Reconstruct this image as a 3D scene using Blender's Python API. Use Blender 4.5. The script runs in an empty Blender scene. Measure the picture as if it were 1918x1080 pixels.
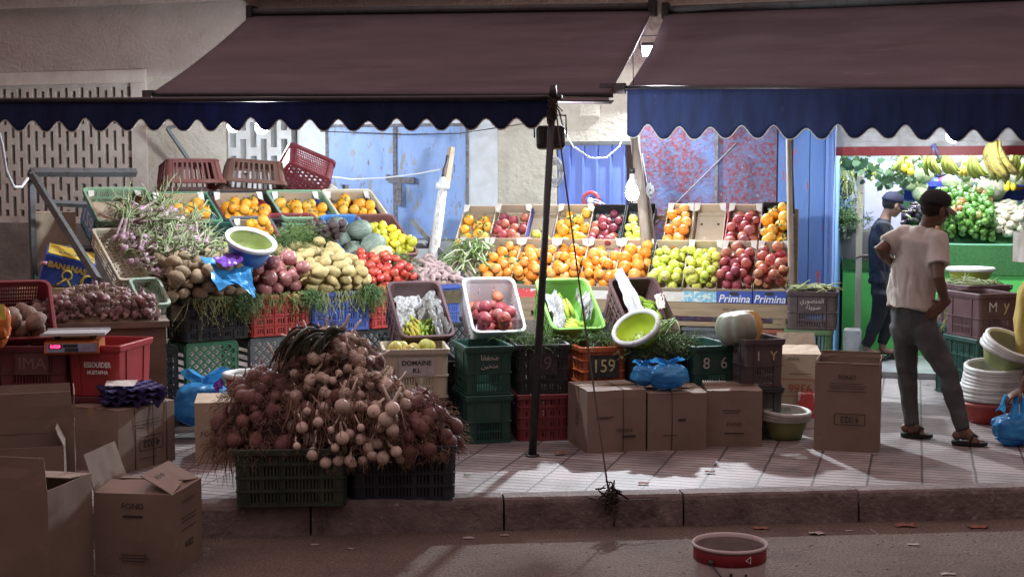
import bpy, math, random
from math import sin, cos, pi, radians, sqrt
from mathutils import Vector, Matrix, noise
R = random.Random(11)
sc = bpy.context.scene
COL = sc.collection
# ---------------------------------------------------------------- camera
F, CH = 2600.0, 1.75
PITCH = math.atan(205 / F)

def ray(px, py):
    a, b = px - 959, 540 - py
    c, s = cos(PITCH), sin(PITCH)
    return Vector((a, F * c + b * s, b * c - F * s))

def P(px, py, Y):
    """the point seen at photo pixel px, py at Y metres in front of the camera"""
    d = ray(px, py)
    t = Y / d.y
    return Vector((d.x * t, Y, CH + d.z * t))

def G(px, py, z=0.0):
    """the point seen at photo pixel px, py on the level z"""
    d = ray(px, py)
    t = (z - CH) / d.z
    return Vector((d.x * t, d.y * t, z))

cam = bpy.data.cameras.new('camera')
cam_o = bpy.data.objects.new('camera', cam)
COL.objects.link(cam_o)
cam.sensor_width = 36
cam.lens = F / 1918 * 36
cam.clip_end = 500
cam_o.location = (0, 0, CH)
cam_o.rotation_euler = (pi / 2 - PITCH, 0, 0)
sc.camera = cam_o

# ---------------------------------------------------------------- mesh builder
def Rz(a): return Matrix.Rotation(a, 4, 'Z')
def Rx(a): return Matrix.Rotation(a, 4, 'X')
def Ry(a): return Matrix.Rotation(a, 4, 'Y')
def T(*p):
    return Matrix.Translation(Vector(p[0]) if len(p) == 1 else Vector(p))
def S(x, y, z): return Matrix.Diagonal((x, y, z, 1))

class MB:
    def __init__(s):
        s.v, s.f, s.m, s.s = [], [], [], []

    def add(s, verts, faces, sm=True, mi=0, M=None):
        o = len(s.v)
        if M is not None:
            verts = [M @ Vector(p) for p in verts]
        s.v.extend(tuple(p) for p in verts)
        for q in faces:
            s.f.append(tuple(i + o for i in q))
            s.m.append(mi)
            s.s.append(sm)
        return s

    def box(s, c, d, M=None, mi=0, sm=False):
        x, y, z = d[0] / 2, d[1] / 2, d[2] / 2
        vs = [Vector(c) + Vector((i * x, j * y, k * z)) for i in (-1, 1) for j in (-1, 1) for k in (-1, 1)]
        return s.add(vs, [(0, 1, 3, 2), (4, 6, 7, 5), (0, 4, 5, 1), (2, 3, 7, 6), (0, 2, 6, 4), (1, 5, 7, 3)], sm, mi, M)

    def b2(s, a, b, M=None, mi=0):
        return s.box([(a[i] + b[i]) / 2 for i in range(3)], [abs(b[i] - a[i]) for i in range(3)], M, mi)

    def loft(s, rings, closed=True, cap=True, sm=True, mi=0, M=None):
        n = len(rings[0])
        vs = [p for r in rings for p in r]
        fs = []
        for j in range(len(rings) - 1):
            for i in range(n if closed else n - 1):
                k = (i + 1) % n
                fs.append((j * n + i, j * n + k, (j + 1) * n + k, (j + 1) * n + i))
        if cap and closed:
            fs.append(tuple(range(n - 1, -1, -1)))
            fs.append(tuple((len(rings) - 1) * n + i for i in range(n)))
        return s.add(vs, fs, sm, mi, M)

    def tube(s, pts, rad, n=8, sm=True, mi=0, M=None, side=None, cap=True, rnd=False):
        pts = [Vector(p) for p in pts]
        if not isinstance(rad, (list, tuple)):
            rad = [rad] * len(pts)
        rings, u = [], None
        L = len(pts)
        for i, p in enumerate(pts):
            d = (pts[min(i + 1, L - 1)] - pts[max(i - 1, 0)])
            if d.length < 1e-9: d = Vector((0, 0, 1))
            d.normalize()
            if side is not None:
                u = Vector(side)
            elif u is None:
                u = Vector((1, 0, 0)) if abs(d.x) < .8 else Vector((0, 1, 0))
            u = u - d * u.dot(d)
            if u.length < 1e-6: u = d.orthogonal()
            u.normalize()
            w = d.cross(u)
            ra, rb = rad[i] if isinstance(rad[i], (tuple, list)) else (rad[i], rad[i])
            ring = [p + u * (ra * cos(2 * pi * k / n)) + w * (rb * sin(2 * pi * k / n)) for k in range(n)]
            if rnd and i == 0:
                for q in (.1, .45, .8):
                    rings.append([p - d * (min(ra, rb) * cos(math.asin(q))) + (x - p) * q for x in ring])
            rings.append(ring)
            if rnd and i == L - 1:
                for q in (.8, .45, .1):
                    rings.append([p + d * (min(ra, rb) * cos(math.asin(q))) + (x - p) * q for x in ring])
        return s.loft(rings, True, cap, sm, mi, M)

    def lathe(s, prof, n=32, sm=True, mi=0, M=None, cap=False):
        rings = [[Vector((r * cos(2 * pi * k / n), r * sin(2 * pi * k / n), z)) for k in range(n)] for r, z in prof]
        return s.loft(rings, True, cap, sm, mi, M)

    def ball(s, c, r, nu=14, nv=9, fn=None, sm=True, mi=0, M=None):
        """fn(theta around, phi from the lower pole 0..pi) -> factor or (radial factor, z factor)"""
        if not isinstance(r, (tuple, list)): r = (r, r, r)
        c = Vector(c)
        vs, fs = [], []
        for j in range(nv + 1):
            ph = pi * j / nv
            for i in range(nu):
                th = 2 * pi * i / nu
                k = fn(th, ph) if fn else 1
                kr, kz = k if isinstance(k, tuple) else (k, k)
                vs.append(c + Vector((r[0] * kr * sin(ph) * cos(th), r[1] * kr * sin(ph) * sin(th), -r[2] * kz * cos(ph))))
        for j in range(nv):
            for i in range(nu):
                k = (i + 1) % nu
                fs.append((j * nu + i, j * nu + k, (j + 1) * nu + k, (j + 1) * nu + i))
        return s.add(vs, fs, sm, mi, M)

    def shell(s, out, inn, closed, hole, sm=False, mi=0, M=None):
        """two grids [j][i] joined round every edge and hole"""
        H, W = len(out), len(out[0])
        N = H * W
        vs = [p for r in out for p in r] + [p for r in inn for p in r]
        cw = W if closed else W - 1
        def solid(j, i):
            if closed: i %= W
            return 0 <= j < H - 1 and 0 <= i < cw and not hole(i, j)
        fs = []
        for j in range(H - 1):
            for i in range(cw):
                if not solid(j, i): continue
                k = (i + 1) % W
                a, b, c, d = j * W + i, j * W + k, (j + 1) * W + k, (j + 1) * W + i
                fs.append((a, b, c, d))
                fs.append((d + N, c + N, b + N, a + N))
                if not solid(j - 1, i): fs.append((a, a + N, b + N, b))
                if not solid(j + 1, i): fs.append((d, c, c + N, d + N))
                if not solid(j, i - 1): fs.append((a, d, d + N, a + N))
                if not solid(j, i + 1): fs.append((b, b + N, c + N, c))
        used = sorted({i for q in fs for i in q})
        mp = {o: n for n, o in enumerate(used)}
        return s.add([vs[i] for i in used], [tuple(mp[i] for i in q) for q in fs], sm, mi, M)

    def mesh(s, name, mats):
        me = bpy.data.meshes.new(name)
        me.from_pydata(s.v, [], s.f)
        for m in (mats if isinstance(mats, (list, tuple)) else [mats]):
            me.materials.append(m)
        me.polygons.foreach_set('use_smooth', s.s)
        me.polygons.foreach_set('material_index', s.m)
        me.update()
        return me

    def build(s, name, mats, parent=None, M=None):
        return link(name, s.mesh(name, mats), parent, M)

def link(name, data, parent=None, M=None):
    o = bpy.data.objects.new(name, data)
    COL.objects.link(o)
    if parent is not None: o.parent = parent
    if M is not None: o.matrix_local = M
    return o

def tag(o, label, cat, group=None):
    o['label'] = label
    o['category'] = cat
    if group: o['group'] = group
    return o

def thing(name, label, cat, M=None, group=None):
    return tag(link(name, None, None, M), label, cat, group)

def struct(o, kind='structure'):
    o['kind'] = kind
    return o

def dup(root, M, label=None, group=None):
    kids = {}
    for o in bpy.data.objects:
        if o.parent is not None: kids.setdefault(o.parent, []).append(o)
    def rec(o, par):
        c = o.copy()
        COL.objects.link(c)
        c.parent = par
        for ch in kids.get(o, []): rec(ch, c)
        return c
    r = rec(root, None)
    r.matrix_world = M
    if label: r['label'] = label
    if group: r['group'] = group
    return r

def text(parent, body, size, M, mat, name='lettering', ext=.0006, shear=0., xs=1., bold=0.):
    c = bpy.data.curves.new(name, 'FONT')
    c.body = body
    c.size = size
    c.align_x, c.align_y = 'CENTER', 'CENTER'
    c.extrude = ext
    c.shear = shear
    c.offset = bold
    c.resolution_u = 3
    c.materials.append(mat)
    o = bpy.data.objects.new('tmp', c)
    COL.objects.link(o)
    me = bpy.data.meshes.new_from_object(o.evaluated_get(bpy.context.evaluated_depsgraph_get()))
    bpy.data.objects.remove(o)
    return link(name, me, parent, M @ S(xs, 1, 1))

FRONT = Rx(pi / 2)           # lettering that faces -Y
LEFTF = Rz(-pi / 2) @ Rx(pi / 2)   # lettering that faces -X
RIGHTF = Rz(pi / 2) @ Rx(pi / 2)

# ---------------------------------------------------------------- materials
MATS = {}
def pm(name, col, col2=None, scale=8., rough=.6, bump=0., bscale=None, rnd=0., hue=0., spec=.4, metal=0., coord='Object',
       ramp=None, emit=None, thr=(.35, .65), stretch=None, sss=0., spots=None, transl=0., alpha=1., coat=0., detail=4., wear=None):
    if name in MATS: return MATS[name]
    m = bpy.data.materials.new(name)
    MATS[name] = m
    m.use_nodes = True
    nt = m.node_tree
    nt.nodes.clear()
    N, Lk = nt.nodes.new, nt.links.new
    out = N('ShaderNodeOutputMaterial')
    b = N('ShaderNodeBsdfPrincipled')
    Lk(b.outputs[0], out.inputs[0])
    b.inputs['Roughness'].default_value = rough
    b.inputs['Metallic'].default_value = metal
    b.inputs['Specular IOR Level'].default_value = spec
    if coat: b.inputs['Coat Weight'].default_value = coat
    tc = N('ShaderNodeTexCoord')
    co = tc.outputs[coord]
    if stretch:
        mp = N('ShaderNodeMapping')
        mp.inputs['Scale'].default_value = stretch
        Lk(co, mp.inputs[0])
        co = mp.outputs[0]
    def nz(sc_, det=detail, rg=.6):
        n = N('ShaderNodeTexNoise')
        n.inputs['Scale'].default_value = sc_
        n.inputs['Detail'].default_value = det
        n.inputs['Roughness'].default_value = rg
        Lk(co, n.inputs['Vector'])
        return n.outputs[0]
    def mix(fac, a, c):
        x = N('ShaderNodeMix')
        x.data_type = 'RGBA'
        if hasattr(fac, 'type') and not isinstance(fac, float): Lk(fac, x.inputs[0])
        else: x.inputs[0].default_value = fac
        for k, q in ((6, a), (7, c)):
            if isinstance(q, (tuple, list)): x.inputs[k].default_value = (*q, 1)
            else: Lk(q, x.inputs[k])
        return x.outputs[2]
    def rng(f, lo, hi):
        x = N('ShaderNodeMapRange')
        Lk(f, x.inputs[0])
        x.inputs[1].default_value, x.inputs[2].default_value = lo, hi
        return x.outputs[0]
    oi = None
    if ramp or rnd or hue:
        oi = N('ShaderNodeObjectInfo')
    if ramp:
        cr = N('ShaderNodeValToRGB')
        e = cr.color_ramp.elements
        while len(e) < len(ramp): e.new(.5)
        for k, q in enumerate(ramp):
            e[k].position = k / (len(ramp) - 1)
            e[k].color = (*q, 1)
        Lk(oi.outputs['Random'], cr.inputs[0])
        c = cr.outputs[0]
    else:
        c = tuple(col)
    if col2 is not None:
        c = mix(rng(nz(scale), *thr), c, tuple(col2))
    if spots:                      # (colour, scale, lo, hi)
        for sp in spots:
            c = mix(rng(nz(sp[1], 6, .7), sp[2], sp[3]), c, sp[0])
    if rnd or hue:
        hs = N('ShaderNodeHueSaturation')
        mr = N('ShaderNodeMapRange')
        Lk(oi.outputs['Random'], mr.inputs[0])
        mr.inputs[3].default_value, mr.inputs[4].default_value = 1 - rnd, 1 + rnd
        Lk(mr.outputs[0], hs.inputs['Value'])
        if hue:
            m2 = N('ShaderNodeMath'); m2.operation = 'MULTIPLY'; m2.inputs[1].default_value = 7.31
            m3 = N('ShaderNodeMath'); m3.operation = 'FRACT'
            m4 = N('ShaderNodeMapRange')
            Lk(oi.outputs['Random'], m2.inputs[0]); Lk(m2.outputs[0], m3.inputs[0]); Lk(m3.outputs[0], m4.inputs[0])
            m4.inputs[3].default_value, m4.inputs[4].default_value = .5 - hue, .5 + hue
            Lk(m4.outputs[0], hs.inputs['Hue'])
        if isinstance(c, tuple): hs.inputs['Color'].default_value = (*c, 1)
        else: Lk(c, hs.inputs['Color'])
        c = hs.outputs[0]
    if isinstance(c, tuple): b.inputs['Base Color'].default_value = (*c, 1)
    else: Lk(c, b.inputs['Base Color'])
    if sss:
        b.inputs['Subsurface Weight'].default_value = sss
        b.inputs['Subsurface Radius'].default_value = (.012, .006, .003)
        b.inputs['Subsurface Scale'].default_value = .5
    if bump:
        bp = N('ShaderNodeBump')
        bp.inputs['Strength'].default_value = min(1, bump)
        bp.inputs['Distance'].default_value = .01 * max(1, bump)
        Lk(nz(bscale or scale * 4, 3), bp.inputs['Height'])
        Lk(bp.outputs[0], b.inputs['Normal'])
    if emit:
        b.inputs['Emission Color'].default_value = (*emit[:3], 1)
        b.inputs['Emission Strength'].default_value = emit[3]
    if transl:
        tr = N('ShaderNodeBsdfTranslucent')
        if isinstance(c, tuple): tr.inputs[0].default_value = (*c, 1)
        else: Lk(c, tr.inputs[0])
        mx = N('ShaderNodeMixShader')
        mx.inputs[0].default_value = transl
        Lk(b.outputs[0], mx.inputs[1]); Lk(tr.outputs[0], mx.inputs[2])
        Lk(mx.outputs[0], out.inputs[0])
    return m

def plastic(name, col, dust=.35, rough=.45, k=1.0):
    d = tuple(c * (1 - dust) + g * dust for c, g in zip(col, (.30, .27, .23)))
    return pm('plastic ' + name, col, d, scale=7, rough=rough, bump=.15, bscale=60, thr=(.42, .75), rnd=.08)

white_print = pm('white print', (.72, .72, .70), (.45, .44, .42), scale=30, rough=.7, thr=(.55, .8))
dark_print = pm('dark print', (.035, .03, .03), rough=.8)
red_print = pm('red print', (.42, .10, .05), (.35, .15, .08), scale=40, rough=.8)
chalk = pm('chalk marker', (.62, .60, .55), (.30, .27, .22), scale=60, rough=.9, thr=(.4, .7))
yellow_chalk = pm('yellow marker', (.62, .52, .22), (.40, .34, .2), scale=60, rough=.9)
steel = pm('grey steel', (.11, .118, .12), (.075, .065, .055), scale=12, rough=.6, metal=.2, bump=.2, thr=(.5, .75))
black_metal = pm('black metal', (.018, .017, .02), (.035, .03, .03), scale=15, rough=.45, spec=.5)
cable_white = pm('white cable', (.62, .64, .66), rough=.5)
cable_dark = pm('dark cable', (.05, .045, .05), rough=.6)
wood = pm('pallet wood', (.33, .24, .15), (.20, .145, .09), scale=5, rough=.8, bump=.3, stretch=(.6, 6, 6), thr=(.3, .7))
card = pm('cardboard', (.25, .185, .145), (.19, .14, .108), scale=3, rough=.85, bump=.08, bscale=90, rnd=.1, thr=(.3, .8),
          spots=[((.17, .12, .09), 2.6, .55, .8), ((.31, .245, .20), 9, .62, .8)])
card_light = pm('pale cardboard', (.47, .38, .28), (.39, .31, .22), scale=4, rough=.85, bump=.06, bscale=80, rnd=.08)
card_white = pm('white carton lining', (.62, .60, .56), (.5, .46, .4), scale=10, rough=.8, rnd=.05)
tape = pm('packing tape', (.30, .20, .12), rough=.25)
string_m = pm('string', (.055, .042, .036), rough=.9)
lamp_white = pm('lit lamp', (.9, .95, 1), emit=(.86, .93, 1.0, 22))
# ---------------------------------------------------------------- night sky and lights
w = bpy.data.worlds.new("World")
sc.world = w
w.use_nodes = True
bgn = w.node_tree.nodes['Background']
# night glow of the town: brighter overhead than at the horizon
wn = w.node_tree.nodes
wtc, wsp, wcr = wn.new('ShaderNodeTexCoord'), wn.new('ShaderNodeSeparateXYZ'), wn.new('ShaderNodeValToRGB')
w.node_tree.links.new(wtc.outputs['Generated'], wsp.inputs[0])
w.node_tree.links.new(wsp.outputs['Z'], wcr.inputs[0])
we = wcr.color_ramp.elements
we[0].position, we[0].color = 0.0, (.055, .036, .036, 1)
we[1].position, we[1].color = .95, (.72, .51, .51, 1)
wm = we.new(.4)
wm.color = (.15, .103, .102, 1)
w.node_tree.links.new(wcr.outputs[0], bgn.inputs[0])
bgn.inputs[1].default_value = .80

def lamp(kind, loc, energy, col=(.86, .93, 1), size=.05, rot=None, **kw):
    l = bpy.data.lights.new('lamp_light', kind)
    l.energy = energy
    l.color = col
    if kind == 'AREA':
        l.size = size
        if 'size_y' in kw:
            l.shape = 'RECTANGLE'; l.size_y = kw['size_y']
        if 'spread' in kw: l.spread = kw['spread']
    elif kind == 'SPOT':
        l.shadow_soft_size = size; l.spot_size = kw.get('spot', 2.2); l.spot_blend = .6
    else:
        l.shadow_soft_size = size
    o = link('lamp_light', l)
    o.location = loc
    if rot is not None:
        o.rotation_euler = Vector(rot).to_track_quat('-Z', 'Y').to_euler()
    return o

# ---------------------------------------------------------------- the wall's own frame: x along it, y into it
WA = radians(16.2)
WO = Vector((3.58, 12.07, 0))
WU = Vector((cos(WA), -sin(WA), 0))
WV = Vector((sin(WA), cos(WA), 0))
MW = T(WO) @ Rz(-WA)

def W(px, py, d=0.0):
    """(along the wall, height) of what is seen at a pixel in the plane d metres into the wall"""
    r = ray(px, py)
    o = WO + WV * d - Vector((0, 0, CH))
    t = o.dot(WV) / r.dot(WV)
    p = r * t
    return (p - (WO + WV * d)).dot(WU), CH + p.z

def WX(px, py, d=0.0):
    r = ray(px, py)
    t = (WO + WV * d - Vector((0, 0, CH))).dot(WV) / r.dot(WV)
    return r * t + Vector((0, 0, CH))

# ---------------------------------------------------------------- ground
def tile_material():
    m = bpy.data.materials.new('grooved paving tiles')
    m.use_nodes = True
    nt = m.node_tree
    N, Lk = nt.nodes.new, nt.links.new
    b = nt.nodes['Principled BSDF']
    tc = N('ShaderNodeTexCoord')
    sep = N('ShaderNodeSeparateXYZ')
    Lk(tc.outputs['Object'], sep.inputs[0])
    def M(op, a, c=None):
        n = N('ShaderNodeMath'); n.operation = op
        for k, q in enumerate((a, c)):
            if q is None: continue
            if isinstance(q, (int, float)): n.inputs[k].default_value = q
            else: Lk(q, n.inputs[k])
        return n.outputs[0]
    def line(x, period, width):
        f = M('FRACT', M('DIVIDE', x, period))
        d = M('ABSOLUTE', M('SUBTRACT', f, .5))
        return M('GREATER_THAN', d, .5 - width / period / 2)
    n0 = N('ShaderNodeTexNoise'); n0.inputs['Scale'].default_value = 6; Lk(tc.outputs['Object'], n0.inputs['Vector'])
    wob = M('MULTIPLY', M('SUBTRACT', n0.outputs[0], .5), .012)
    X, Y = M('ADD', sep.outputs[0], wob), M('ADD', sep.outputs[1], wob)
    g = line(Y, .0755, .015)
    j = line(X, .305, .014)
    j2 = line(Y, .302, .014)
    groove = M('MAXIMUM', M('MAXIMUM', M('MULTIPLY', g, .9), j), j2)
    wn = N('ShaderNodeTexWhiteNoise')
    cb = N('ShaderNodeCombineXYZ')
    Lk(M('FLOOR', M('DIVIDE', sep.outputs[0], .305)), cb.inputs[0]); Lk(M('FLOOR', M('DIVIDE', sep.outputs[1], .302)), cb.inputs[1])
    Lk(cb.outputs[0], wn.inputs['Vector'])
    n1 = N('ShaderNodeTexNoise'); n1.inputs['Scale'].default_value = 3.5; n1.inputs['Detail'].default_value = 6; Lk(tc.outputs['Object'], n1.inputs['Vector'])
    n2 = N('ShaderNodeTexNoise'); n2.inputs['Scale'].default_value = 60; n2.inputs['Detail'].default_value = 5; Lk(tc.outputs['Object'], n2.inputs['Vector'])
    def mix(f, a, c):
        x = N('ShaderNodeMix'); x.data_type = 'RGBA'
        if isinstance(f, float): x.inputs[0].default_value = f
        else: Lk(f, x.inputs[0])
        for k, q in ((6, a), (7, c)):
            if isinstance(q, tuple): x.inputs[k].default_value = (*q, 1)
            else: Lk(q, x.inputs[k])
        return x.outputs[2]
    c = mix(wn.outputs[0], (.25, .215, .212), (.36, .31, .30))
    mr = N('ShaderNodeMapRange'); Lk(n1.outputs[0], mr.inputs[0]); mr.inputs[1].default_value = .45; mr.inputs[2].default_value = .75
    c = mix(mr.outputs[0], c, (.12, .10, .095))
    mr2 = N('ShaderNodeMapRange'); Lk(n2.outputs[0], mr2.inputs[0]); mr2.inputs[1].default_value = .5; mr2.inputs[2].default_value = .8
    c = mix(mr2.outputs[0], c, (.22, .19, .175))
    c = mix(M('MULTIPLY', groove, .88), c, (.035, .03, .028))
    Lk(c, b.inputs['Base Color'])
    b.inputs['Roughness'].default_value = .62
    h = M('ADD', M('MULTIPLY', groove, -1), M('MULTIPLY', n2.outputs[0], .5))
    bp = N('ShaderNodeBump'); bp.inputs['Strength'].default_value = .8; bp.inputs['Distance'].default_value = .006
    Lk(h, bp.inputs['Height']); Lk(bp.outputs[0], b.inputs['Normal'])
    return m

asphalt = pm('asphalt', (.085, .060, .048), (.18, .135, .108), scale=75, rough=.9, bump=1.6, bscale=48, thr=(.40, .62), detail=6,
             spots=[((.30, .255, .22), 110, .60, .70), ((.06, .046, .042), 1.6, .48, .75), ((.09, .065, .055), 5, .55, .75)])
kerb_stone = pm('kerb stone', (.20, .165, .155), (.12, .095, .09), scale=5, rough=.85, bump=1.2, bscale=30, spots=[((.32, .28, .26), 16, .58, .72), ((.06, .045, .04), 3.2, .56, .72)])
# kerb line in plan
KA = math.atan2(7.76 - 7.40, 2.81 + .97)
KO = Vector((-.97, 7.40, 0))
MK = T(KO) @ Rz(KA)
KU = Vector((cos(KA), sin(KA), 0))
KV = Vector((-sin(KA), cos(KA), 0))
ROAD = -.17
road = MB().add([(-60, -60, 0), (60, -60, 0), (60, 60, 0), (-60, 60, 0)], [(0, 1, 2, 3)]).build('road', asphalt, M=T(0, 0, ROAD))
struct(road)
# pavement sheet in the wall frame, its front edge along the kerb
mb = MB()
iw = MW.inverted()
pv = [iw @ (KO + KU * a + KV * .13) for a in (-12, 14)] + [Vector((14, 6, 0)), Vector((-14, 6, 0))]
mb.add([(p.x, p.y, 0) for p in pv], [(0, 1, 2, 3)])
struct(mb.build('pavement', tile_material(), M=MW))
x = -10.0
kr = random.Random(3)
first = None
stones = [-4.4, -3.35, -2.26, -1.2, -.12, .93, 1.93, 2.93, 3.95, 5.0, 6.1]
kgrp = MB()
for a, b_ in zip(stones, stones[1:]):
    m = MB()
    n = 14
    rings = []
    for i in range(n + 1):
        t = a + .006 + (b_ - a - .012) * i / n
        q = lambda k: noise.noise(Vector((t * 6, k, a))) * .010
        jx = kr.uniform(-.003, .003)
        ch = .018 + abs(q(3)) * 1.6
        rings.append([Vector((t, .155, ROAD - .02)), Vector((t, .155, .004)), Vector((t, ch, .008 + q(2) * .4)), Vector((t, ch * .35, .002 - ch * .25)),
                      Vector((t, q(1) * .6, -ch * 1.2)), Vector((t, -.004 + q(5) * .6, -.09)), Vector((t, -.012 + q(6) * .5, ROAD - .02))])
    m.loft(rings, True, True, sm=False)
    struct(m.build('kerb', kerb_stone, M=MK @ T(0, 0, kr.uniform(-.006, .004)) @ Rz(kr.uniform(-.004, .004))))

# ---------------------------------------------------------------- building
plaster = pm('rough plaster', (.50, .44, .40), (.40, .35, .31), scale=3, rough=.9, bump=2.2, bscale=26, thr=(.3, .7),
             spots=[((.27, .22, .19), 1.1, .56, .8)])
plaster_cream = pm('cream roughcast', (.50, .47, .40), (.42, .39, .32), scale=5, rough=.9, bump=1.6, bscale=22, spots=[((.30, .26, .19), 9, .64, .78)])  # cream roughcast, a wall colour of its own
smooth_white = pm('whitewashed wall', (.56, .60, .64), (.48, .50, .50), scale=6, rough=.8, bump=.2, spots=[((.34, .30, .24), 10, .64, .76)])
cream = pm('cream concrete', (.58, .53, .47), (.48, .43, .38), scale=6, rough=.85, bump=.4, spots=[((.2, .16, .13), 4, .6, .8)])
lattice_white = pm('white lattice concrete', (.55, .56, .56), (.45, .44, .42), scale=6, rough=.85, bump=.3)
painted_shade = pm('dark room', (.03, .027, .026), rough=.9)  # near-black colour that paints the shade of the room behind the lattice
blue_paint = pm('blue door paint', (.20, .315, .60), (.25, .37, .645), scale=2.5, rough=.5, bump=.15, stretch=(2.2, 2.2, .7),
                spots=[((.26, .25, .22), 5.5, .56, .63), ((.15, .12, .09), 8, .62, .68), ((.16, .24, .45), 2.2, .55, .7), ((.30, .36, .52), 10, .66, .72)])
blue_rib = pm('blue ribbed door paint', (.11, .175, .52), (.14, .22, .56), scale=3, rough=.45, stretch=(3, 3, .6), spots=[((.30, .34, .45), 9, .68, .74)])
rust = pm('rusty edge', (.12, .095, .08), (.20, .21, .26), scale=30, rough=.9, bump=.4)
peel = pm('peeling red paint', (.19, .040, .058), (.105, .14, .25), scale=27, rough=.65, bump=.5, bscale=40, thr=(.42, .58), detail=7,
          spots=[((.13, .19, .40), 2.3, .50, .66), ((.36, .37, .43), 34, .63, .69), ((.13, .10, .13), 3, .58, .75), ((.20, .05, .06), 5, .66, .72)])
peel_blue = pm('worn blue paint', (.12, .24, .55), (.10, .19, .47), scale=3, rough=.55, bump=.3, stretch=(2, 2, .6),
               spots=[((.42, .09, .10), 7, .61, .65), ((.42, .46, .5), 12, .68, .72)])
blue_frame = pm('blue frame', (.17, .28, .60), (.38, .45, .6), scale=9, rough=.5, thr=(.62, .7))

bld = thing('building', 'rough plastered street building with lattice windows and painted steel doors behind the stalls', 'building', MW)
def wseg(name, px0, px1, z0, z1, mat, d0=0.0, d1=.25, py=350):
    s0, s1 = W(px0, py)[0], W(px1, py)[0]
    return MB().b2((s0, d0, z0), (s1, d1, z1)).build(name, mat, bld)
# upper wall and ledge
s_l, s_r = -13.0, 6.0
mb = MB().b2((s_l, 0, 2.78), (s_r, .25, 4.6))
mb.build('wall', plaster, bld)
MB().b2((s_l, -.10, 3.50), (s_r, -.003, 3.62)).b2((s_l, -.16, 3.625), (s_r, -.003, 4.5)).build('ledge', plaster, bld)
# lower wall, from the far side to the shop
sL1 = W(253, 300)[0]; sL0 = W(-260, 300)[0]
zb = W(130, 418)[1]
MB().b2((s_l, 0, 0), (sL0, .25, 2.78)).build('wall', cream, bld)
stone_base = pm('dirty lower wall', (.13, .11, .10), (.20, .17, .15), scale=4, rough=.9, bump=.8)  # darker stone tone for the wall below the lattice
MB().b2((sL0, 0, 0), (sL1, .25, zb)).build('wall', stone_base, bld)
wseg('wall', 253, 424, 0, 2.78, plaster_cream)
wseg('wall', 424, 562, 0, 1.30, plaster_cream)
wseg('pilaster', 562, 614, 0, 2.78, smooth_white, -.012)
wseg('wall', 614, 876, 0, W(745, 448)[1], smooth_white, .02)
wseg('wall', 614, 876, W(745, 236)[1], 2.78, smooth_white, .0)
wseg('wall', 876, 932, 0, 2.78, smooth_white, -.008)
wseg('wall', 932, 1041, 0, 2.78, plaster_cream)
wseg('wall', 1041, 1186, W(1110, 268)[1], 2.78, plaster_cream)
wseg('wall', 1186, 1200, 0, 2.78, plaster_cream, -.004)
wseg('wall', 1200, 1562, W(1400, 190)[1], 2.78, plaster_cream)
sS0 = W(1562, 400)[0]

def lattice(px0, px1, z0, z1, pitch, rowh, mat, bar=.42, dep=.12):
    s0, s1 = (W(px0, 300)[0] if px0 is not None else sL0), W(px1, 300)[0]
    g = link('lattice_window', None, bld)
    m = MB()
    # staggered breeze blocks: every second column is shifted by half a row
    ncol = int((s1 - s0) / pitch)
    cell = 8
    nr = int((z1 - z0) / rowh * cell)
    xs = []
    for c in range(ncol):
        for q in (0, .21, .79): xs.append(s0 + (c + q) * (s1 - s0) / ncol)
    xs.append(s1)
    zs = [z0 + (z1 - z0) * j / nr for j in range(nr + 1)]
    def hole(i, j):
        c, q = divmod(i, 3)
        if q != 1: return False
        jj = (j + (cell // 2 if c % 2 else 0)) % cell
        if j < 2 or j >= nr - 1: return False
        return jj not in (0, 1)
    out = [[Vector((x_, 0.02, z)) for x_ in xs] for z in zs]
    inn = [[Vector((x_, 0.02 + dep, z)) for x_ in xs] for z in zs]
    m.shell(out, inn, False, hole)
    m.build('lattice', mat, g)
    MB().b2((s0, .5, z0 - .1), (s1, .52, z1 + .1)).build('dark_recess', painted_shade, g)  # flat sheet behind the blocks, shade put into its colour
    return g, s0, s1
wz1 = W(130, 158)[1]
g, a, b_ = lattice(None, 250, zb, wz1, .092, .27, cream)
fr = MB().b2((a, -.03, wz1), (b_ + .17, .1, wz1 + .13)).b2((b_ + .003, -.03, zb), (b_ + .17, .1, wz1 - .002))
fr.build('frame', cream, g)
g, a, b_ = lattice(426, 560, 1.31, 2.77, .098, .33, lattice_white)

# blue double shutters
def door_leaf(name, px0, px1, z0, z1, mat, d, parent, ribs=0):
    s0, s1 = W(px0, 345)[0], W(px1, 345)[0]
    m = MB().b2((s0, d, z0), (s1, d + .03, z1))
    o = m.build(name, mat, parent)
    return o, s0, s1
dz0, dz1 = W(745, 446)[1], W(745, 238)[1]
door = link('steel_door', None, bld)
o, a0, a1 = door_leaf('leaf', 617, 741, dz0, dz1, blue_paint, -.01, door)
o2, b0, b1 = door_leaf('leaf', 744, 873, dz0, dz1, blue_paint, -.012, door)
fm = MB()
for (x0, x1, z0, z1) in ((a0 - .03, a0 - .002, dz0 - .02, dz1 + .02), (b1 + .002, b1 + .03, dz0 - .02, dz1 + .02), (a0, b1, dz1 + .002, dz1 + .03)):
    fm.b2((x0, -.02, z0), (x1, .03, z1))
fm.build('frame', rust, door)
sm_ = (a1 + b0) / 2
MB().b2((sm_ - .022, -.03, dz0 + .01), (sm_ + .012, -.0125, dz1)).build('meeting_bar', rust, door)
zl = W(760, 338)[1]
lk = MB().b2((sm_ - .06, -.055, zl - .025), (sm_ + .20, -.033, zl + .03)).b2((sm_ + .02, -.06, zl - .24), (sm_ + .07, -.033, zl - .03)).b2((sm_ - .085, -.05, zl + .0), (sm_ - .055, -.03, zl + .06))
lk.build('latch', rust, door)
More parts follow.
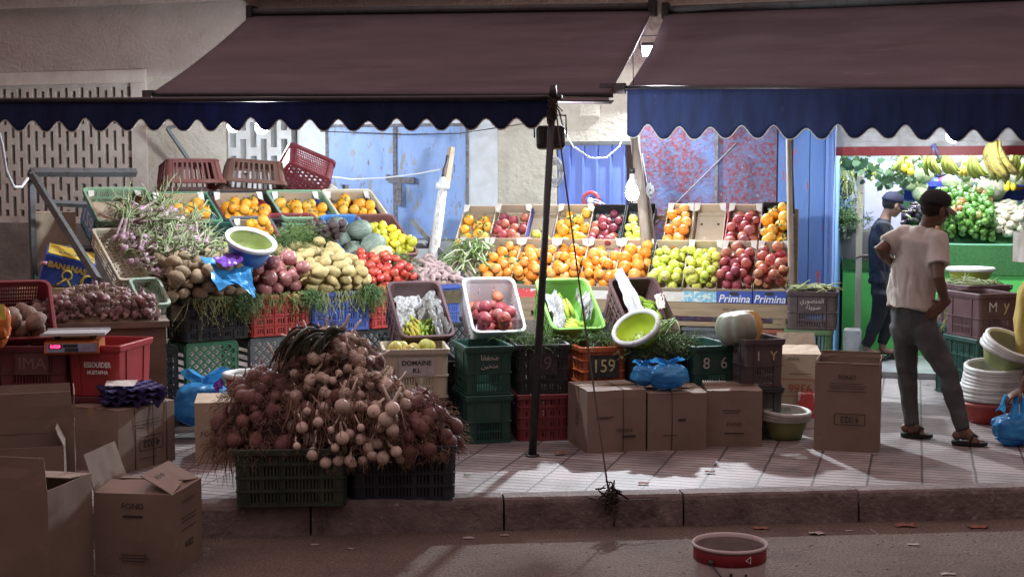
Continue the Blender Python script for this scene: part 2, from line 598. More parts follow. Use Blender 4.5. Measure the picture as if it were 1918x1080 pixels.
# ribbed blue door
rd = link('ribbed_door', None, bld)
zt = W(1110, 272)[1]
s0, s1 = W(1043, 345)[0], W(1184, 345)[0]
m = MB()
prof = []
x_ = s0
while x_ < s1 - .002:
    for dx, d in ((0, .05), (.10, .05), (.108, .02), (.122, .02)):
        if x_ + dx < s1: prof.append((x_ + dx, d))
    x_ += .13
m.loft([[Vector((p, d, z)) for p, d in prof] for z in (0.0, zt)], closed=False, sm=False)
m.build('leaf', blue_rib, rd)
MB().b2((s0, -.01, zt + .002), (s1, .06, zt + .035)).build('frame', steel, rd)
# peeling panels and the worn blue leaf beside the shop
pdoor = link('peeling_door', None, bld)
zt = W(1400, 200)[1]
for p0, p1, mt in ((1201, 1341, peel), (1345, 1455, peel), (1458, 1478, peel_blue)):
    q0, q1 = W(p0, 345)[0], W(p1, 345)[0]
    MB().b2((q0, -.04, 0.0), (q1, .05, zt)).build('panel', mt, pdoor)
q0 = W(1343, 345)[0]
MB().b2((q0 - .015, -.055, 0), (q0 + .015, -.042, zt)).build('seam_bar', rust, pdoor)
rl = link('shop_door_leaf', None, bld)
for p0, p1, dd in ((1486, 1516, -.045), (1517.5, 1545, -.05), (1546.5, 1557, -.075)):
    q0, q1 = W(p0, 345)[0], W(p1, 345)[0]
    MB().b2((q0, dd, 0.0), (q1, .05, zt)).build('panel', peel_blue if p0 < 1540 else blue_frame, rl)
q0, q1 = W(1557.4, 345)[0], W(1562, 345)[0]
MB().b2((q0, -.10, 0.0), (q1, .20, zt)).build('jamb', blue_frame, rl)

# shop room
shop_white = pm('shop white wall', (.55, .58, .60), (.48, .50, .52), scale=4, rough=.7)
shop_floor = pm('shop floor tiles', (.36, .36, .37), (.25, .25, .26), scale=6, rough=.35)
red_beam = pm('red shutter beam', (.30, .035, .04), (.36, .10, .10), scale=8, rough=.45, thr=(.55, .7), spots=[((.4, .36, .34), 30, .7, .74)])
shop = link('shop_room', None, bld)
sR = sS0 + 4.2
MB().b2((sS0 + .002, 0.001, -.02), (sR, 3.6, .055)).build('floor', shop_floor, shop)
MB().b2((sS0 - .1, 3.2, .06), (sR, 3.3, 2.6)).build('back_panel', shop_white, shop)
MB().b2((sS0 - .10, .2515, .06), (sS0 - .002, 3.197, 2.6)).b2((sR + .003, 0, .06), (sR + .1, 3.197, 2.6)).build('side_panel', pm('shop blue wall', (.10, .25, .55), (.2, .35, .6), scale=3, rough=.6), shop)
MB().b2((sS0 - .1, .26, 2.601), (sR + .1, 3.3, 2.7)).build('ceiling_panel', shop_white, shop)
zb0, zb1 = W(1740, 291)[1], W(1740, 274)[1]
MB().b2((sS0 + .004, .05, zb0), (sR, .16, zb1)).build('red_beam', red_beam, shop)
m = MB()
zz = zb1 + .002
for k in range(9):
    m.b2((sS0 + .004, .06 + (.0 if k % 2 else .018), zz), (sR, .15, zz + .042))
    zz += .043
m.build('shutter_slat', pm('white shutter', (.60, .60, .61), (.45, .43, .42), scale=12, rough=.5), shop)
MB().b2((sS0 + .004, .03, zz + .003), (sR, .25, 2.78)).build('lintel_panel', plaster_cream, shop)
MB().b2((sR + .003, 0, 0), (sR + 3, .25, 2.78)).build('wall', plaster_cream, bld)
# ---------------------------------------------------------------- awnings
aw_top = pm('maroon awning cloth', (.155, .12, .135), (.12, .092, .106), scale=1.6, rough=.8, bump=.05, bscale=200, transl=.10, stretch=(.5, 2, 2), spots=[((.22, .175, .18), 3, .6, .8), ((.085, .06, .07), 1.1, .5, .75)])
aw_val = pm('navy awning cloth', (.022, .040, .125), (.015, .025, .08), scale=4, rough=.75, transl=.35, stretch=(3, 3, .6), spots=[((.10, .12, .2), 6, .64, .8)])
piping = pm('pale edge piping', (.45, .43, .38), rough=.7)
IW = MW.inverted()
def wl(px, py, d):           # wall-frame point seen at a pixel, in the plane d
    return IW @ WX(px, py, d)

def cloth(a, b, c, d, nx, ny, sag, seed=0):
    """sheet between edges a-b (far) and d-c (near)"""
    g = []
    for j in range(ny + 1):
        t = j / ny
        row = []
        for i in range(nx + 1):
            u = i / nx
            p = a.lerp(b, u).lerp(d.lerp(c, u), t)
            wob = noise.noise(Vector((u * 5, t * 2, seed))) * .020 + noise.noise(Vector((u * 14, t * 3, seed + 4))) * .007
            row.append(p + Vector((0, 0, -sag * sin(pi * t) + wob * sin(pi * t))))
        g.append(row)
    return g
def sheet(mb, g, th=.003, mi=0, sm=True):
    inn = [[p + Vector((0, 0, -th)) for p in r] for r in g]
    return mb.shell(g, inn, False, lambda i, j: False, sm, mi)

def valance(parent, p0, p1, h, amp, pitch, mat, seed, ph=0.0, lift=None, back=.0):
    """scalloped strip hanging from the line p0-p1"""
    L = (p1 - p0).length
    n = int(L / .02)
    H = 7
    grid = []
    for j in range(H + 1):
        row = []
        for i in range(n + 1):
            s = L * i / n
            k = .5 + .5 * cos(2 * pi * (s / pitch + ph + .05 * noise.noise(Vector((s * 2, seed, 1)))))
            z = (h - amp * (1 + .35 * noise.noise(Vector((s * 4.1, seed, 7)))) * k ** 1.35) * (1 + .05 * noise.noise(Vector((s * 1.3, seed, 3))))
            if lift: z *= lift(s / L)
            t = j / H
            wv = (noise.noise(Vector((s * 2.2, seed, 0))) * .035 + noise.noise(Vector((s * 7, seed, t))) * .010) * t
            row.append(p0.lerp(p1, i / n) + Vector((0, wv - back * t, -z * t)))
        grid.append(row)
    inn = [[p + Vector((0, .003, 0)) for p in r] for r in grid]
    MB().shell(grid, inn, False, lambda i, j: False, True).build('valance', mat, parent)
    MB().tube([p + Vector((0, .0015, -.002)) for p in grid[-1]], .0045, 5).build('edge_piping', piping, parent)

aL = thing('awning', 'maroon sloping awning with dark navy scalloped valance above the vegetable crates', 'awning', MW, 'shop awnings over the pavement')
a, b_ = wl(470, 29, -.10), wl(1222, 19, -.10)
d_, c_ = wl(281, 176, -1.9), wl(1141, 176, -1.9)
gcl = cloth(a, b_, c_, d_, 30, 14, .035, 1)
sheet(MB(), gcl).build('cover_cloth', aw_top, aL)
MB().tube([a + Vector((0, 0, .03)), b_ + Vector((0, 0, .03))], .035, 10).build('roller', steel, aL)
MB().tube([d_ + Vector((-.01, 0, -.01)), c_ + Vector((.03, 0, -.01))], .022, 8).build('front_bar', black_metal, aL)
e0, e1 = IW @ P(-170, 189, 9.85), IW @ P(1030, 184, 9.02)
f1 = IW @ P(1150, 188, 9.0)
g0 = d_ + Vector((0, -.02, -.03)); g1 = c_ + Vector((0, -.02, -.03))
eL = IW @ P(280, 188, 9.55)
sheet(MB(), cloth(g0, g1, f1, eL, 24, 6, .03, 5)).build('extension_cloth', aw_top, aL)
MB().tube([e0, e1 + Vector((.08, 0, 0))], .018, 8).build('valance_bar', black_metal, aL)
valance(aL, e0, e1, .208, .076, .2005, aw_val, 3, ph=.33, lift=lambda u: 1.0 - .10 * max(0, (u - .8) / .2))
for q in (.16, .84):   # folding arms under the cloth
    w0 = a.lerp(b_, q) + Vector((0, 0, -.25))
    f0 = d_.lerp(c_, q) + Vector((0, .03, -.03))
    k = w0.lerp(f0, .5) + Vector((.25 if q < .5 else -.25, 0, -.05))
    MB().tube([w0, k], .018, 8).tube([k, f0], .016, 8).build('folding_arm', steel, aL)
MB().b2(d_ + Vector((-.06, -.03, -.05)), d_ + Vector((.03, .04, .03))).build('end_bracket', steel, aL)
for p in (a, b_):
    MB().b2(p + Vector((-.03, -.05, -.05)), p + Vector((.03, .085, .09))).build('wall_bracket', black_metal, aL)

aR = thing('awning', 'maroon awning with long blue scalloped valance over the fruit trays and the greengrocer opening', 'awning', MW, 'shop awnings over the pavement')
a, b_ = wl(1247, 25, -.10), wl(1990, -3, -.10)
d_, c_ = wl(1176, 163, -1.74), wl(2040, 162, -1.74)
gcl = cloth(a, b_, c_, d_, 30, 14, .06, 9)
sheet(MB(), gcl).build('cover_cloth', aw_top, aR)
MB().tube([a + Vector((0, 0, .03)), b_ + Vector((0, 0, .03))], .035, 10).build('roller', steel, aR)
MB().tube([d_ + Vector((-.12, 0, -.01)), c_ + Vector((.03, 0, -.01))], .022, 8).build('front_bar', black_metal, aR)
valance(aR, d_ + Vector((.0, -.025, -.02)), c_ + Vector((0, -.025, -.02)), .375, .095, .243, aw_val, 8, ph=.30)
MB().b2(d_ + Vector((-.22, -.03, -.05)), d_ + Vector((-.02, .04, .03))).build('end_bracket', rust, aR)
MB().b2(a + Vector((-.03, -.05, -.05)), a + Vector((.03, .085, .09))).build('wall_bracket', black_metal, aR)
for q in (.10, .7):
    w0 = a.lerp(b_, q) + Vector((0, 0, -.25))
    f0 = d_.lerp(c_, q) + Vector((0, .03, -.03))
    k = w0.lerp(f0, .5) + Vector((.3, 0, -.05))
    MB().tube([w0, k], .018, 8).tube([k, f0], .016, 8).build('folding_arm', steel, aR)

# ---------------------------------------------------------------- prop pole, guy rope, floodlight
foot = G(997, 854)
top = P(1036, 178, 8.97)
pole = thing('awning_pole', 'black metal prop pole leaning under the front of the awning', 'pole', T(foot))
v = top - foot
MB().tube([(0, 0, 0), v], [.026, .022], 14).build('shaft', black_metal, pole)
MB().tube([(0, 0, -.0), (0, 0, .012)], .045, 14).build('foot_plate', black_metal, pole)
kn = MB()
rr = random.Random(5)
for k in range(26):
    t0 = rr.uniform(.93, 1.0)
    c0 = v * t0
    a0 = rr.uniform(0, 6.28)
    pts = []
    for q in range(7):
        aa = a0 + q * .9
        pts.append(c0 + Vector((cos(aa) * .032, sin(aa) * .032, -.012 * q * rr.uniform(-.5, 1))))
    if k % 3 == 0:
        pts.append(pts[-1] + Vector((rr.uniform(-.06, .07), rr.uniform(-.04, .04), -rr.uniform(.03, .14))))
    kn.tube(pts, .0035, 4)
kn.build('wire_knot', string_m, pole)
MB().tube([v + Vector((0, 0, -.02)), v + Vector((.0, 0, .06))], [.028, .02], 10).build('cap', black_metal, pole)

ge = G(1142, 938, -.01)
rp = MB()
t0 = top + Vector((.01, -.02, -.05))
rp.tube([t0.lerp(ge, k / 12) + Vector((0, 0, -.02 * sin(pi * k / 12))) for k in range(13)], .0055, 5)
tag(rp.build('guy_rope', pm('dark rope', (.10, .075, .06), (.05, .035, .03), scale=80, rough=.9)), 'thin dark guy rope stretched from the pole top down to the kerb', 'rope')
kn = MB()
for k in range(30):
    p = ge + Vector((rr.gauss(0, .02), rr.gauss(0, .012), rr.gauss(.015, .03)))
    kn.tube([p + Vector((rr.gauss(0, .028), rr.gauss(0, .018), rr.gauss(0, .028))) for _ in range(4)], .005, 5)
kn.tube([ge, ge + Vector((.03, -.03, -.06)), ge + Vector((.02, -.035, -.13))], .006, 5)
kn.tube([ge, ge + Vector((.14, -.02, .01)), ge + Vector((.25, .02, .006))], .004, 5).tube([ge, ge + Vector((-.12, .05, .01)), ge + Vector((-.3, .03, .004))], .004, 5)
tag(kn.build('rope_knot', string_m), 'tangled dark rope knot tied at the kerb edge', 'knot')

def floodlight(label, loc, rz, tilt, wdt, hgt, power, lit, spread=None):
    g = thing('floodlight', label, 'floodlight', T(loc) @ Rz(rz) @ Rx(tilt))
    # local: lens faces +Y
    m = MB()
    def rr_(w_, h_, r, y):
        pts = []
        for cx, cz, a0 in ((w_ / 2 - r, h_ / 2 - r, 0), (-w_ / 2 + r, h_ / 2 - r, pi / 2), (-w_ / 2 + r, -h_ / 2 + r, pi), (w_ / 2 - r, -h_ / 2 + r, 3 * pi / 2)):
            for k in range(5):
                aa = a0 + k * pi / 8
                pts.append(Vector((cx + r * cos(aa), y, cz + r * sin(aa))))
        return pts
    m.loft([rr_(wdt - .03, hgt - .03, .02, -.035), rr_(wdt, hgt, .025, -.022), rr_(wdt, hgt, .025, .02), rr_(wdt - .02, hgt - .02, .02, .03)], sm=False)
    m.build('housing', black_metal, g)
    fin = MB()
    for k in range(9):
        x_ = -wdt * .34 + k * wdt * .085
        fin.b2((x_ - .003, -.046, -hgt * .3), (x_ + .003, -.0355, hgt * .3))
    fin.build('cooling_rib', black_metal, g)
    h = hgt / 2 + .075
    MB().tube([(-wdt / 2 - .012, 0, -.0), (-wdt / 2 - .012, 0, h), (wdt / 2 + .012, 0, h), (wdt / 2 + .012, 0, 0)], .006, 6).build('bracket', black_metal, g)
    ln = MB()
    ln.add([(-wdt * .42, .0315, -hgt * .40), (wdt * .42, .0315, -hgt * .40), (wdt * .42, .0315, hgt * .40), (-wdt * .42, .0315, hgt * .40)], [(3, 2, 1, 0)])
    ln.build('lens', lit, g)
    l = bpy.data.lights.new('floodlight_beam', 'AREA')
    l.shape = 'RECTANGLE'; l.size, l.size_y = wdt * .8, hgt * .75
    l.energy = power
    l.color = (.88, .94, 1)
    if spread: l.spread = spread
    o = link('beam', l, g, T(0, .034, 0) @ Rx(pi / 2))
    # area lights shine along -Z: turn it to +Y
    o.matrix_local = T(0, .034, 0) @ Rx(pi / 2)
    return g
fl = P(1031, 258, 9.10)
floodlight('black floodlight seen from behind, wired to the prop pole beneath the awning', fl, radians(4), radians(-13), .185, .15, 44, lamp_white, radians(160))
# floodlight on the wall between the awnings
q = WX(1217, 93, -.22)
floodlight('glaring white floodlight on the wall in the gap between two awnings', q, pi - radians(16), radians(-32), .15, .12, 150, lamp_white, radians(170))
cb = MB()
cb.tube([P(1046, 205, 9.0), P(1055, 240, 9.2), P(1075, 275, 9.7), P(1105, 296, 10.6), P(1135, 296, 11), P(1160, 275, 11.4), P(1172, 240, 11.7)], .006, 6)
tag(cb.build('power_cable', cable_white), 'white power cable looping from the pole to the scalloped awning corner', 'cable')

# ---------------------------------------------------------------- bulbs
def led_bulb(label, loc, r, power, long=1.0, name='led_bulb', cord=.35):
    g = thing(name, label, 'light bulb', T(loc))
    L = power / (pi * 4 * pi * r * r * (.6 + .4 * long))
    lit = pm('lit bulb %s %.4f' % (name, r), (.9, .95, 1), emit=(.86, .93, 1.0, L))
    MB().ball((0, 0, 0), (r, r, r * long), 14, 8).build('globe', lit, g)
    MB().lathe([(.0, r * long * .7), (r * 1.0, r * long * .72), (r * 1.02, r * long * 1.02), (r * .72, r * long + .035), (.022, r * long + .06), (.019, r * long + .10), (.0, r * long + .102)], 20).build('heat_sink', pm('white bulb body', (.6, .62, .64), rough=.4), g)
    MB().tube([(0, 0, r * long + .095), (0, 0, r * long + .14)], .022, 10).build('socket', black_metal, g)
    MB().tube([(0, 0, r * long + .14), (.01, .01, r * long + .14 + cord * .5), (0, .02, r * long + .14 + cord)], .004, 5).build('cord', cable_dark, g)
    return g
led_bulb('lit bulb half hidden by the scalloped valance over the mango crates, beside a twin', P(437, 237, 12.3), .053, 72, cord=.08)
led_bulb('lit bulb behind the valance in front of the small lattice window', P(490, 240, 9.9), .046, 60, cord=.04)
led_bulb('large bright bulb hanging low beside the wooden post over the fruit trays', P(1184, 362, 11.0), .052, 8, 1.15, cord=.9)
led_bulb('lit bulb shining under the valance in front of the red shutter beam', P(1785, 255, 10.9), .055, 30)

# shop ceiling tubes
for px, Y in ((1640, 12.75), (1830, 12.5), (1790, 14.2)):
    p = P(px, 300, Y); p.z = 2.50
    g = thing('tube_light', {1640: 'white ceiling tube light over the shop till corner', 1830: 'white ceiling tube light over the hanging bananas', 1790: 'white ceiling tube light deep in the shop over the pepper heap'}[px], 'tube light', T(p) @ Rz(-WA))
    MB().b2((-.6, -.04, .03), (.6, .04, .07)).build('fitting', shop_white, g)
    MB().tube([(-.58, 0, .012), (.58, 0, .012)], .014, 8).build('tube', lamp_white, g)
    l = bpy.data.lights.new('tube_glow', 'AREA'); l.shape = 'RECTANGLE'; l.size, l.size_y = 1.15, .05; l.energy = 29; l.color = (.90, .95, 1)
    link('glow', l, g, T(0, 0, -.006))

# ---------------------------------------------------------------- posts and cables by the wall
post_wood = pm('weathered post', (.27, .22, .18), (.18, .14, .11), scale=4, rough=.85, bump=.5, stretch=(8, 8, .7))
white_wash = pm('whitewashed post', (.66, .66, .66), (.62, .60, .56), scale=5, rough=.7, bump=.5, spots=[((.20, .14, .09), 7, .54, .66), ((.4, .38, .36), 14, .5, .6)], stretch=(5, 5, 1))
g = thing('whitewashed_post', 'leaning whitewashed wooden post with a lamp holder on top', 'post', T(P(806, 560, 11.9)))
o0 = P(806, 560, 11.9)
pts = [P(806, 560, 11.9), P(812, 470, 12.0), P(821, 415, 12.05), P(829, 353, 12.1)]
MB().tube([p - o0 for p in pts], [.05, .048, .043, .038], 12).build('shaft', white_wash, g)
q = P(829, 348, 12.1) - o0
MB().lathe([(.0, -.03), (.058, -.03), (.06, .0), (.056, .03), (.03, .045), (.022, .075), (.0, .08)], 20, M=T(q)).build('lamp_holder', pm('white bulb body', (.6, .62, .64)), g)
MB().tube([P(829, 336, 12.1) - o0, P(831, 318, 12.1) - o0, P(836, 306, 12.15) - o0, P(838, 292, 12.2) - o0], .012, 6).build('wire', cable_dark, g)
MB().tube([P(833, 350, 12.16) - o0, P(846, 276, 12.25) - o0], [.045, .03], 4, sm=False).build('broken_stake', pm('old stake', (.34, .27, .2), rough=.9), g)
pts = [P(615, 330, 12.6), P(660, 336, 12.5), P(720, 333, 12.4), P(780, 326, 12.3), P(829, 316, 12.2)]
tag(MB().tube(pts, .007, 6).build('power_cable', cable_white), 'pale cable sagging across the blue steel door', 'cable')
pts = [P(600, 246, 13.2), P(760, 252, 13.1), P(860, 250, 12.9), P(980, 232, 12.0), P(1028, 215, 10.5)]
tag(MB().tube(pts, .005, 5).build('power_cable', cable_dark), 'thin dark cable running along the top of the blue door', 'cable')
pts = [P(-5, 238, 9.6), P(4, 270, 9.7), P(12, 320, 9.8), P(26, 350, 9.9), P(40, 350, 10), P(52, 334, 10.1)]
tag(MB().tube(pts, .011, 8).build('power_cable', cable_white), 'thick white cable looping down to the grey rack post', 'cable')
# wooden post beside the bright bulb
p0, p1 = P(1212, 480, 11.4), P(1188, 256, 11.5)
g = thing('wooden_post', 'slanting weathered pole behind the big bright bulb', 'post', T(p0))
MB().tube([(0, 0, -.45), (0, 0, 0), P(1203, 380, 11.45) - p0, p1 - p0], [.045, .045, .04, .036], 10).build('shaft', post_wood, g)
MB().tube([P(1226, 480, 11.55) - p0, P(1215, 400, 11.55) - p0, P(1197, 290, 11.6) - p0], .03, 8).build('split_plank', rust, g)
m = MB()
for k in range(10):
    c = P(1218, 352, 11.4)
    m.tube([c + Vector((cos(aa * .8 + k) * (.015 + .008 * (k % 3)), .01 * sin(k), sin(aa * .8 + k) * (.03 + .008 * (k % 4)) - .004 * k)) for aa in range(9)], .0045, 5)
tag(m.build('cable_coil', pm('grey cable', (.32, .33, .34))), 'small coil of white cable hung on the slanting pole', 'cable')
p0 = P(1484, 640, 10.75); p1 = P(1477, 250, 10.95)
g = thing('awning_post', 'slim grey wooden post at the end of the fruit trays', 'post', T(p0))
MB().tube([(0, 0, -.55), (0, 0, 0), p1 - p0], [.024, .024, .022], 10).build('shaft', post_wood, g)
MB().tube([P(1487, 400, 10.93) - p0, P(1482, 255, 10.98) - p0], .008, 6).build('wire', cable_dark, g)
# coil of wire on the wall and red ring reel
c = WX(1040, 322, -.06)
m = MB()
for k in range(16):
    q = rr.uniform(.5, 1.1)
    m.tube([c + WU * (cos(aa) * .075 * q) + Vector((0, 0, sin(aa) * .13 * q)) - WV * (.02 * rr.random()) for aa in [x_ * 2 * pi / 14 for x_ in range(15)]], .004, 5)
tag(m.build('wire_coil', pm('grey wire', (.25, .25, .26), rough=.6)), 'tangled coil of grey wire hanging on the ribbed blue door', 'wire coil')
c = WX(1107, 374, -.35)
g = thing('cable_reel', 'red cable reel ring with white plug above the dark fruit trays', 'cable reel', T(c) @ Rz(-WA))
m = MB()
m.tube([(cos(t * 2 * pi / 24) * .07, 0, sin(t * 2 * pi / 24) * .065) for t in range(25)], .016, 8)
m.build('ring', pm('red plastic ring', (.45, .05, .05), rough=.4), g)
MB().ball((.0, -.03, -.01), (.03, .03, .03), 12, 8).build('plug', cable_white, g)
MB().tube([(.02, -.03, -.02), (.09, -.04, -.03), (.12, -.03, -.07), (.19, 0, -.06)], .006, 5).tube([(-.02, -.03, 0), (.06, -.04, .0), (.14, -.03, -.045)], .005, 5).build('wire', cable_white, g)
# diagonal steel brace and thin rod on the peeling door
c0, c1 = WX(1182, 465, -.30), WX(1380, 268, -.07)
tag(MB().tube([c0, c1], .007, 6).build('thin_rod', rust), 'thin rusty rod slanting across the peeling red door', 'rod')
c0, c1 = WX(313, 240, -.5), WX(362, 312, -.35)
m = MB().tube([c0, c1], (.022), 4, sm=False).tube([c0, WX(340, 234, -.4)], .018, 4, sm=False)
tag(m.build('steel_brace', steel), 'slanting grey steel brace on the cream roughcast wall', 'brace')
c = WX(1105, 206, -.03)
g = thing('junction_box', 'small cream junction box on the roughcast wall above the ribbed door', 'junction box', T(c) @ Rz(-WA))
MB().b2((-.085, -.02, -.055), (.085, .035, .055)).build('cover', plaster_cream, g)
MB().b2((-.095, .0, -.065), (.095, .036, .065)).build('back_plate', cream, g)
# ---------------------------------------------------------------- crates
def rr_path(wd, ln, r, nw, nl, nc=3):
    """rounded rectangle, from the front corner round; each entry (x, y, side 0 front 1 right 2 back 3 left or -1, t)"""
    o = []
    for k in range(nw): o.append((-wd / 2 + r + (wd - 2 * r) * k / nw, -ln / 2, 0, (k + .5) / nw, k))
    for k in range(nc): a = -pi / 2 + pi / 2 * k / nc; o.append((wd / 2 - r + r * cos(a), -ln / 2 + r + r * sin(a), -1, 0, 0))
    for k in range(nl): o.append((wd / 2, -ln / 2 + r + (ln - 2 * r) * k / nl, 1, (k + .5) / nl, k))
    for k in range(nc): a = pi / 2 * k / nc; o.append((wd / 2 - r + r * cos(a), ln / 2 - r + r * sin(a), -1, 0, 0))
    for k in range(nw): o.append((wd / 2 - r - (wd - 2 * r) * k / nw, ln / 2, 2, (k + .5) / nw, k))
    for k in range(nc): a = pi / 2 + pi / 2 * k / nc; o.append((-wd / 2 + r + r * cos(a), ln / 2 - r + r * sin(a), -1, 0, 0))
    for k in range(nl): o.append((-wd / 2, ln / 2 - r - (ln - 2 * r) * k / nl, 3, (k + .5) / nl, k))
    for k in range(nc): a = pi + pi / 2 * k / nc; o.append((-wd / 2 + r + r * cos(a), -ln / 2 + r + r * sin(a), -1, 0, 0))
    return o

def hole_fn(style):
    if style == 'label':
        return lambda sd, t, k, z: sd >= 0 and .18 < t < .82 and k % 2 == 1 and (.08 < z < .22 or .26 < z < .42)
    if style == 'slots':
        return lambda sd, t, k, z: sd >= 0 and .07 < t < .93 and k % 2 == 1 and any(a < z < a + .17 for a in (.07, .30, .53, .75)) and abs((t * 5) % 1 - .0) > .12
    if style == 'grid':
        return lambda sd, t, k, z: sd >= 0 and .05 < t < .95 and k % 2 == 1 and any(a < z < a + .13 for a in (.08, .31, .54, .77)) and .2 < (t * 5) % 1 < .85
    if style == 'dots':
        return lambda sd, t, k, z: (sd in (1, 3) and .08 < t < .92 and .1 < z < .88 and ((k // 2) + int(z * 13)) % 2 == 0 and k % 2 == 0 and int(z * 26) % 2 == 0) or (sd == 2 and (.5 < z < .6 or .66 < z < .76) and (abs(t - .28) < .02 or abs(t - .72) < .02))
    if style == 'tub':
        return lambda sd, t, k, z: sd in (1, 3) and .1 < t < .9 and (.2 < z < .5) and k % 7 in (2, 3) and int(z * 30) % 5 != 0
    if style == 'bars':
        return lambda sd, t, k, z: sd >= 0 and .06 < t < .94 and .16 < z < .84 and (t * 9) % 1 < .62
    if style == 'punched':
        return lambda sd, t, k, z: sd >= 0 and .08 < t < .92 and .12 < z < .86 and k % 3 == 1 and int(z * 20) % 3 == 1
    if style == 'fine':
        return lambda sd, t, k, z: sd >= 0 and .04 < t < .96 and .1 < z < .9 and k % 2 == 1 and int(z * 18) % 2 == 0
    return lambda sd, t, k, z: False
RIBS = {  # heights of rings, rib places along a side
    'label': ((.02, .45, .88), (.17, .83)), 'grid': ((.02, .27, .50, .73, .96), (.02, .2, .4, .6, .8, .98)), 'slots': ((.02, .27, .50, .73, .96), (.04, .2, .4, .6, .8, .96)),
    'dots': ((.90,), ()), 'tub': ((.55, .72, .90), (.12, .3, .5, .7, .88)), 'bars': ((.06, .90), (.03, .97)), 'punched': ((.02, .94), (.04, .5, .96)), 'fine': ((.02, .92), (.03, .97)), 'plain': ((.88,), (.2, .8))}
CR = {}
def crate_meshes(style, mat, wd, ln, h, taper, base, r):
    key = (style, mat.name, wd, ln, h, taper, base, r)
    if key in CR: return CR[key]
    nw, nl = max(8, round(wd / .0105)), max(8, round(ln / .0105))
    path = rr_path(wd, ln, r, nw, nl)
    nz = 26
    th = .0045
    def ring(off, zf):
        k = 1 - taper * (1 - zf)
        return [Vector((x * k * (1 + off * 2 / wd), y * k * (1 + off * 2 / ln), h * zf)) for x, y, *_ in path]
    hf = hole_fn(style)
    out = [ring(0, j / nz) for j in range(nz + 1)]
    inn = [ring(-th, j / nz) for j in range(nz + 1)]
    m1 = MB().shell(out, inn, True, lambda i, j: hf(path[i][2], path[i][3], path[i][4], (j + .5) / nz)).mesh('side_grille', mat)
    # rim
    prof = [(.0005, 1 - .035 / h), (.013, 1 - .033 / h), (.015, 1 - .004 / h), (.012, 1.001), (-.004, 1.001), (-.006, 1 - .006 / h), (-.0055, 1 - .03 / h)]
    m2 = MB().loft([ring(o, z) for o, z in prof], True, False, sm=False).mesh('rim', mat)
    # ribs
    hs, ts = RIBS[style]
    m3 = MB()
    for z in hs:
        a = .005 / h
        m3.loft([ring(.0003, z - a), ring(.008, z - a * .8), ring(.008, z + a * .8), ring(.0003, z + a)], True, False, sm=False)
    idx = [i for i, p in enumerate(path) if p[2] >= 0]
    for t in ts:
        for sd in range(4):
            i = min((i for i in idx if path[i][2] == sd), key=lambda i: abs(path[i][3] - t))
            nx, ny = ((0, -1), (1, 0), (0, 1), (-1, 0))[sd]
            tx, ty = -ny, nx
            rings = []
            for zf in (.02, .98 - .03 / h):
                k = 1 - taper * (1 - zf)
                c = Vector((path[i][0] * k, path[i][1] * k, h * zf))
                n_, t_ = Vector((nx, ny, 0)), Vector((tx, ty, 0))
                rings.append([c + n_ * .0002 - t_ * .0035, c + n_ * .0065 - t_ * .0025, c + n_ * .0065 + t_ * .0025, c + n_ * .0002 + t_ * .0035])
            m3.loft(rings, True, True, sm=False)
    m3 = m3.mesh('rib_frame', mat)
    # base plate
    kb = 1 - taper
    cx, cy = max(6, round(wd / .011)), max(6, round(ln / .011))
    if base == 'lattice':
        hb = lambda i, j: 1 < i < cx - 2 and 1 < j < cy - 2 and ((i + j) % 6 not in (0, 1)) and ((i - j) % 6 not in (0, 1)) and not ((i + j) % 6 == 3 and (i - j) % 6 in (3, 2))
    elif base == 'holes':
        hb = lambda i, j: 1 < i < cx - 2 and 1 < j < cy - 2 and i % 3 == 1 and j % 2 == 1
    elif base == 'big':
        hb = lambda i, j: 1 < i < cx - 2 and 1 < j < cy - 2 and (i % 4 in (1, 2)) and (j + (i // 4) % 2 * 2) % 4 in (1, 2)
    else:
        hb = lambda i, j: False
    def bg(z):
        return [[Vector(((i / cx - .5) * (wd - .012) * kb, (j / cy - .5) * (ln - .012) * kb, z)) for i in range(cx + 1)] for j in range(cy + 1)]
    m4 = MB().shell(bg(.011), bg(.004), False, hb).mesh('base', mat)
    CR[key] = (m1, m2, m3, m4)
    return CR[key]

def crate(label, mat, M, style='label', wd=.32, ln=.5, h=.31, taper=.035, base='holes', r=.018, group=None, marks=(), name='plastic_crate', cat='crate'):
    g = thing(name, label, cat, M, group)
    for n, me in zip(('side_grille', 'rim', 'rib_frame', 'base'), crate_meshes(style, mat, wd, ln, h, taper, base, r)):
        link(n, me, g)
    for mk_ in marks:
        mk_(g, wd, ln, h)
    return g

def plate(side, w_, h_, z, mat, words=(), off=.0):
    """a label panel on a side (0 front, 3 left) with lettering lines (text, size, dx, dz, material, extras)"""
    def f(g, wd, ln, h):
        d = .0095
        B = {0: T(off, -ln / 2 - d + .004, z) @ FRONT, 3: T(-wd / 2 - d + .004, off, z) @ LEFTF, 1: T(wd / 2 + d - .004, off, z) @ RIGHTF}[side]
        p = g
        if mat is not None:
            p = link('label_panel', MB().box((0, 0, 0), (w_, h_, .004)).mesh('label_panel', mat), g, B)
            B = Matrix()
        for t in words:
            body, size, dx, dz, tm = t[:5]
            kw = t[5] if len(t) > 5 else {}
            rot = kw.pop('rot', 0)
            text(p, body, size, B @ T(dx, dz, .0028 if mat is not None else .003) @ Rz(rot), tm, **kw)
    return f

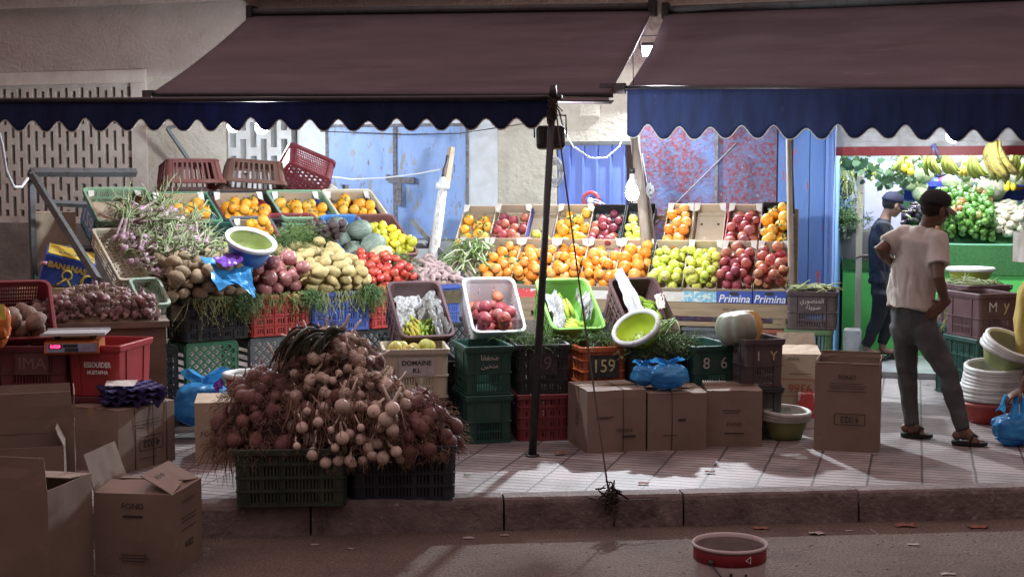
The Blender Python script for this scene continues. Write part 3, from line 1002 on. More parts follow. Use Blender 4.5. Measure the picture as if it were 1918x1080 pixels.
P_black = plastic('black', (.022, .024, .026), .12)
P_red = plastic('red', (.42, .055, .045), .15)
P_blue = plastic('blue', (.055, .10, .36), .15)
P_wine = plastic('wine red', (.23, .04, .05), .15)
P_dgreen = plastic('dark green', (.018, .075, .058), .12)
P_brown = plastic('brown', (.085, .05, .048), .15)
P_cream = plastic('cream', (.52, .47, .36), .35)
P_white = plastic('white', (.66, .68, .70), .15)
P_lime = plastic('lime green', (.22, .46, .10), .08)
P_sage = plastic('sage green', (.20, .34, .22), .2)
P_moss = plastic('moss green', (.10, .20, .09), .2)
P_orange = plastic('orange', (.50, .12, .045), .15)
P_grey = plastic('grey', (.11, .125, .135), .2)
P_mgreen = plastic('mid green', (.055, .20, .11), .2)
P_sky = plastic('sky blue', (.07, .20, .50), .1)
P_navy = plastic('navy', (.018, .030, .045), .12)
P_redbrown = plastic('red brown', (.15, .04, .035), .2)
P_dkgreen2 = plastic('olive dark green', (.022, .040, .026), .15)
marker_board = pm('black price board', (.02, .018, .018), (.05, .045, .042), scale=20, rough=.7)

# ---------------------------------------------------------------- produce
def nz_(p, s, k): return noise.noise(Vector(p) * s + Vector((k * 7.3, k * 3.1, k)))
VAR = {}
def variants(kind):
    if kind in VAR: return VAR[kind]
    out = []
    for k in range(5):
        m = MB()
        if kind == 'orange':
            m.ball((0, 0, 0), 1, 16, 10, lambda th, ph: (1 + .02 * sin(3 * th + k), .95 if ph < 2.9 else .90))
            m.tube([(0, 0, .90), (0, 0, .955)], .06, 5, mi=1)
            mats = [M_orange, M_stem]
        elif kind == 'mango':      # tree ripened orange with leaf bits
            m.ball((0, 0, 0), (1, 1, 1.08), 16, 10, lambda th, ph: 1 + .05 * sin(2 * th + k) * sin(ph))
            if k % 2 == 0:
                for q in range(3):
                    a = q * 2.1 + k
                    m.loft([[Vector((0, 0, 1.0)) + Vector((cos(a) * t * .9 - sin(a) * s_ * .22 * sin(pi * min(t, 1)), sin(a) * t * .9 + cos(a) * s_ * .22 * sin(pi * min(t, 1)), .18 * sin(t * 2.6))) for s_ in (-1, 1)] for t in (.02, .25, .5, .75, 1)], False, False, mi=1)
            mats = [M_mango, M_leaf]
        elif kind in ('apple', 'redapple'):
            def ap(th, ph):
                d = 1 + .04 * sin(5 * th) * max(0, cos(ph))
                if ph > 2.6: return (d, 1 - .28 * (ph - 2.6) / .54)
                if ph < .45: return (d, 1 - .22 * (.45 - ph) / .45)
                return (d * (1 + .06 * sin(ph - .5)), 1)
            m.ball((0, 0, 0), (1, 1, .93), 16, 12, ap)
            m.tube([(0, 0, .60), (.05, .02, .95)], .045, 5, mi=1)
            mats = [M_apple if kind == 'apple' else M_redapple, M_stem]
        elif kind == 'peach':
            m.ball((0, 0, 0), (1, 1, .94), 16, 11, lambda th, ph: (1 - .09 * math.exp(-(min(th, 2 * pi - th) * 3.2) ** 2) * sin(ph), 1 if ph < 2.75 else 1 - .2 * (ph - 2.75) / .4))
            mats = [M_peach]
        elif kind in ('potato', 'ypotato', 'rpotato'):
            def po(th, ph):
                p = Vector((sin(ph) * cos(th), sin(ph) * sin(th), cos(ph)))
                return 1 + .22 * nz_(p, 1.1, k) + .07 * nz_(p, 3.0, k + 9)
            m.ball((0, 0, 0), (1.46 if kind == 'ypotato' else 1.3, .96, .88), 14, 9, po)
            mats = [{'potato': M_potato, 'ypotato': M_ypotato, 'rpotato': M_rpotato}[kind]]
        elif kind == 'onion':
            m.ball((0, 0, 0), (1, 1, .92), 16, 11, lambda th, ph: (1 + .02 * sin(6 * th + k), 1 + (.35 * ((ph - 2.6) / .54) ** 2 if ph > 2.6 else 0)))
            m.tube([(0, 0, 1.15), (.03, .02, 1.4), (.12, .06, 1.6)], [.12, .07, .03], 5, mi=1)
            for q in range(7):
                a = q * .9
                m.tube([(0, 0, -.88), (.12 * cos(a), .12 * sin(a), -1.02), (.3 * cos(a), .3 * sin(a), -1.08 - .05 * (q % 3))], .018, 3, mi=1)
            mats = [M_onion, M_dry]
        elif kind == 'tomato':
            m.ball((0, 0, 0), (1, 1, .84), 16, 10, lambda th, ph: (1 + .035 * sin(5 * th + k), 1 if ph < 2.7 else 1 - .16 * (ph - 2.7) / .44))
            for q in range(5):
                a = q * 2 * pi / 5
                m.loft([[Vector((cos(a) * t - sin(a) * s_ * .09 * (1 - t * 1.6), sin(a) * t + cos(a) * s_ * .09 * (1 - t * 1.6), .74 + .10 * t)) for s_ in (-1, 1)] for t in (.02, .2, .45, .6)], False, False, mi=1)
            mats = [M_tomato, M_leaf]
        elif kind in ('lemon', 'lime'):
            m.ball((0, 0, 0), (.9, .9, 1.12), 14, 11, lambda th, ph: (1 + .03 * nz_((cos(th), sin(th), ph), 2, k), 1 + (.16 * ((ph - 2.7) / .44) if ph > 2.7 else (.10 * (.35 - ph) / .35 if ph < .35 else 0))))
            mats = [M_lemon if kind == 'lemon' else M_lime]
        elif kind == 'sweetpotato':
            pts = [Vector((t * 2.9, .32 * sin(t * 2.5 + k), .18 * sin(t * 3 + k * 2))) for t in (-1, -.85, -.6, -.3, 0, .3, .6, .85, 1)]
            m.tube(pts, [.10, .34, .66, .86 + .08 * sin(k), .95, .84, .6 + .1 * cos(k), .3, .06], 10)
            mats = [M_sweet]
        elif kind == 'beet':
            m.ball((0, 0, 0), (1, 1, .9), 14, 9, lambda th, ph: 1 + .09 * nz_((cos(th), sin(th), ph), 1.6, k))
            m.tube([(0, 0, -.8), (.1, 0, -1.3), (.3, .1, -1.9)], [.16, .08, .02], 5)
            for q in range(4): m.tube([(0, 0, .8), (.2 * cos(q * 1.6), .2 * sin(q * 1.6), 1.3)], .07, 4)
            mats = [M_beet]
        elif kind == 'melon':
            m.ball((0, 0, 0), (1, 1, 1.12 + .08 * (k % 3)), 40, 14, lambda th, ph: 1 - .030 * abs(cos(5 * th)) ** .7 * sin(ph) + .03 * nz_((cos(th), sin(th), ph), 1, k))
            m.tube([(0, 0, 1.1), (.05, .03, 1.32)], .07, 5, mi=1)
            mats = [M_melon, M_stem]
        elif kind == 'pepper':
            m.ball((0, 0, 0), (1, 1, 1.2), 16, 10, lambda th, ph: (1 - .12 * abs(cos(1.5 * th + k)) * (1 if ph > 1 else .8), 1 if ph < 2.6 else 1 - .3 * (ph - 2.6) / .54))
            m.tube([(0, 0, .8), (.03, .03, 1.15), (.16, .05, 1.35)], [.16, .10, .09], 6, mi=1)
            mats = [M_pepper, M_pstem]
        elif kind == 'garlic':
            rs = 1
            m.ball((0, 0, 0), (1, 1, .92), 16, 10, lambda th, ph: (1 - .07 * abs(sin(3.5 * th + k)) * sin(ph), 1 + (.4 * ((ph - 2.6) / .54) ** 2 if ph > 2.6 else 0)))
            L = 1.2 + 1.1 * (k % 3)
            m.tube([(0, 0, 1.1), (.05, .05 * k, 1.1 + L * .4), (.2 * sin(k), .2 * cos(k), 1.1 + L)], [.3, .2, .14], 6)
            for q in range(15):
                a = q * .7
                m.tube([(.1 * cos(a), .1 * sin(a), -.88), (.25 * cos(a), .25 * sin(a), -1.05), (.3 * cos(a) + .1 * sin(q), .35 * sin(a), -1.35 - .35 * (q % 4))], .022, 3, mi=1)
            mats = [M_garlic, M_dry]
        elif kind in ('redonion', 'darkonion'):
            m.ball((0, 0, 0), (1, 1, 1.05), 12, 9, lambda th, ph: (1 + .05 * sin(4 * th + k), 1 + (.5 * ((ph - 2.5) / .64) ** 2 if ph > 2.5 else 0)))
            m.tube([(0, 0, 1.3), (.1 * sin(k), .1, 1.8), (.4 * sin(k * 2), .3 * cos(k), 2.5)], [.22, .13, .05], 5, mi=1)
            for q in range(10):
                a = q * .63
                m.tube([(.12 * cos(a), .12 * sin(a), -.95), (.34 * cos(a), .34 * sin(a), -1.2), (.42 * cos(a + .5), .42 * sin(a + .5), -1.5 - .18 * (q % 3))], .03, 3, mi=2)
            mats = [M_redonion if kind == 'redonion' else M_darkonion, M_dryred, M_dry]
        elif kind == 'turnip':
            m.ball((0, 0, 0), (1, 1, .95), 14, 9, lambda th, ph: 1 + .05 * nz_((cos(th), sin(th), ph), 1.5, k))
            m.tube([(0, 0, -.85), (.05, 0, -1.4), (.2, .1, -1.8)], [.2, .08, .02], 5)
            mats = [M_turnip]
        elif kind == 'radish':
            m.tube([(-2.6, .1 * k, 0), (-1.5, .0, .05), (0, .1, 0), (1.2, 0, .0), (1.9, .05, .0), (2.2, .05, 0)], [.05, .42, .78, .95, .85, .4], 9)
            mats = [M_turnip]
        elif kind == 'eggplant':
            m.tube([(-1.7, 0, 0), (-1.4, 0, 0), (-.6, .1, 0), (.4, .15, 0), (1.2, .1, 0), (1.6, .05, 0)], [.2, .7, .95, .8, .5, .3], 10)
            m.tube([(1.45, .08, 0), (1.8, .05, 0), (2.3, -.1, .1)], [.5, .25, .12], 6, mi=1)
            mats = [M_egg, M_pstem]
        elif kind in ('cauliflower', 'cabbage'):
            if kind == 'cauliflower':
                m.ball((0, 0, .0), (1, 1, .75), 22, 12, lambda th, ph: 1 + .12 * nz_((sin(ph) * cos(th), sin(ph) * sin(th), cos(ph)), 3.2, k) + .05 * nz_((sin(ph) * cos(th), sin(ph) * sin(th), cos(ph)), 9, k))
                for q in range(8):
                    a = q * pi / 4
                    m.loft([[Vector((cos(a + s_ * .33 * (1 - t * .4)) * (.75 + .5 * t - .35 * t * t), sin(a + s_ * .33 * (1 - t * .4)) * (.75 + .5 * t - .35 * t * t), -.6 + 1.0 * t)) for s_ in (-1, 0, 1)] for t in (0, .35, .7, 1)], False, False, mi=1)
            else:
                m.ball((0, 0, 0), (1, 1, .9), 20, 12, lambda th, ph: 1 + .06 * nz_((sin(ph) * cos(th), sin(ph) * sin(th), cos(ph)), 2.5, k))
            mats = [M_cauli if kind == 'cauliflower' else M_cabbage, M_cleaf]
        out.append(m.mesh(kind, mats))
    VAR[kind] = out
    return out

M_stem = pm('stem', (.10, .07, .03), rough=.9)
M_dry = pm('dry root', (.30, .23, .15), (.20, .15, .09), scale=30, rough=.95, rnd=.2)
M_dryred = pm('dry red neck', (.16, .075, .075), rough=.95, rnd=.2)
M_leaf = pm('leaf green', (.055, .12, .035), (.09, .16, .05), scale=20, rough=.5, rnd=.2, transl=.2)
M_orange = pm('orange peel', (1, .5, .1), ramp=[(.66, .20, .022), (.72, .27, .03), (.76, .33, .07), (.66, .30, .09)], rough=.38, bump=.12, bscale=7, rnd=.05)
M_mango = pm('ripe orange peel', (1, .5, .1), ramp=[(.72, .30, .02), (.76, .36, .025), (.66, .26, .02), (.70, .40, .06)], rough=.45, bump=.2, bscale=6, spots=[((.30, .17, .03), 2.4, .62, .75)])
M_apple = pm('yellow green apple', (1, 1, 0), ramp=[(.50, .52, .07), (.60, .58, .12), (.42, .50, .06), (.62, .56, .17)], rough=.32, spots=[((.36, .24, .06), 3, .68, .78)])
M_redapple = pm('mixed red apple', (1, 1, 0), ramp=[(.30, .030, .040), (.42, .10, .07), (.36, .06, .06), (.56, .27, .12), (.22, .025, .04)], rough=.4, spots=[((.52, .30, .14), 1.6, .56, .74)])
M_peach = pm('dark peach', (1, 1, 0), ramp=[(.22, .035, .055), (.33, .055, .06), (.16, .03, .06), (.44, .15, .08), (.28, .04, .05)], rough=.55, spots=[((.55, .27, .09), 1.3, .60, .78)])
M_potato = pm('earthy potato', (.33, .25, .16), (.23, .165, .10), scale=2.2, rough=.85, bump=.25, bscale=8, rnd=.14)
M_rpotato = pm('dusky potato', (.27, .19, .15), (.18, .12, .10), scale=2.2, rough=.85, bump=.25, bscale=8, rnd=.14)
M_ypotato = pm('yellow potato', (.46, .37, .165), (.36, .27, .11), scale=2.2, rough=.7, bump=.2, bscale=8, rnd=.1)
M_onion = pm('red onion skin', (.40, .17, .15), (.26, .075, .09), scale=2.0, rough=.35, rnd=.12, stretch=(4, 4, .6), spots=[((.56, .38, .27), 1.8, .55, .72)])
M_tomato = pm('tomato skin', (1, 0, 0), ramp=[(.44, .045, .035), (.50, .075, .045), (.37, .035, .03), (.52, .13, .055)], rough=.22, spec=.6)
M_lemon = pm('lemon peel', (1, 1, 0), ramp=[(.70, .55, .03), (.62, .54, .05), (.46, .50, .05), (.72, .58, .06)], rough=.4, bump=.15, bscale=7)
M_lime = pm('lime peel', (0, 1, 0), ramp=[(.24, .36, .05), (.30, .40, .07), (.20, .30, .05), (.40, .42, .08)], rough=.4, bump=.15, bscale=7)
M_sweet = pm('sweet potato skin', (.25, .165, .165), (.36, .27, .25), scale=1.2, rough=.85, bump=.3, bscale=5, rnd=.16, thr=(.4, .7))
M_beet = pm('beet skin', (.05, .035, .045), (.09, .06, .06), scale=3, rough=.8, rnd=.2)
M_melon = pm('grey green melon', (.13, .18, .145), (.24, .29, .235), scale=2.5, rough=.6, rnd=.22, stretch=(2, 2, .5))
M_pepper = pm('green pepper skin', (0, 1, 0), ramp=[(.075, .20, .03), (.10, .25, .045), (.06, .16, .03), (.13, .27, .05), (.085, .22, .04), (.09, .22, .03), (.10, .24, .05), (.42, .10, .05)], rough=.25, spec=.6)
M_pstem = pm('pepper stem', (.20, .30, .10), rough=.6)
M_garlic = pm('garlic skin', (.72, .63, .53), (.54, .42, .35), scale=2.4, rough=.6, rnd=.2, stretch=(3, 3, .5), spots=[((.40, .22, .24), 1.5, .6, .74)])
M_darkonion = pm('dark rooted onion', (.11, .042, .045), (.19, .10, .08), scale=2.5, rough=.6, rnd=.25, stretch=(3, 3, .6))
M_redonion = pm('small purple onion', (.21, .105, .14), (.46, .36, .30), scale=2, rough=.5, rnd=.25, thr=(.4, .66), stretch=(3, 3, .6))
M_turnip = pm('white root skin', (.62, .58, .47), (.52, .48, .34), scale=2, rough=.55, rnd=.1)
M_egg = pm('aubergine skin', (.03, .02, .035), (.05, .03, .05), scale=3, rough=.2, spec=.7)
M_cauli = pm('cauliflower curd', (.62, .60, .50), (.52, .50, .36), scale=3, rough=.8, bump=.5, bscale=12, rnd=.06)
M_cabbage = pm('pale green cabbage', (.36, .46, .24), (.50, .56, .38), scale=3, rough=.55, rnd=.12, bump=.4)
M_cleaf = pm('cauliflower leaf', (.20, .32, .12), (.35, .44, .25), scale=3, rough=.6)

def pack(w_, l_, n, r, th=0., floor=None, k=10, rng=R, spread=.93, jit=.1, aspect=1.):
    """drop n balls of radius r into w by l; the frame leans back by th so they gather at the front"""
    pts = []
    ct, st = cos(th), sin(th)
    for _ in range(n):
        best = None
        for _q in range(k):
            x, y = rng.uniform(-w_ / 2 + r * .85, w_ / 2 - r * .85), rng.uniform(r * .8, l_ - r * .6)
            z = (floor(x, y) if floor else 0) + r * .95
            for (a, b, c, q) in pts:
                d2 = (a - x) ** 2 + (b - y) ** 2
                dd = (r + q) * spread
                if d2 < dd * dd: z = max(z, c + sqrt(dd * dd - d2) * .95)
            sc_ = z * ct + y * st
            if best is None or sc_ < best[0]: best = (sc_, x, y, z)
        pts.append((best[1], best[2], best[3], r * rng.uniform(1 - jit, 1 + jit)))
    return pts

def fill(kind, label, cat, group, M, w_, l_, n, r, th=0., floor=None, k=10, name=None, mode='any', seed=0, jit=.18, spread=.93, keep=None):
    """M: frame with x across, y up the slope from the front edge, z out"""
    rng = random.Random(hash_(label) + seed)
    vs = variants(kind)
    res = []
    for x, y, z, q in pack(w_, l_, n, r, th, floor, k, rng, spread, jit):
        if keep and not keep(x, y, z): continue
        if mode == 'any': E = Rz(rng.uniform(0, 6.28)) @ Rx(rng.uniform(0, 3.1)) @ Rz(rng.uniform(0, 6.28))
        elif mode == 'up': E = Rx(-th) @ Rz(rng.uniform(0, 6.28)) @ Rx(rng.uniform(-.9, .9)) @ Rz(rng.uniform(0, 6.28))
        elif mode == 'out': E = Rx(pi / 2 - th * .4 + rng.uniform(-.5, .5)) @ Rz(rng.uniform(0, 6.28))
        elif mode == 'lie': E = Rz(rng.gauss(0, .9)) @ Rx(rng.uniform(0, 6.28)) @ Ry(rng.gauss(0, .25))
        elif mode == 'down': E = Rx(rng.gauss(1.1, .5)) @ Ry(rng.gauss(0, .5)) @ Rz(rng.uniform(0, 6.28))
        o = link(name or kind, rng.choice(vs), None, M @ T(x, y, z) @ E @ S(q, q, q))
        tag(o, label, cat, group)
        res.append(o)
    return res
def hash_(s):
    h = 0
    for c in s: h = (h * 131 + ord(c)) % 1000003
    return h

# ---------------------------------------------------------------- greens, stalks, fringes
M_scal = [pm('scallion leaf', (.20, .27, .11), (.38, .39, .24), scale=7, rough=.55, transl=.15), pm('scallion purple', (.27, .14, .19), (.50, .42, .40), scale=14, rough=.45),
          pm('scallion bulb', (.55, .45, .45), (.32, .15, .26), scale=25, rough=.4), M_dry]
def scallion(k):
    r = random.Random(100 + k)
    m = MB()
    L = r.uniform(.22, .36)
    m.ball((0, 0, 0), (.021, .021, .025), 9, 7, mi=2)
    bend = r.uniform(-.05, .05)
    stem = [Vector((bend * t * t, 0, .015 + L * .4 * t)) for t in (0, .35, .7, 1)]
    m.tube(stem, [.012, .009, .0085, .008], 7, mi=1)
    for q in range(5):
        a = r.uniform(0, 6.28)
        e = stem[-1]
        Lq = L * r.uniform(.35, .75)
        d = Vector((cos(a) * .5, sin(a) * .5, 1)).normalized()
        pts, p = [e - Vector((0, 0, .02))], e.copy()
        for i in range(5):
            p = p + d * Lq / 5
            pts.append(p)
            d = (d + Vector((r.gauss(0, .45), r.gauss(0, .45), r.gauss(-.1, .35)))).normalized()
        m.tube(pts, [.005, .0055, .005, .004, .003, .001], 5, mi=0)
    for q in range(18):
        a = r.uniform(0, 6.28)
        rr_ = r.uniform(.012, .035)
        m.tube([(cos(a) * .006, sin(a) * .006, -.016), (cos(a) * rr_ * .6, sin(a) * rr_ * .6, -.03), (cos(a) * rr_ + r.uniform(-.01, .01), sin(a) * rr_, -.04 - r.uniform(0, .03))], .0012, 3, mi=3)
    return m.mesh('spring_onion', M_scal)
SC = [scallion(k) for k in range(9)]

def strands(mb, p, n, L, spread, rad=.0022, down=Vector((0, 0, -1)), rng=R, curl=.02, knob=0., mi=0):
    for _ in range(n):
        q = Vector(p) + Vector((rng.gauss(0, spread), rng.gauss(0, spread), rng.gauss(0, spread * .3)))
        d = (down + Vector((rng.gauss(0, .3), rng.gauss(0, .3), rng.gauss(0, .12)))).normalized()
        l = L * rng.uniform(.4, 1.1)
        pts = [q]
        for i in range(4):
            d = (d + Vector((rng.gauss(0, curl * 10), rng.gauss(0, curl * 10), rng.gauss(-.08, curl * 4)))).normalized()
            pts.append(pts[-1] + d * l / 4)
        mb.tube(pts, [rad, rad, rad * .9, rad * .7, rad * .3], 4, mi=mi)
        if knob:
            for i in range(1, 5):
                for _k in range(2):
                    if rng.random() < .8:
                        c = pts[i] + Vector((rng.gauss(0, knob), rng.gauss(0, knob), rng.gauss(0, knob)))
                        mb.ball(c, (knob * .55, knob * .55, knob * 1.1), 5, 4, mi=mi)
fringe_m = pm('dry yellow green vine', (.42, .42, .17), (.28, .30, .11), scale=14, rough=.9)
herb_m = pm('fresh dark herb', (.045, .10, .022), (.10, .17, .045), scale=10, rough=.6, transl=.15)
herb_light = pm('fresh light herb', (.15, .26, .06), (.26, .34, .13), scale=9, rough=.55, transl=.2)

def herb_bunch(mb, c, n, L, r, rng, up=Vector((0, 0, 1)), leaf=.010, mi=0, lean=.6):
    """feathery bunch: thin stalks with many small leaf blades"""
    for _ in range(n):
        q = Vector(c) + Vector((rng.gauss(0, r), rng.gauss(0, r), rng.gauss(0, r * .3)))
        d = (up + Vector((rng.gauss(0, lean), rng.gauss(0, lean), rng.gauss(0, lean * .4)))).normalized()
        l = L * rng.uniform(.5, 1.1)
        pts = [q]
        for i in range(4):
            d = (d + Vector((rng.gauss(0, .22), rng.gauss(0, .22), rng.gauss(-.18, .15)))).normalized()
            pts.append(pts[-1] + d * l / 4)
        mb.tube(pts, [.0018, .0016, .0013, .001, .0006], 3, mi=mi)
        for i in range(1, 5):
            for _k in range(3):
                b = pts[i].lerp(pts[i - 1], rng.random())
                u = Vector((rng.gauss(0, 1), rng.gauss(0, 1), rng.gauss(0, .8))).normalized() * leaf * rng.uniform(.7, 2.2)
                v = u.orthogonal().normalized() * leaf * .22
                mb.add([b, b + u * .5 + v, b + u, b + u * .5 - v], [(0, 1, 2, 3)], False, mi)

# ---------------------------------------------------------------- cardboard
def carton(label, M, wd, ln, h, mat=None, flaps=None, marks=(), strings=False, taped=True, group=None, name='cardboard_box', closed=True, dents=0):
    mat = mat or card
    g = thing(name, label, 'box', M, group)
    t = .005
    rng = random.Random(hash_(label))
    def wl_(a, b, fn=None, n=9):
        """a slightly buckled wall from plan point a to b"""
        a, b = Vector((*a, 0)), Vector((*b, 0))
        nr = Vector((-(b - a).y, (b - a).x, 0)).normalized()
        sd = rng.uniform(0, 50)
        gr = [[a.lerp(b, i / n) + Vector((0, 0, h * j / n)) + nr * (.011 * noise.noise(Vector((i / n * 2.2, j / n * 2.2, sd))) * sin(pi * i / n) * (1 if j < n else .5)) for i in range(n + 1)] for j in range(n + 1)]
        return gr, [[p + nr * t for p in r] for r in gr]
    x, y = wd / 2, ln / 2
    mb = MB()
    for a, b in (((-x, -y), (x, -y)), ((x, -y + t), (x, y - t)), ((x, y), (-x, y)), ((-x, y - t), (-x, -y + t))):
        o_, i_ = wl_(a, b)
        mb.shell(o_, i_, False, lambda i, j: False, False)
    mb.b2((-x + t, -y + t, .001), (x - t, y - t, .006))
    mb.build('body', mat, g)
    if closed:
        gap = .003
        for s_ in (-1, 1):
            z0 = h + .0005
            m = MB()
            n = 8
            gr = [[Vector((-x + wd * i / n, s_ * (y - (y - gap) * j / 3), z0 + t + .004 * noise.noise(Vector((i * .5, j, s_ * 3 + wd))) + .006 * (j / 3) * rng.random())) for i in range(n + 1)] for j in range(4)]
            m.shell(gr, [[p - Vector((0, 0, t)) for p in r] for r in gr], False, lambda i, j: False)
            m.build('flap', mat, g)
        if taped:
            MB().b2((-x - .0006, -.024, h + .0115), (x + .0006, .024, h + .0125)).b2((-x - .0012, -.024, h - .07), (-x - .0002, .024, h + .0117)).b2((x + .0002, -.024, h - .07), (x + .0012, .024, h + .0117)).build('tape', tape, g)
    for fl_ in flaps or ():          # (side, angle from upright outwards, length)
        sd, ang, L = fl_[:3]
        half = (x if sd in (0, 2) else y) - .004
        B = {0: T(0, -y, h) , 2: T(0, y, h) @ Rz(pi), 1: T(x, 0, h) @ Rz(pi / 2), 3: T(-x, 0, h) @ Rz(-pi / 2)}[sd]
        n = 6
        gr = [[Vector((-half + 2 * half * i / n + (.012 * j / 3 if i == 0 else -.012 * j / 3 if i == n else 0), .006 * noise.noise(Vector((i * .6, j * .7, hash_(label) % 97))), L * j / 3)) for i in range(n + 1)] for j in range(4)]
        m = MB().shell(gr, [[p + Vector((0, t, 0)) for p in r] for r in gr], False, lambda i, j: False)
        f = m.build('flap', fl_[3] if len(fl_) > 3 else mat, g, B @ Rx(ang))
        if len(fl_) > 4:
            fl_[4](f, half, L)
    if strings:
        m = MB()
        d = .004
        for ax in strings:
            if ax == 'x':
                c = rng.uniform(-.12, .12) * ln
                pts = [(-x - d, c, .004), (-x - d, c, h + .01), (0, c, h + .017), (x + d, c, h + .01), (x + d, c, .004)]
            else:
                c = (rng.uniform(-.12, .12) if ax == 'y' else float(ax)) * wd
                pts = [(c, -y - d, .004), (c + .004, -y - d, h * .5), (c, -y - d, h + .01), (c, 0, h + .017), (c, y + d, h + .01), (c, y + d, .004)]
            m.tube(pts, .0024, 5)
        m.build('string', string_m, g)
    for mk_ in marks: mk_(g, wd, ln, h)
    return g

def printed(side, words, mat=dark_print):
    def f(g, wd, ln, h):
        d = .0075
        B = {0: T(0, -ln / 2 - d, 0) @ FRONT, 3: T(-wd / 2 - d, 0, 0) @ LEFTF, 1: T(wd / 2 + d, 0, 0) @ RIGHTF, 4: T(0, 0, h + .012)}[side]
        for t in words:
            body, size, dx, dz = t[:4]
            kw = dict(t[4]) if len(t) > 4 else {}
            rot = kw.pop('rot', 0)
            text(g, body, size, B @ T(dx, dz, 0) @ Rz(rot), kw.pop('mat', mat), ext=.0004, **kw)
    return f
def print_bars(side, bars, mat=None):
    """thin printed lines (dx, dz, width, height)"""
    def f(g, wd, ln, h):
        d = .0072
        B = {0: T(0, -ln / 2 - d, 0) @ FRONT, 3: T(-wd / 2 - d, 0, 0) @ LEFTF, 1: T(wd / 2 + d, 0, 0) @ RIGHTF}[side]
        m = MB()
        for dx, dz, a, b in bars: m.box((dx, dz, 0), (a, b, .0008))
        m.build('print_line', mat or dark_print, g, B)
    return f
def frame_bars(cx, cz, a, b, t=.004):
    return [(cx, cz - b / 2, a, t), (cx, cz + b / 2, a, t), (cx - a / 2, cz, t, b), (cx + a / 2, cz, t, b)]

def fruit_tray(label, M, wd=.30, ln=.5, h=.10, mat=None, wall=None, tabs=True, group=None, front=None, holes=False, fh=None):
    """shallow cardboard fruit tray; front at y = 0, back at y = ln, floor at z = 0"""
    mat = mat or card_light
    wall = wall or mat
    g = thing('fruit_tray', label, 'fruit tray', M, group)
    t = .005
    x = wd / 2
    fh = fh or h * .8
    MB().b2((-x, 0, -t), (x, ln, 0)).build('base', mat, g)
    MB().b2((-x, .0, .0005), (-x + t, ln, h * .8)).build('side_wall', wall, g)
    MB().b2((x - t, .0, .0005), (x, ln, h * .8)).build('side_wall', wall, g)
    MB().b2((-x + t + .0005, ln - t, .0005), (x - t - .0005, ln, h * 1.05)).build('back_wall', mat, g)
    f = MB().b2((-x + t + .0005, 0, .0005), (x - t - .0005, t, fh)).build('front_wall', front or mat, g)
    if tabs:
        for s_ in (-1, 1):
            MB().add([(s_ * (x - .003), ln - .06, h * .8), (s_ * (x - .003), ln + .003, h * 1.12), (s_ * (x - .055), ln + .002, h * 1.12), (s_ * (x - .045), ln - .045, h * .86),
                      (s_ * (x - .003), ln - .06, h * .76), (s_ * (x - .003), ln + .003, h * 1.07), (s_ * (x - .055), ln + .002, h * 1.07), (s_ * (x - .045), ln - .045, h * .82)],
                     [(0, 1, 2, 3), (7, 6, 5, 4), (0, 4, 5, 1), (1, 5, 6, 2), (2, 6, 7, 3), (3, 7, 4, 0)], False).build('corner_tab', card_white, g)
    if holes:
        MB().lathe([(.012, .001), (.0, .0012)], 10, M=T(-.07, ln * .72, 0)).lathe([(.012, .001), (.0, .0012)], 10, M=T(.07, ln * .72, 0)).build('vent_hole', dark_print, g)  # flat dark discs, the shade of holes painted on the base
    return g
# ================================================================= LEFT STALL (its front runs away to the right)
LA = radians(36)
L0 = Vector((-2.31, 9.71, 0))
LE = Vector((cos(LA), sin(LA), 0))
LB = Vector((-sin(LA), cos(LA), 0))
def SL(s, b, z): return L0 + LE * s + LB * b + Vector((0, 0, z))
def ML(s, b, z, tilt=0.): return T(SL(s, b, z)) @ Rz(LA) @ Rx(tilt)
def upright(s, b, z, wd, ln): return ML(s + wd / 2, b + ln / 2, z)
def lip(s, b, z, tilt, ln, h): return ML(s, b, z, tilt) @ T(0, ln / 2, -h)

# base crates standing on end, latticed bottoms facing out
def on_end(label, mat, s, wd=.40, hgt=.60, dp=.30, b=0.0, style='bars', z=0., group='crates on end under the vegetable stall'):
    # local z axis (opening) points into the stall
    M = ML(s + wd / 2, b, z) @ Rx(-pi / 2) @ T(0, -hgt / 2, .001)
    return crate(label, mat, M, style, wd, hgt, dp, .03, 'lattice', .05, group)
on_end('black crate standing on end beneath the potato crate, beside the wooden box', P_black, -.40, .36)
on_end('green lattice crate on end beneath the black potato crate', P_mgreen, 0.01, .41)
on_end('grey lattice crate on end beneath the red onion crate', P_grey, .50, .42)
on_end('cream lattice crate on end behind the garlic mound', P_cream, .96, .40)
on_end('black lattice crate on end beneath the blue potato crate', P_black, 1.38, .38)
on_end('green lattice crate on end beneath the red tomato crate', P_mgreen, 1.78, .42)
on_end('dark crate on end beneath the sweet potato crate', P_black, 2.22, .42)

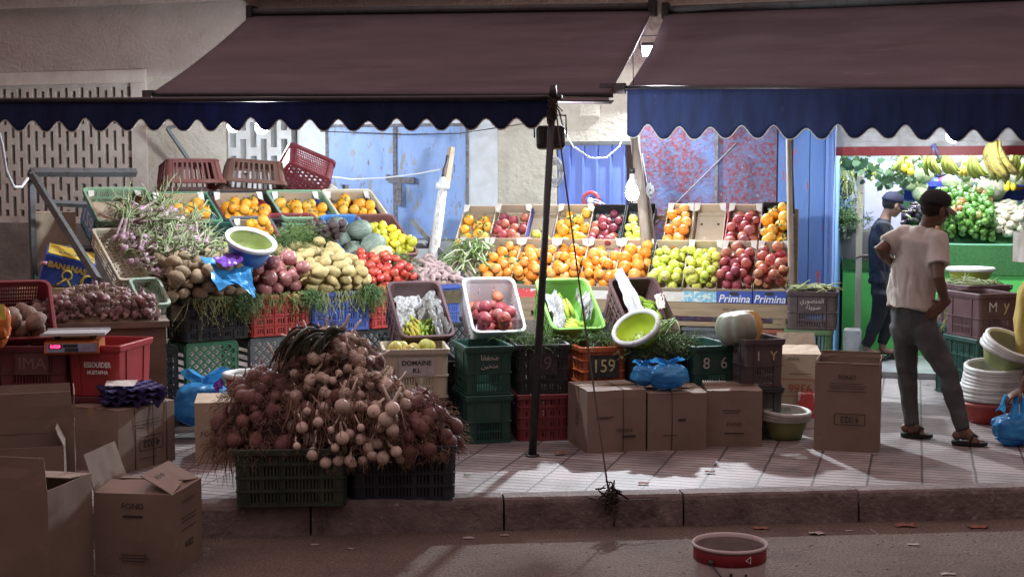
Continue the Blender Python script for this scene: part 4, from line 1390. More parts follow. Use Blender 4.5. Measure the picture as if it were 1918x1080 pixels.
# produce crates in the front row
cg = 'front row crates of the vegetable stall'
crate('black ribbed crate heaped with brown potatoes, dry vines over its rim', P_black, upright(0, 0, .602, .50, .32), 'grid', .50, .32, .30, .03, 'holes', .02, cg,
      [plate(3, .17, .10, .19, pm('grey label card', (.25, .27, .28), (.18, .19, .2), scale=30), ())])
crate('bright red ribbed crate heaped with red onions', P_red, upright(.515, 0, .602, .48, .32), 'grid', .48, .32, .30, .03, 'holes', .02, cg)
crate('blue ribbed crate heaped with yellow potatoes', P_blue, upright(1.01, 0, .602, .50, .32), 'grid', .50, .32, .30, .03, 'holes', .02, cg)
crate('red ribbed crate heaped with tomatoes, partly behind the tilted brown crate', P_red, upright(1.525, 0, .602, .40, .32), 'grid', .40, .32, .30, .03, 'holes', .02, cg)
crate('blue ribbed crate under the heap of sweet potatoes', P_blue, upright(1.935, .03, .602, .43, .34), 'grid', .43, .34, .31, .03, 'holes', .02, cg)

# rack
g = thing('display_rack', 'grey steel sloping display rack holding the top crates', 'rack', MW @ T(0, 0, 0))
g.matrix_world = Matrix()
def bar(name, a, b_, w_=.035, par=None):
    MB().tube([a, b_], w_ / sqrt(2), 4, sm=False).build(name, steel, par)
bar('upright', SL(-.62, 1.35, 0), SL(-.62, 1.35, 1.80), .04, g)
bar('upright', SL(2.1, 1.42, 0), SL(2.1, 1.42, 1.70), .04, g)
bar('sloping_rail', SL(-.61, 1.33, 1.77), SL(-.56, .12, 1.06), .045, g)
bar('sloping_rail', SL(1.2, 1.30, 1.38), SL(1.2, .1, .72), .04, g)
bar('sloping_rail', SL(2.7, 1.30, 1.38), SL(2.7, .1, .72), .04, g)
bar('top_rail', SL(-.62, 1.37, 1.80), SL(.22, 1.42, 1.80), .05, g)
bar('cross_rail', SL(-.60, 1.0, 1.575), SL(-.32, 1.02, 1.56), .035, g)
bar('cross_rail', SL(-.6, 1.0, 1.24), SL(2.7, 1.0, 1.17), .035, g)
bar('cross_rail', SL(-.6, .55, .94), SL(2.7, .55, .90), .035, g)
m = MB()
strands(m, SL(-.62, 1.33, 1.02), 8, .16, .018, .005, rng=random.Random(4))
tag(m.build('knotted_bag', pm('green plastic bag', (.10, .38, .30), rough=.4)), 'scrap of green plastic knotted round the rack post', 'plastic scrap')

# top row
tr = 'top row crates on the rack'
TH1 = radians(35)
blue_lbl = pm('blue price label', (.12, .30, .62), (.22, .40, .68), scale=14, rough=.6)
yellow_chalk2 = pm('pale paint', (.66, .70, .66), rough=.8)
crate('sage green crate with blue price board on its end, scallions spilling out', P_sage, lip(-.02, .90, 1.44, TH1, .42, .31), 'slots', .48, .42, .31, .08, 'holes', .04, tr,
      [plate(3, .26, .20, .17, blue_lbl, (('159', .17, 0, -.005, yellow_chalk2, dict(bold=.004, xs=.9)),))])
crate('dark green crate with blue and white carton edge and ripe oranges', P_mgreen, lip(.505, .98, 1.43, TH1, .37, .28), 'slots', .48, .37, .28, .06, 'holes', .035, tr)
crate('black crate with red carton edges and ripe oranges, second crate under the brown empties', P_black, lip(1.02, .98, 1.435, TH1, .37, .28), 'slots', .50, .37, .28, .06, 'holes', .035, tr)
crate('sage crate with bright blue carton lining and oval oranges', P_sage, lip(1.535, .98, 1.44, TH1, .37, .28), 'slots', .50, .37, .28, .06, 'holes', .035, tr)
crate('cream crate with dark blue edge full of oval oranges, next to the blue steel door', P_cream, lip(2.03, .98, 1.445, TH1, .37, .28), 'slots', .46, .37, .28, .06, 'holes', .035, tr)
red_card = pm('red printed carton', (.50, .05, .06), (.42, .05, .05), scale=12, rough=.5)
blue_card = pm('blue printed carton', (.05, .17, .55), (.10, .30, .65), scale=10, rough=.5, spots=[((.55, .6, .6), 22, .62, .68)])
bluew = pm('bright blue carton', (.05, .15, .60), (.04, .12, .5), scale=10, rough=.5)
dkblue = pm('dark printed carton', (.03, .04, .12), (.05, .05, .07), scale=10, rough=.5)
for s, cm, lb, gl in ((.505, blue_card, 'fruit tray with blue printed sides inside the dark green crate', 'dark green crate with the blue printed carton'),
                      (1.02, red_card, 'fruit tray with red sides inside the black rack crate', 'black crate with red carton sides'),
                      (1.535, bluew, 'fruit tray with plain blue sides inside the sage crate', 'sage crate with plain blue carton'),
                      (2.03, dkblue, 'fruit tray with dark sides inside the cream crate', 'cream crate beside the blue door')):
    Mt = ML(s, .98, 1.44, TH1) @ T(0, .02, -.13)
    fruit_tray(lb, Mt, .43, .335, .115, card_light, cm, True, 'trays inside the rack crates')
    fill('mango', 'ripe orange in the ' + gl, 'orange', 'oranges in the ' + gl, Mt, .42, .33, 18, .045, TH1 * .45, None, 16, 'orange', 'up', jit=.12)
Mt = ML(-.02, .94, 1.44, TH1) @ T(0, .03, -.10)
fruit_tray('empty carton tray with red sides lying in the sage scallion crate', Mt, .42, .36, .10, card_light, red_card, True, 'trays inside the rack crates')

# second row
r2 = 'second row crates on the rack'
P_brown2 = plastic('dusty brown', (.15, .06, .06), .2)
crate('dark green crate of limes below the blue carton oranges', P_dgreen, lip(.62, .60, 1.17, TH1, .42, .28), 'slots', .40, .42, .28, .08, 'holes', .05, r2)
crate('dark grey crate of oranges behind the blue tub', P_grey, lip(.98, .66, 1.22, TH1, .40, .28), 'slots', .34, .40, .28, .08, 'holes', .05, r2)
crate('red crate of beets with green tops', P_wine, lip(1.35, .60, 1.18, TH1, .50, .28), 'tub', .42, .50, .28, .08, 'holes', .05, r2)
crate('blue crate of ribbed grey melons', P_sky, lip(1.78, .52, 1.14, TH1, .54, .28), 'tub', .34, .54, .28, .08, 'holes', .05, r2)
crate('brown crate of lemons and limes below the cream orange crate', P_brown2, lip(2.11, .52, 1.14, TH1, .54, .28), 'tub', .34, .54, .28, .08, 'holes', .05, r2)
fill('lime', 'green lime in the dark green crate behind the blue tub', 'lime', 'limes in the dark green crate', ML(.62, .62, 1.15, TH1) @ T(0, 0, -.10), .34, .38, 34, .031, TH1, mode='any')
fill('mango', 'ripe orange in the dark grey crate', 'orange', 'oranges in the dark grey crate', ML(.98, .68, 1.22, TH1) @ T(0, .1, -.10), .28, .26, 12, .045, TH1, None, 8, 'orange', 'up')
MB_t = fruit_tray('white edged tray inside the dark grey orange crate', ML(.98, .66, 1.22, TH1) @ T(0, .05, -.12), .29, .32, .11, card_light, card_white, True)
fill('beet', 'dark muddy beet in the red crate', 'beet', 'beets in the red crate', ML(1.46, .56, 1.16, TH1) @ T(0, .0, -.05), .24, .44, 34, .038, TH1, mode='any')
fill('melon', 'grey green ribbed melon in the blue crate', 'melon', 'melons in the blue crate', ML(1.77, .50, 1.14, TH1) @ T(0, 0, -.15), .34, .54, 7, .088, TH1 * .5, mode='lie', k=24)
o = link('melon', variants('melon')[2].copy(), None, ML(1.86, .42, 1.10, TH1) @ T(0, .03, .02) @ Ry(1.2) @ S(.085, .085, .085))
o.data.materials[0] = pm('yellow melon', (.42, .40, .22), (.56, .55, .38), scale=2, rough=.6, stretch=(3, 3, .5))
tag(o, 'pale yellow striped melon at the lower edge of the melon crate', 'melon')
fill('lemon', 'yellow lemon in the dusty brown crate', 'lemon', 'lemons in the dusty brown crate', ML(2.11, .52, 1.14, TH1) @ T(0, .0, -.10), .30, .48, 40, .038, TH1 * .4, None, 14, mode='any')

# front heaps
def mound(h, w_, l_): return lambda x, y: h * max(0, 1 - (2 * x / w_) ** 2) * (.4 + .6 * min(1, y / l_ * 1.2)) - .02
def heap(kind, label, cat, grp, s, wd, b, ln, z, th, n, r, h=.05, mode='lie', name=None, k=5, jit=.15, shear=0.):
    M = ML(s + wd / 2, b, z, 0)
    if shear:
        Sh = Matrix.Identity(4); Sh[0][1] = shear
        M = M @ Sh
    return fill(kind, label, cat, grp, M @ Rx(th), wd, ln, n, r, th * .2, mound(h, wd, ln), k, name, mode, jit=jit, spread=.88)
heap('potato', 'earthy brown potato heaped on the black crate', 'potato', 'brown potatoes on the black crate', -.14, .66, -.04, .44, .89, radians(17), 76, .046, .05, k=8)
heap('onion', 'red onion heaped on the bright red crate', 'onion', 'red onions on the red crate', .52, .47, -.02, .36, .88, radians(18), 27, .054, .04, 'any', k=8)
heap('ypotato', 'yellow potato heaped on the blue crate', 'potato', 'yellow potatoes on the blue crate', .96, .56, -.04, .66, .88, radians(21), 92, .044, .04, k=8)
heap('tomato', 'ripe tomato heaped on the red crate beside the sweet potatoes', 'tomato', 'tomatoes on the red crate', 1.50, .44, -.02, .56, .88, radians(20), 84, .037, .04, 'any', k=8)
heap('sweetpotato', 'dusty purple sweet potato heaped on the blue crate', 'sweet potato', 'sweet potatoes on the blue crate', 1.92, .50, .02, .60, .89, radians(21), 76, .026, .05, 'lie', 'sweet_potato', k=8)
# hidden fill of each heap: earth and chaff under the vegetables
chaff = pm('earth and chaff', (.075, .06, .04), (.12, .095, .055), scale=25, rough=.95, bump=.8)
m = MB()
for s, wd, ln in ((-.08, .60, .40), (.53, .45, .33), (.97, .54, .62), (1.54, .38, .52), (1.95, .42, .54)):
    z0, z1 = .86, .86 + ln * .33
    q = [SL(s, .02, z0), SL(s + wd, .02, z0), SL(s + wd, ln, z1), SL(s, ln, z1)]
    m.add(q + [p + Vector((0, 0, -.1)) for p in q], [(0, 1, 2, 3), (0, 4, 5, 1), (1, 5, 6, 2), (2, 6, 7, 3), (3, 7, 4, 0)], False)
struct(m.build('chaff', chaff), 'stuff')

# dry vines hanging over the crates, one stuff object per crate
fr_ = random.Random(8)
for s, wd, n, L, mt in ((.04, .46, 16, .25, fringe_m), (.52, .44, 12, .19, fringe_m), (1.0, .5, 18, .22, fringe_m), (1.5, .12, 4, .2, fringe_m)):
    m = MB()
    for _ in range(n):
        strands(m, SL(s + wd * fr_.random(), -.022, .905), 5, L * fr_.uniform(.5, 1.25), .012, .0020, rng=fr_, knob=.0052)
    for _ in range(18):
        strands(m, SL(s + wd * fr_.random(), fr_.uniform(-.02, .05), .915), 3, .07, .01, .002, Vector((fr_.gauss(0, 1), -.6, -.2)), fr_, knob=.004)
    struct(m.build('dry_vines', mt), 'stuff')
for s, b, z, n, L, mt, lean, r_ in ((.46, -.04, .92, 150, .22, herb_m, .6, .035), (.98, -.04, .92, 130, .20, herb_m, .6, .03), (1.49, -.04, .94, 170, .24, herb_m, .6, .03),
                                (1.18, .60, 1.26, 240, .30, herb_m, .8, .07), (1.30, .70, 1.32, 120, .26, herb_light, .8, .06), (1.92, .22, 1.05, 80, .20, herb_m, .7, .04), (1.96, .36, 1.12, 50, .18, herb_light, .7, .03), (.92, .5, 1.15, 40, .2, herb_m, .7, .04)):
    m = MB()
    up = Vector((.15, -.5, -.55)) if b < 0 else Vector((.1, -.6, .35))
    herb_bunch(m, SL(s, b, z), n, L, r_, fr_, up, .011, lean=lean)
    tag(m.build('herb_bunch', mt), {(.46): 'drooping herb sprigs between the black and the red crate', .98: 'drooping herb sprigs between the red and the blue crate', 1.49: 'drooping herb sprigs between the blue crate and the tomatoes',
        1.18: 'dark green beet tops spilling over the red crate edge', 1.30: 'pale green stalks behind the beet tops', 1.92: 'dark carrot tops between tomatoes and sweet potatoes', 1.96: 'pale sprigs above the tomato heap', .92: 'dark sprigs beside the blue tub'}[s], 'herbs')

# scallion heap
rg = random.Random(21)
rest = []
for k in range(165):
    s, t = rg.uniform(-.30, .50), rg.random() ** 1.3
    b = .12 + .78 * t
    z = .98 + .47 * t + .05 * sin(pi * (s + .38) / .9) + rg.uniform(0, .06)
    if s < -.16 and t < .30 or s > .40 and t > .45 or s < -.10 and t > .7 or s < -.26: continue
    if s > .3 and t < .25: continue
    up = (LB * rg.uniform(.2, 1) + LE * rg.gauss(0, .9) + Vector((0, 0, rg.uniform(.1, .5)))).normalized()
    if rg.random() < .25: up = (LE * rg.choice((-1, 1)) * rg.uniform(.4, 1) + LB * rg.gauss(0, .5) + Vector((0, 0, rg.uniform(-.1, .3)))).normalized()
    if s < .08 and up.dot(LE) < .15: up = (up + LE * (.3 - up.dot(LE))).normalized()
    E = up.to_track_quat('Z', 'Y').to_matrix().to_4x4() @ Rz(rg.uniform(0, 6.28))
    q = rg.uniform(.9, 1.4)
    o = link('spring_onion', SC[k % 9], None, T(SL(s, b, z)) @ E @ S(q, q, q))
    tag(o, 'purple and white spring onion in the tangled heap below the price board crate', 'spring onion', 'spring onions heaped on the rack')
m = MB()
q = [SL(-.14, .1, .92), SL(.5, .1, .92), SL(.5, .95, 1.38), SL(-.16, .95, 1.38)]
m.add(q + [p + Vector((0, 0, -.12)) for p in q], [(0, 1, 2, 3), (0, 4, 5, 1), (1, 5, 6, 2), (2, 6, 7, 3), (3, 7, 4, 0)], False)
for k in range(620):
    t = rg.random()
    s = rg.uniform(-.10 - .10 * min(1, t * 1.6), .50)
    strands(m, SL(s, .1 + .8 * t, .98 + .47 * t + .06 * sin(pi * (s + .38) / .9)), 2, .19, .02, .0030, Vector((rg.gauss(0, 1), rg.gauss(0, 1), .3)), rg, curl=.045, mi=k % 3)
struct(m.build('dry_onion_leaves', [pm('dry onion leaves', (.36, .34, .23), (.46, .42, .32), scale=9, rough=.9), pm('limp onion leaves', (.17, .25, .09), (.26, .32, .15), scale=9, rough=.7), pm('dry onion skins', (.20, .12, .13), (.34, .27, .2), scale=9, rough=.9)]), 'stuff')
# egg-tray like white crate bottom beside the heap
g = crate('white ribbed crate hanging on the sloping rail below the price board', P_cream, ML(-.36, .50, 1.17, radians(32)) @ T(.1, 0, -.06), 'slots', .22, .62, .12, .03, 'big', .02)
crate('pale green lattice basket wedged below the scallions', plastic('mint', (.33, .45, .34), .3), ML(-.24, .06, .90, radians(38)) , 'bars', .20, .26, .10, .05, 'lattice', .03, name='plastic_basket', cat='basket')

# blue tub on the heap
def tub(label, M, r0, r1, h, mat, rim_mat, inner=None, group=None, name='plastic_tub', cat='tub', n=40):
    g = thing(name, label, cat, M, group)
    t = .004
    MB().lathe([(0, 0), (r0 * .9, 0), (r0, .008), ((r0 + r1) / 2, h * .5), (r1 - .004, h - .03)], n).build('outer_wall', mat, g)
    MB().lathe([(r1 - .004, h - .034), (r1 + .016, h - .03), (r1 + .018, h - .008), (r1 + .008, h), (r1 - .010, h), (r1 - .014, h - .02)], n).build('rim', rim_mat, g)
    MB().lathe([(r1 - .0105, h - .012), ((r0 + r1) / 2 - .005, h * .5), (r0 - .006, .012), (0, .008)], n).build('inner_wall', inner or mat, g)
    return g
tub_white = pm('white tub rim', (.66, .68, .66), (.5, .5, .46), scale=12, rough=.4, thr=(.5, .75))
olive = pm('olive tub inside', (.20, .26, .07), (.25, .29, .11), scale=4, rough=.5, spots=[((.10, .11, .04), 9, .6, .7)])
tub('blue plastic tub with white rim and olive inside lying on the potato heap', T(P(471, 447, 9.98)) @ Vector((.30, -.36, .89)).to_track_quat('Z', 'Y').to_matrix().to_4x4() @ T(0, 0, -.19), .125, .172, .19, P_sky, tub_white, olive)

# crumpled bags
def bag(name, label, M, sx, sy, sz, mat, seed, ears=True, cat='plastic bag', group=None, knot=True):
    m = MB()
    def f(th, ph):
        p = Vector((cos(th) * sin(ph), sin(th) * sin(ph), cos(ph)))
        k = 1 + .22 * nz_(p, 1.4, seed) + .20 * abs(nz_(p, 3.2, seed + 2)) + .07 * abs(nz_(p, 8, seed + 5)) - .05
        if ph > 2.2: k *= 1 - .45 * (ph - 2.2)
        return (k, (1 if ph > 1.2 else .75) * k ** .5)
    m.ball((0, 0, 0), (sx, sy, sz), 60, 36, f)
    g = thing(name, label, cat, M, group)
    m.build('sack', mat, g)
    if ears:
        e = MB()
        for a in (-.5, .6, 2.4):
            base = Vector((0, 0, sz * .62))
            tip = base + Vector((cos(a) * sx * .75, sin(a) * sy * .4, sz * .75))
            pr = []
            for t in (0, .3, .6, 1):
                c = base.lerp(tip, t) + Vector((.01 * sin(t * 9 + seed), 0, .02 * sin(t * 5)))
                wv = sx * (.12 + .20 * sin(pi * min(t, .8)))
                pr.append([c + Vector((-wv, .01 * sin(t * 7), -.012)), c + Vector((0, -.02, .012)), c + Vector((wv, .012 * cos(t * 8), -.008))])
            e.loft(pr, False, False, sm=False)
        e.build('handle', mat, g)
    return g
blue_film = pm('sky blue film', (.045, .29, .62), (.06, .36, .70), scale=6, rough=.28, transl=.3, bump=.3, bscale=30)
violet_film = pm('violet film', (.19, .06, .42), rough=.3, transl=.3)
def film(name, label, grid, mat, seed, amp=.02):
    g = []
    n = 14
    for j in range(n + 1):
        row = []
        for i in range(n + 1):
            u, v = i / n, j / n
            p = grid[0].lerp(grid[1], u).lerp(grid[3].lerp(grid[2], u), v)
            p = p + Vector((0, -.03, .03)) * (noise.noise(Vector((u * 2.5, v * 2.5, seed))) * amp * 40) + Vector((noise.noise(Vector((u * 5, v * 5, seed + 3))), 0, noise.noise(Vector((u * 5, v * 5, seed + 8))))) * amp
            row.append(p)
        g.append(row)
    m = MB().shell(g, [[p + Vector((0, .0015, 0)) for p in r] for r in g], False, lambda i, j: False, False)
    return tag(m.build(name, mat), label, 'plastic bag')
film('plastic_bag', 'flattened sky blue plastic bag draped over the brown potatoes', [P(376, 480, 9.85), P(474, 500, 9.92), P(470, 520, 9.72), P(410, 545, 9.60)], blue_film, 3)
film('plastic_bag', 'dangling corner of a blue plastic bag between potatoes and onions', [P(425, 515, 9.68), P(470, 505, 9.75), P(480, 560, 9.62), P(462, 545, 9.58)], blue_film, 6, .012)
film('plastic_bag', 'violet plastic bag scrap on top of the sky blue bag', [P(398, 484, 9.80), P(450, 470, 9.9), P(456, 488, 9.78), P(424, 503, 9.7)], violet_film, 5, .012)

# empty wine red crates above the rack
er = 'empty wine red crates on top of the rack'
crate('dull red ribbed crate lying on its side above the blue carton oranges', P_redbrown, T(P(355, 326, 11.5)) @ Rz(LA - .12) @ Rx(radians(168)) @ T(0, 0, -.10), 'bars', .50, .32, .21, .14, 'big', .04, er)
crate('rusty brown ribbed crate lying on its side above the red carton oranges', plastic('rusty brown', (.14, .062, .045), .25), T(P(474, 328, 11.8)) @ Rz(LA - .30) @ Rx(radians(166)) @ Ry(-.07) @ T(0, 0, -.10), 'bars', .52, .32, .21, .14, 'big', .04, er)
crate('wine red punched crate tipped up on its corner in front of the white pilaster', plastic('deep wine', (.15, .022, .032), .15), T(P(571, 325, 12.0)) @ Ry(radians(24)) @ Rz(.32) @ Rx(radians(-58)) @ T(0, 0, -.14), 'fine', .42, .30, .27, .05, 'big', .04, er)
MB_ = film('paper_scrap', 'white paper and red film stuffed behind the tipped wine red crate', [P(608, 335, 12.0), P(632, 352, 12.0), P(628, 360, 11.95), P(604, 358, 11.95)], card_white, 2, .006)

# cartons behind the rack end
yb = pm('yellow carton top', (.62, .44, .05), (.7, .55, .1), scale=6, rough=.5, spots=[((.2, .16, .08), 12, .62, .7)])
bb = pm('blue banana carton', (.045, .10, .50), (.05, .15, .6), scale=5, rough=.45)
def banana_marks(g, wd, ln, h):
    B = T(0, -ln / 2 - .0075, 0) @ FRONT
    ye = pm('yellow print', (.75, .62, .12), rough=.6)
    text(g, 'BANANAS', .058, B @ T(-.01, h * .70, 0), ye, bold=.003)
    m = MB()
    m.tube([(cos(t * .35) * .032, h * .44 + sin(t * .35) * .034, 0) for t in range(19)], .007, 5).tube([(0, h * .32, 0), (-.05, h * .04, 0)], .007, 5).tube([(0, h * .32, 0), (.045, h * .06, 0)], .007, 5)
    m.tube([(.15 + cos(t) * .045, h * .36 + sin(t) * .05, 0) for t in (1.2, 1.8, 2.4, 3.0, 3.6, 4.2, 4.8)], [.002, .007, .011, .012, .011, .007, .002], 5)
    m.build('emblem', ye, g, B)
    text(g, 'SHAAM', .05, B @ T(.15, h * .12, 0), white_print)
    m = MB()
    m.tube([(-.19 + .02 * t, h * (.62 + .09 * sin(t)), 0) for t in range(3)], .014, 5)
    m.build('emblem', pm('pink print', (.6, .3, .35)), g, B)
    MB().b2((-wd / 2 + .01, -ln / 2 + .01, h + .012), (wd / 2 - .01, ln / 2 - .01, h + .0145)).build('lid_sheet', yb, g)
    text(g, 'BANANAS', .055, T(.03, -.04, h + .0148), pm('dark blue print', (.03, .05, .25)))
carton('blue and yellow printed banana carton tilted under the sloping rack rail', T(P(128, 505, 9.75)) @ Rz(radians(16)) @ Rx(radians(14)) @ Ry(radians(16)) @ T(0, .10, -.12), .34, .26, .20, bb, marks=[banana_marks], taped=False)
carton('old brown cardboard box standing behind the banana carton', T(P(100, 520, 10.65)) @ Rz(radians(30)) @ T(0, 0, 0.0), .30, .26, .50, card_light, taped=False)
carton('pale cream carton under the banana carton', T(G(112, 700, .35).x, 9.85, .0) @ Rz(radians(2)), .42, .35, .98, pm('cream carton', (.50, .42, .24), (.44, .36, .2), scale=4, rough=.8), taped=False)
# ================================================================= RIGHT STALL: fruit trays on pallets, parallel to the wall
rs0 = IW @ P(1475, 570, 10.80)
RD = rs0.y                       # its front, in the wall frame
def RX(px, py=500, d=RD): return wl(px, py, d).x
def MR(x, d, z, tilt=0.): return MW @ T(x, RD + d, z) @ Rx(tilt)
TH2 = radians(46)
xa, xb = RX(968), RX(1478)
# pallets: the fronts that show under the trays
def pallet(label, x0, x1, z, dp=1.0, ink=False):
    g = thing('wooden_pallet', label, 'pallet', MW @ T(0, RD, 0), 'wooden pallets under the fruit trays')
    h = .030
    nb = 6
    for k in range(nb):
        MB().b2((x0, .02 + dp * k / nb, z - .022), (x1, .02 + dp * (k + .78) / nb, z)).build('deck_board', wood, g)
    MB().b2((x0, -.004, z - .112), (x1, .018, z - .002)).build('front_board', wood, g)
    for k in range(3):
        c = x0 + .07 + (x1 - x0 - .14) * k / 2
        MB().b2((c - .05, .0, z - .155), (c + .05, .12, z - .114)).build('block', wood, g)
    MB().b2((x0, -.002, z - .190), (x1, .10, z - .157)).build('bottom_board', wood, g)
    if ink: text(g, 'IPPC HT', .03, T(x0 + (x1 - x0) * .55, -.0045, z - .055) @ FRONT, dark_print)
    return g
zp = P(1475, 570, 10.8).z
xm = RX(1236)
pallet('long pallet board front under the orange trays behind the tilted crates', xa, xm - .005, zp + .01)
pallet('pallet with stamped front board under the blue carton peach trays', xm, xb, zp, ink=True)
for (p0, p1, lab, mt, st) in ((1278, 1352, 'grey slotted crate under the pallet behind the cut pumpkin', P_grey, 'fine'), (1405, 1474, 'orange brown slotted crate under the pallet end', plastic('rust orange', (.34, .10, .06), .2), 'bars'),
                              (1120, 1190, 'dark slotted crate under the pallet behind the green basin', P_black, 'fine'), (1010, 1080, 'dark crate under the pallet behind the green banana crate', P_black, 'fine'), (1200, 1272, 'worn brown crate under the pallet joint', P_brown, 'fine')):
    x0, x1 = RX(p0, 620), RX(p1, 620)
    hz = zp - .195
    for lv in (0, 1):
        crate(lab if lv else lab.replace(' under the pallet', ' on the ground under the pallet'), mt, MW @ T((x0 + x1) / 2, RD + .26, .001 + lv * (hz / 2)), st, abs(x1 - x0), .46, hz / 2 - .003, .02, 'holes', .02, 'crates carrying the pallets')
# supports of the sloping trays: timber frame
g = thing('timber_trestle', 'rough timber trestle carrying the sloping fruit trays', 'trestle', MW @ T(0, RD, 0))
for x_ in (xa + .05, (xa + xb) / 2, xb - .02):
    MB().b2((x_ - .02, .42, zp + .002), (x_ + .02, .46, 1.13)).build('upright', wood, g)
    MB().b2((x_ - .02, .80, zp + .002), (x_ + .02, .84, 1.50)).build('upright', wood, g)
x0 = RX(838, 460)
MB().b2((x0, .38, 1.05), (xb, .42, 1.09)).build('rail', wood, g)
MB().b2((x0, .76, 1.40), (xb, .80, 1.44)).build('rail', wood, g)
MB().b2((x0, .86, 0.0), (x0 + .04, .90, 1.4)).build('upright', wood, g)

black_tray = plastic('black tray', (.02, .022, .025), .1)
pink = pm('pink printed carton', (.62, .16, .20), (.55, .12, .16), scale=12, rough=.5)
purple_card = pm('indigo carton', (.06, .06, .22), rough=.5)
prim = pm('royal blue carton', (.045, .085, .36), (.04, .075, .32), scale=6, rough=.45)
mosaic = pm('mosaic printed carton', (.60, .62, .58), (.16, .40, .52), scale=34, rough=.5, thr=(.46, .50), spots=[((.12, .2, .4), 60, .6, .66)])
redw = pm('red and white carton', (.55, .07, .07), (.62, .58, .55), scale=9, rough=.5, thr=(.52, .55))
cw = card_white
# ---- upper row
UP = [  # px0, px1, kind, n, r, wall, label of tray, label of fruit
    (846, 917, 'mango', 14, .043, card_light, 'deep cardboard tray of few oranges next to the whitewashed post', 'ripe orange in the tray next to the whitewashed post', 'orange'),
    (909, 978, 'peach', 24, .040, card_light, 'cardboard tray of red peaches with white corners', 'red peach in the white cornered tray', 'peach'),
    (976, 1028, 'apple', 9, .036, purple_card, 'dark edged empty tray with a few green apples behind the pole', 'green apple in the dark edged tray behind the pole', 'apple'),
    (1029, 1097, 'mango', 18, .046, card_light, 'cardboard tray of leafy oranges just past the pole', 'leafy orange in the tray just past the pole', 'orange'),
    (1097, 1158, 'peach', 28, .039, black_tray, 'black plastic tray of purple peaches beneath the red reel', 'purple peach in the black tray beneath the red reel', 'peach'),
    (1159, 1214, 'apple', 19, .037, black_tray, 'black plastic tray of green apples beneath the bright bulb', 'green apple in the black tray beneath the bright bulb', 'apple'),
    (1238, 1289, 'orange', 22, .042, card_light, 'narrow cardboard tray of oranges beside the slanting pole', 'orange in the narrow tray beside the slanting pole', 'orange'),
    (1290, 1352, None, 0, 0, card_light, 'empty cardboard tray between oranges and peaches', '', ''),
    (1353, 1418, 'peach', 25, .042, pink, 'pink edged tray of peaches', 'peach in the pink edged tray', 'peach'),
    (1419, 1476, 'mango', 19, .046, black_tray, 'black edged tray of big oranges beside the slim post', 'big orange in the black edged tray beside the slim post', 'orange')]
gcap = 'upper row of sloping fruit trays'
ud = .40
rgU = random.Random(31)
for (p0, p1, kind, n, r, wall, lt, lf, fn) in UP:
    py = 462
    x0, x1 = RX(p0, py, RD + ud), RX(p1, py, RD + ud)
    wd = x1 - x0 - .004
    lx = (x0 + x1) / 2
    zl = wl((p0 + p1) / 2, 468 if p0 > 1230 else 466, RD + ud).z
    thu = radians(48) + rgU.uniform(-.03, .03)
    M = MR(lx, ud, zl, thu) @ T(0, 0, -.09) @ Rz(rgU.uniform(-.015, .015))
    mt = black_tray if wall is black_tray else card_light
    fruit_tray(lt, M, wd, .49, .10, mt, wall, wall not in (black_tray, purple_card), gcap, front=(pink if wall is pink else mt), holes=(p0 in (909, 1029, 1290)), fh=.085)
    if wall is black_tray:
        m = MB()
        nx, ny = 14, 22
        gr = lambda z: [[Vector(((i / nx - .5) * (wd - .02), .02 + .45 * j / ny, z)) for i in range(nx + 1)] for j in range(ny + 1)]
        m.shell(gr(.006), gr(.002), False, lambda i, j: i % 2 == 1 and j % 2 == 1)
        tag(m.build('tray_liner', P_grey, None, M), 'perforated grey liner in the ' + {1097: 'purple peach tray', 1159: 'green apple tray under the bulb', 1419: 'big orange tray'}[p0], 'tray liner')
    if kind:
        fill(kind, lf, fn, fn + 's: ' + lf, M, wd - .012, .47, n, r, thu * .25, None, 22, fn, 'out' if kind in ('orange', 'apple', 'peach') else 'up')
# one peach strayed into the apple tray, shown in the photo
o = link('peach', variants('peach')[1], None, MR(RX(986, 450, RD + ud), ud, wl(986, 452, RD + ud).z, 0) @ T(0, .03, 0) @ S(.045, .045, .045))
tag(o, 'single dark peach lying among the green apples behind the pole', 'peach')
# pink card strips between the rows
for p0, p1, lab in ((1031, 1090, 'pink carton flap below the leafy oranges'), (1152, 1213, 'pink carton flap below the black apple tray')):
    x0, x1 = RX(p0, 470, RD + .36), RX(p1, 470, RD + .36)
    z_ = wl(p0, 472, RD + .36).z
    tag(MB().b2((x0, RD + .35, z_ - .03), (x1, RD + .356, z_ + .028)).build('carton_flap', pink, None, MW), lab, 'carton flap')
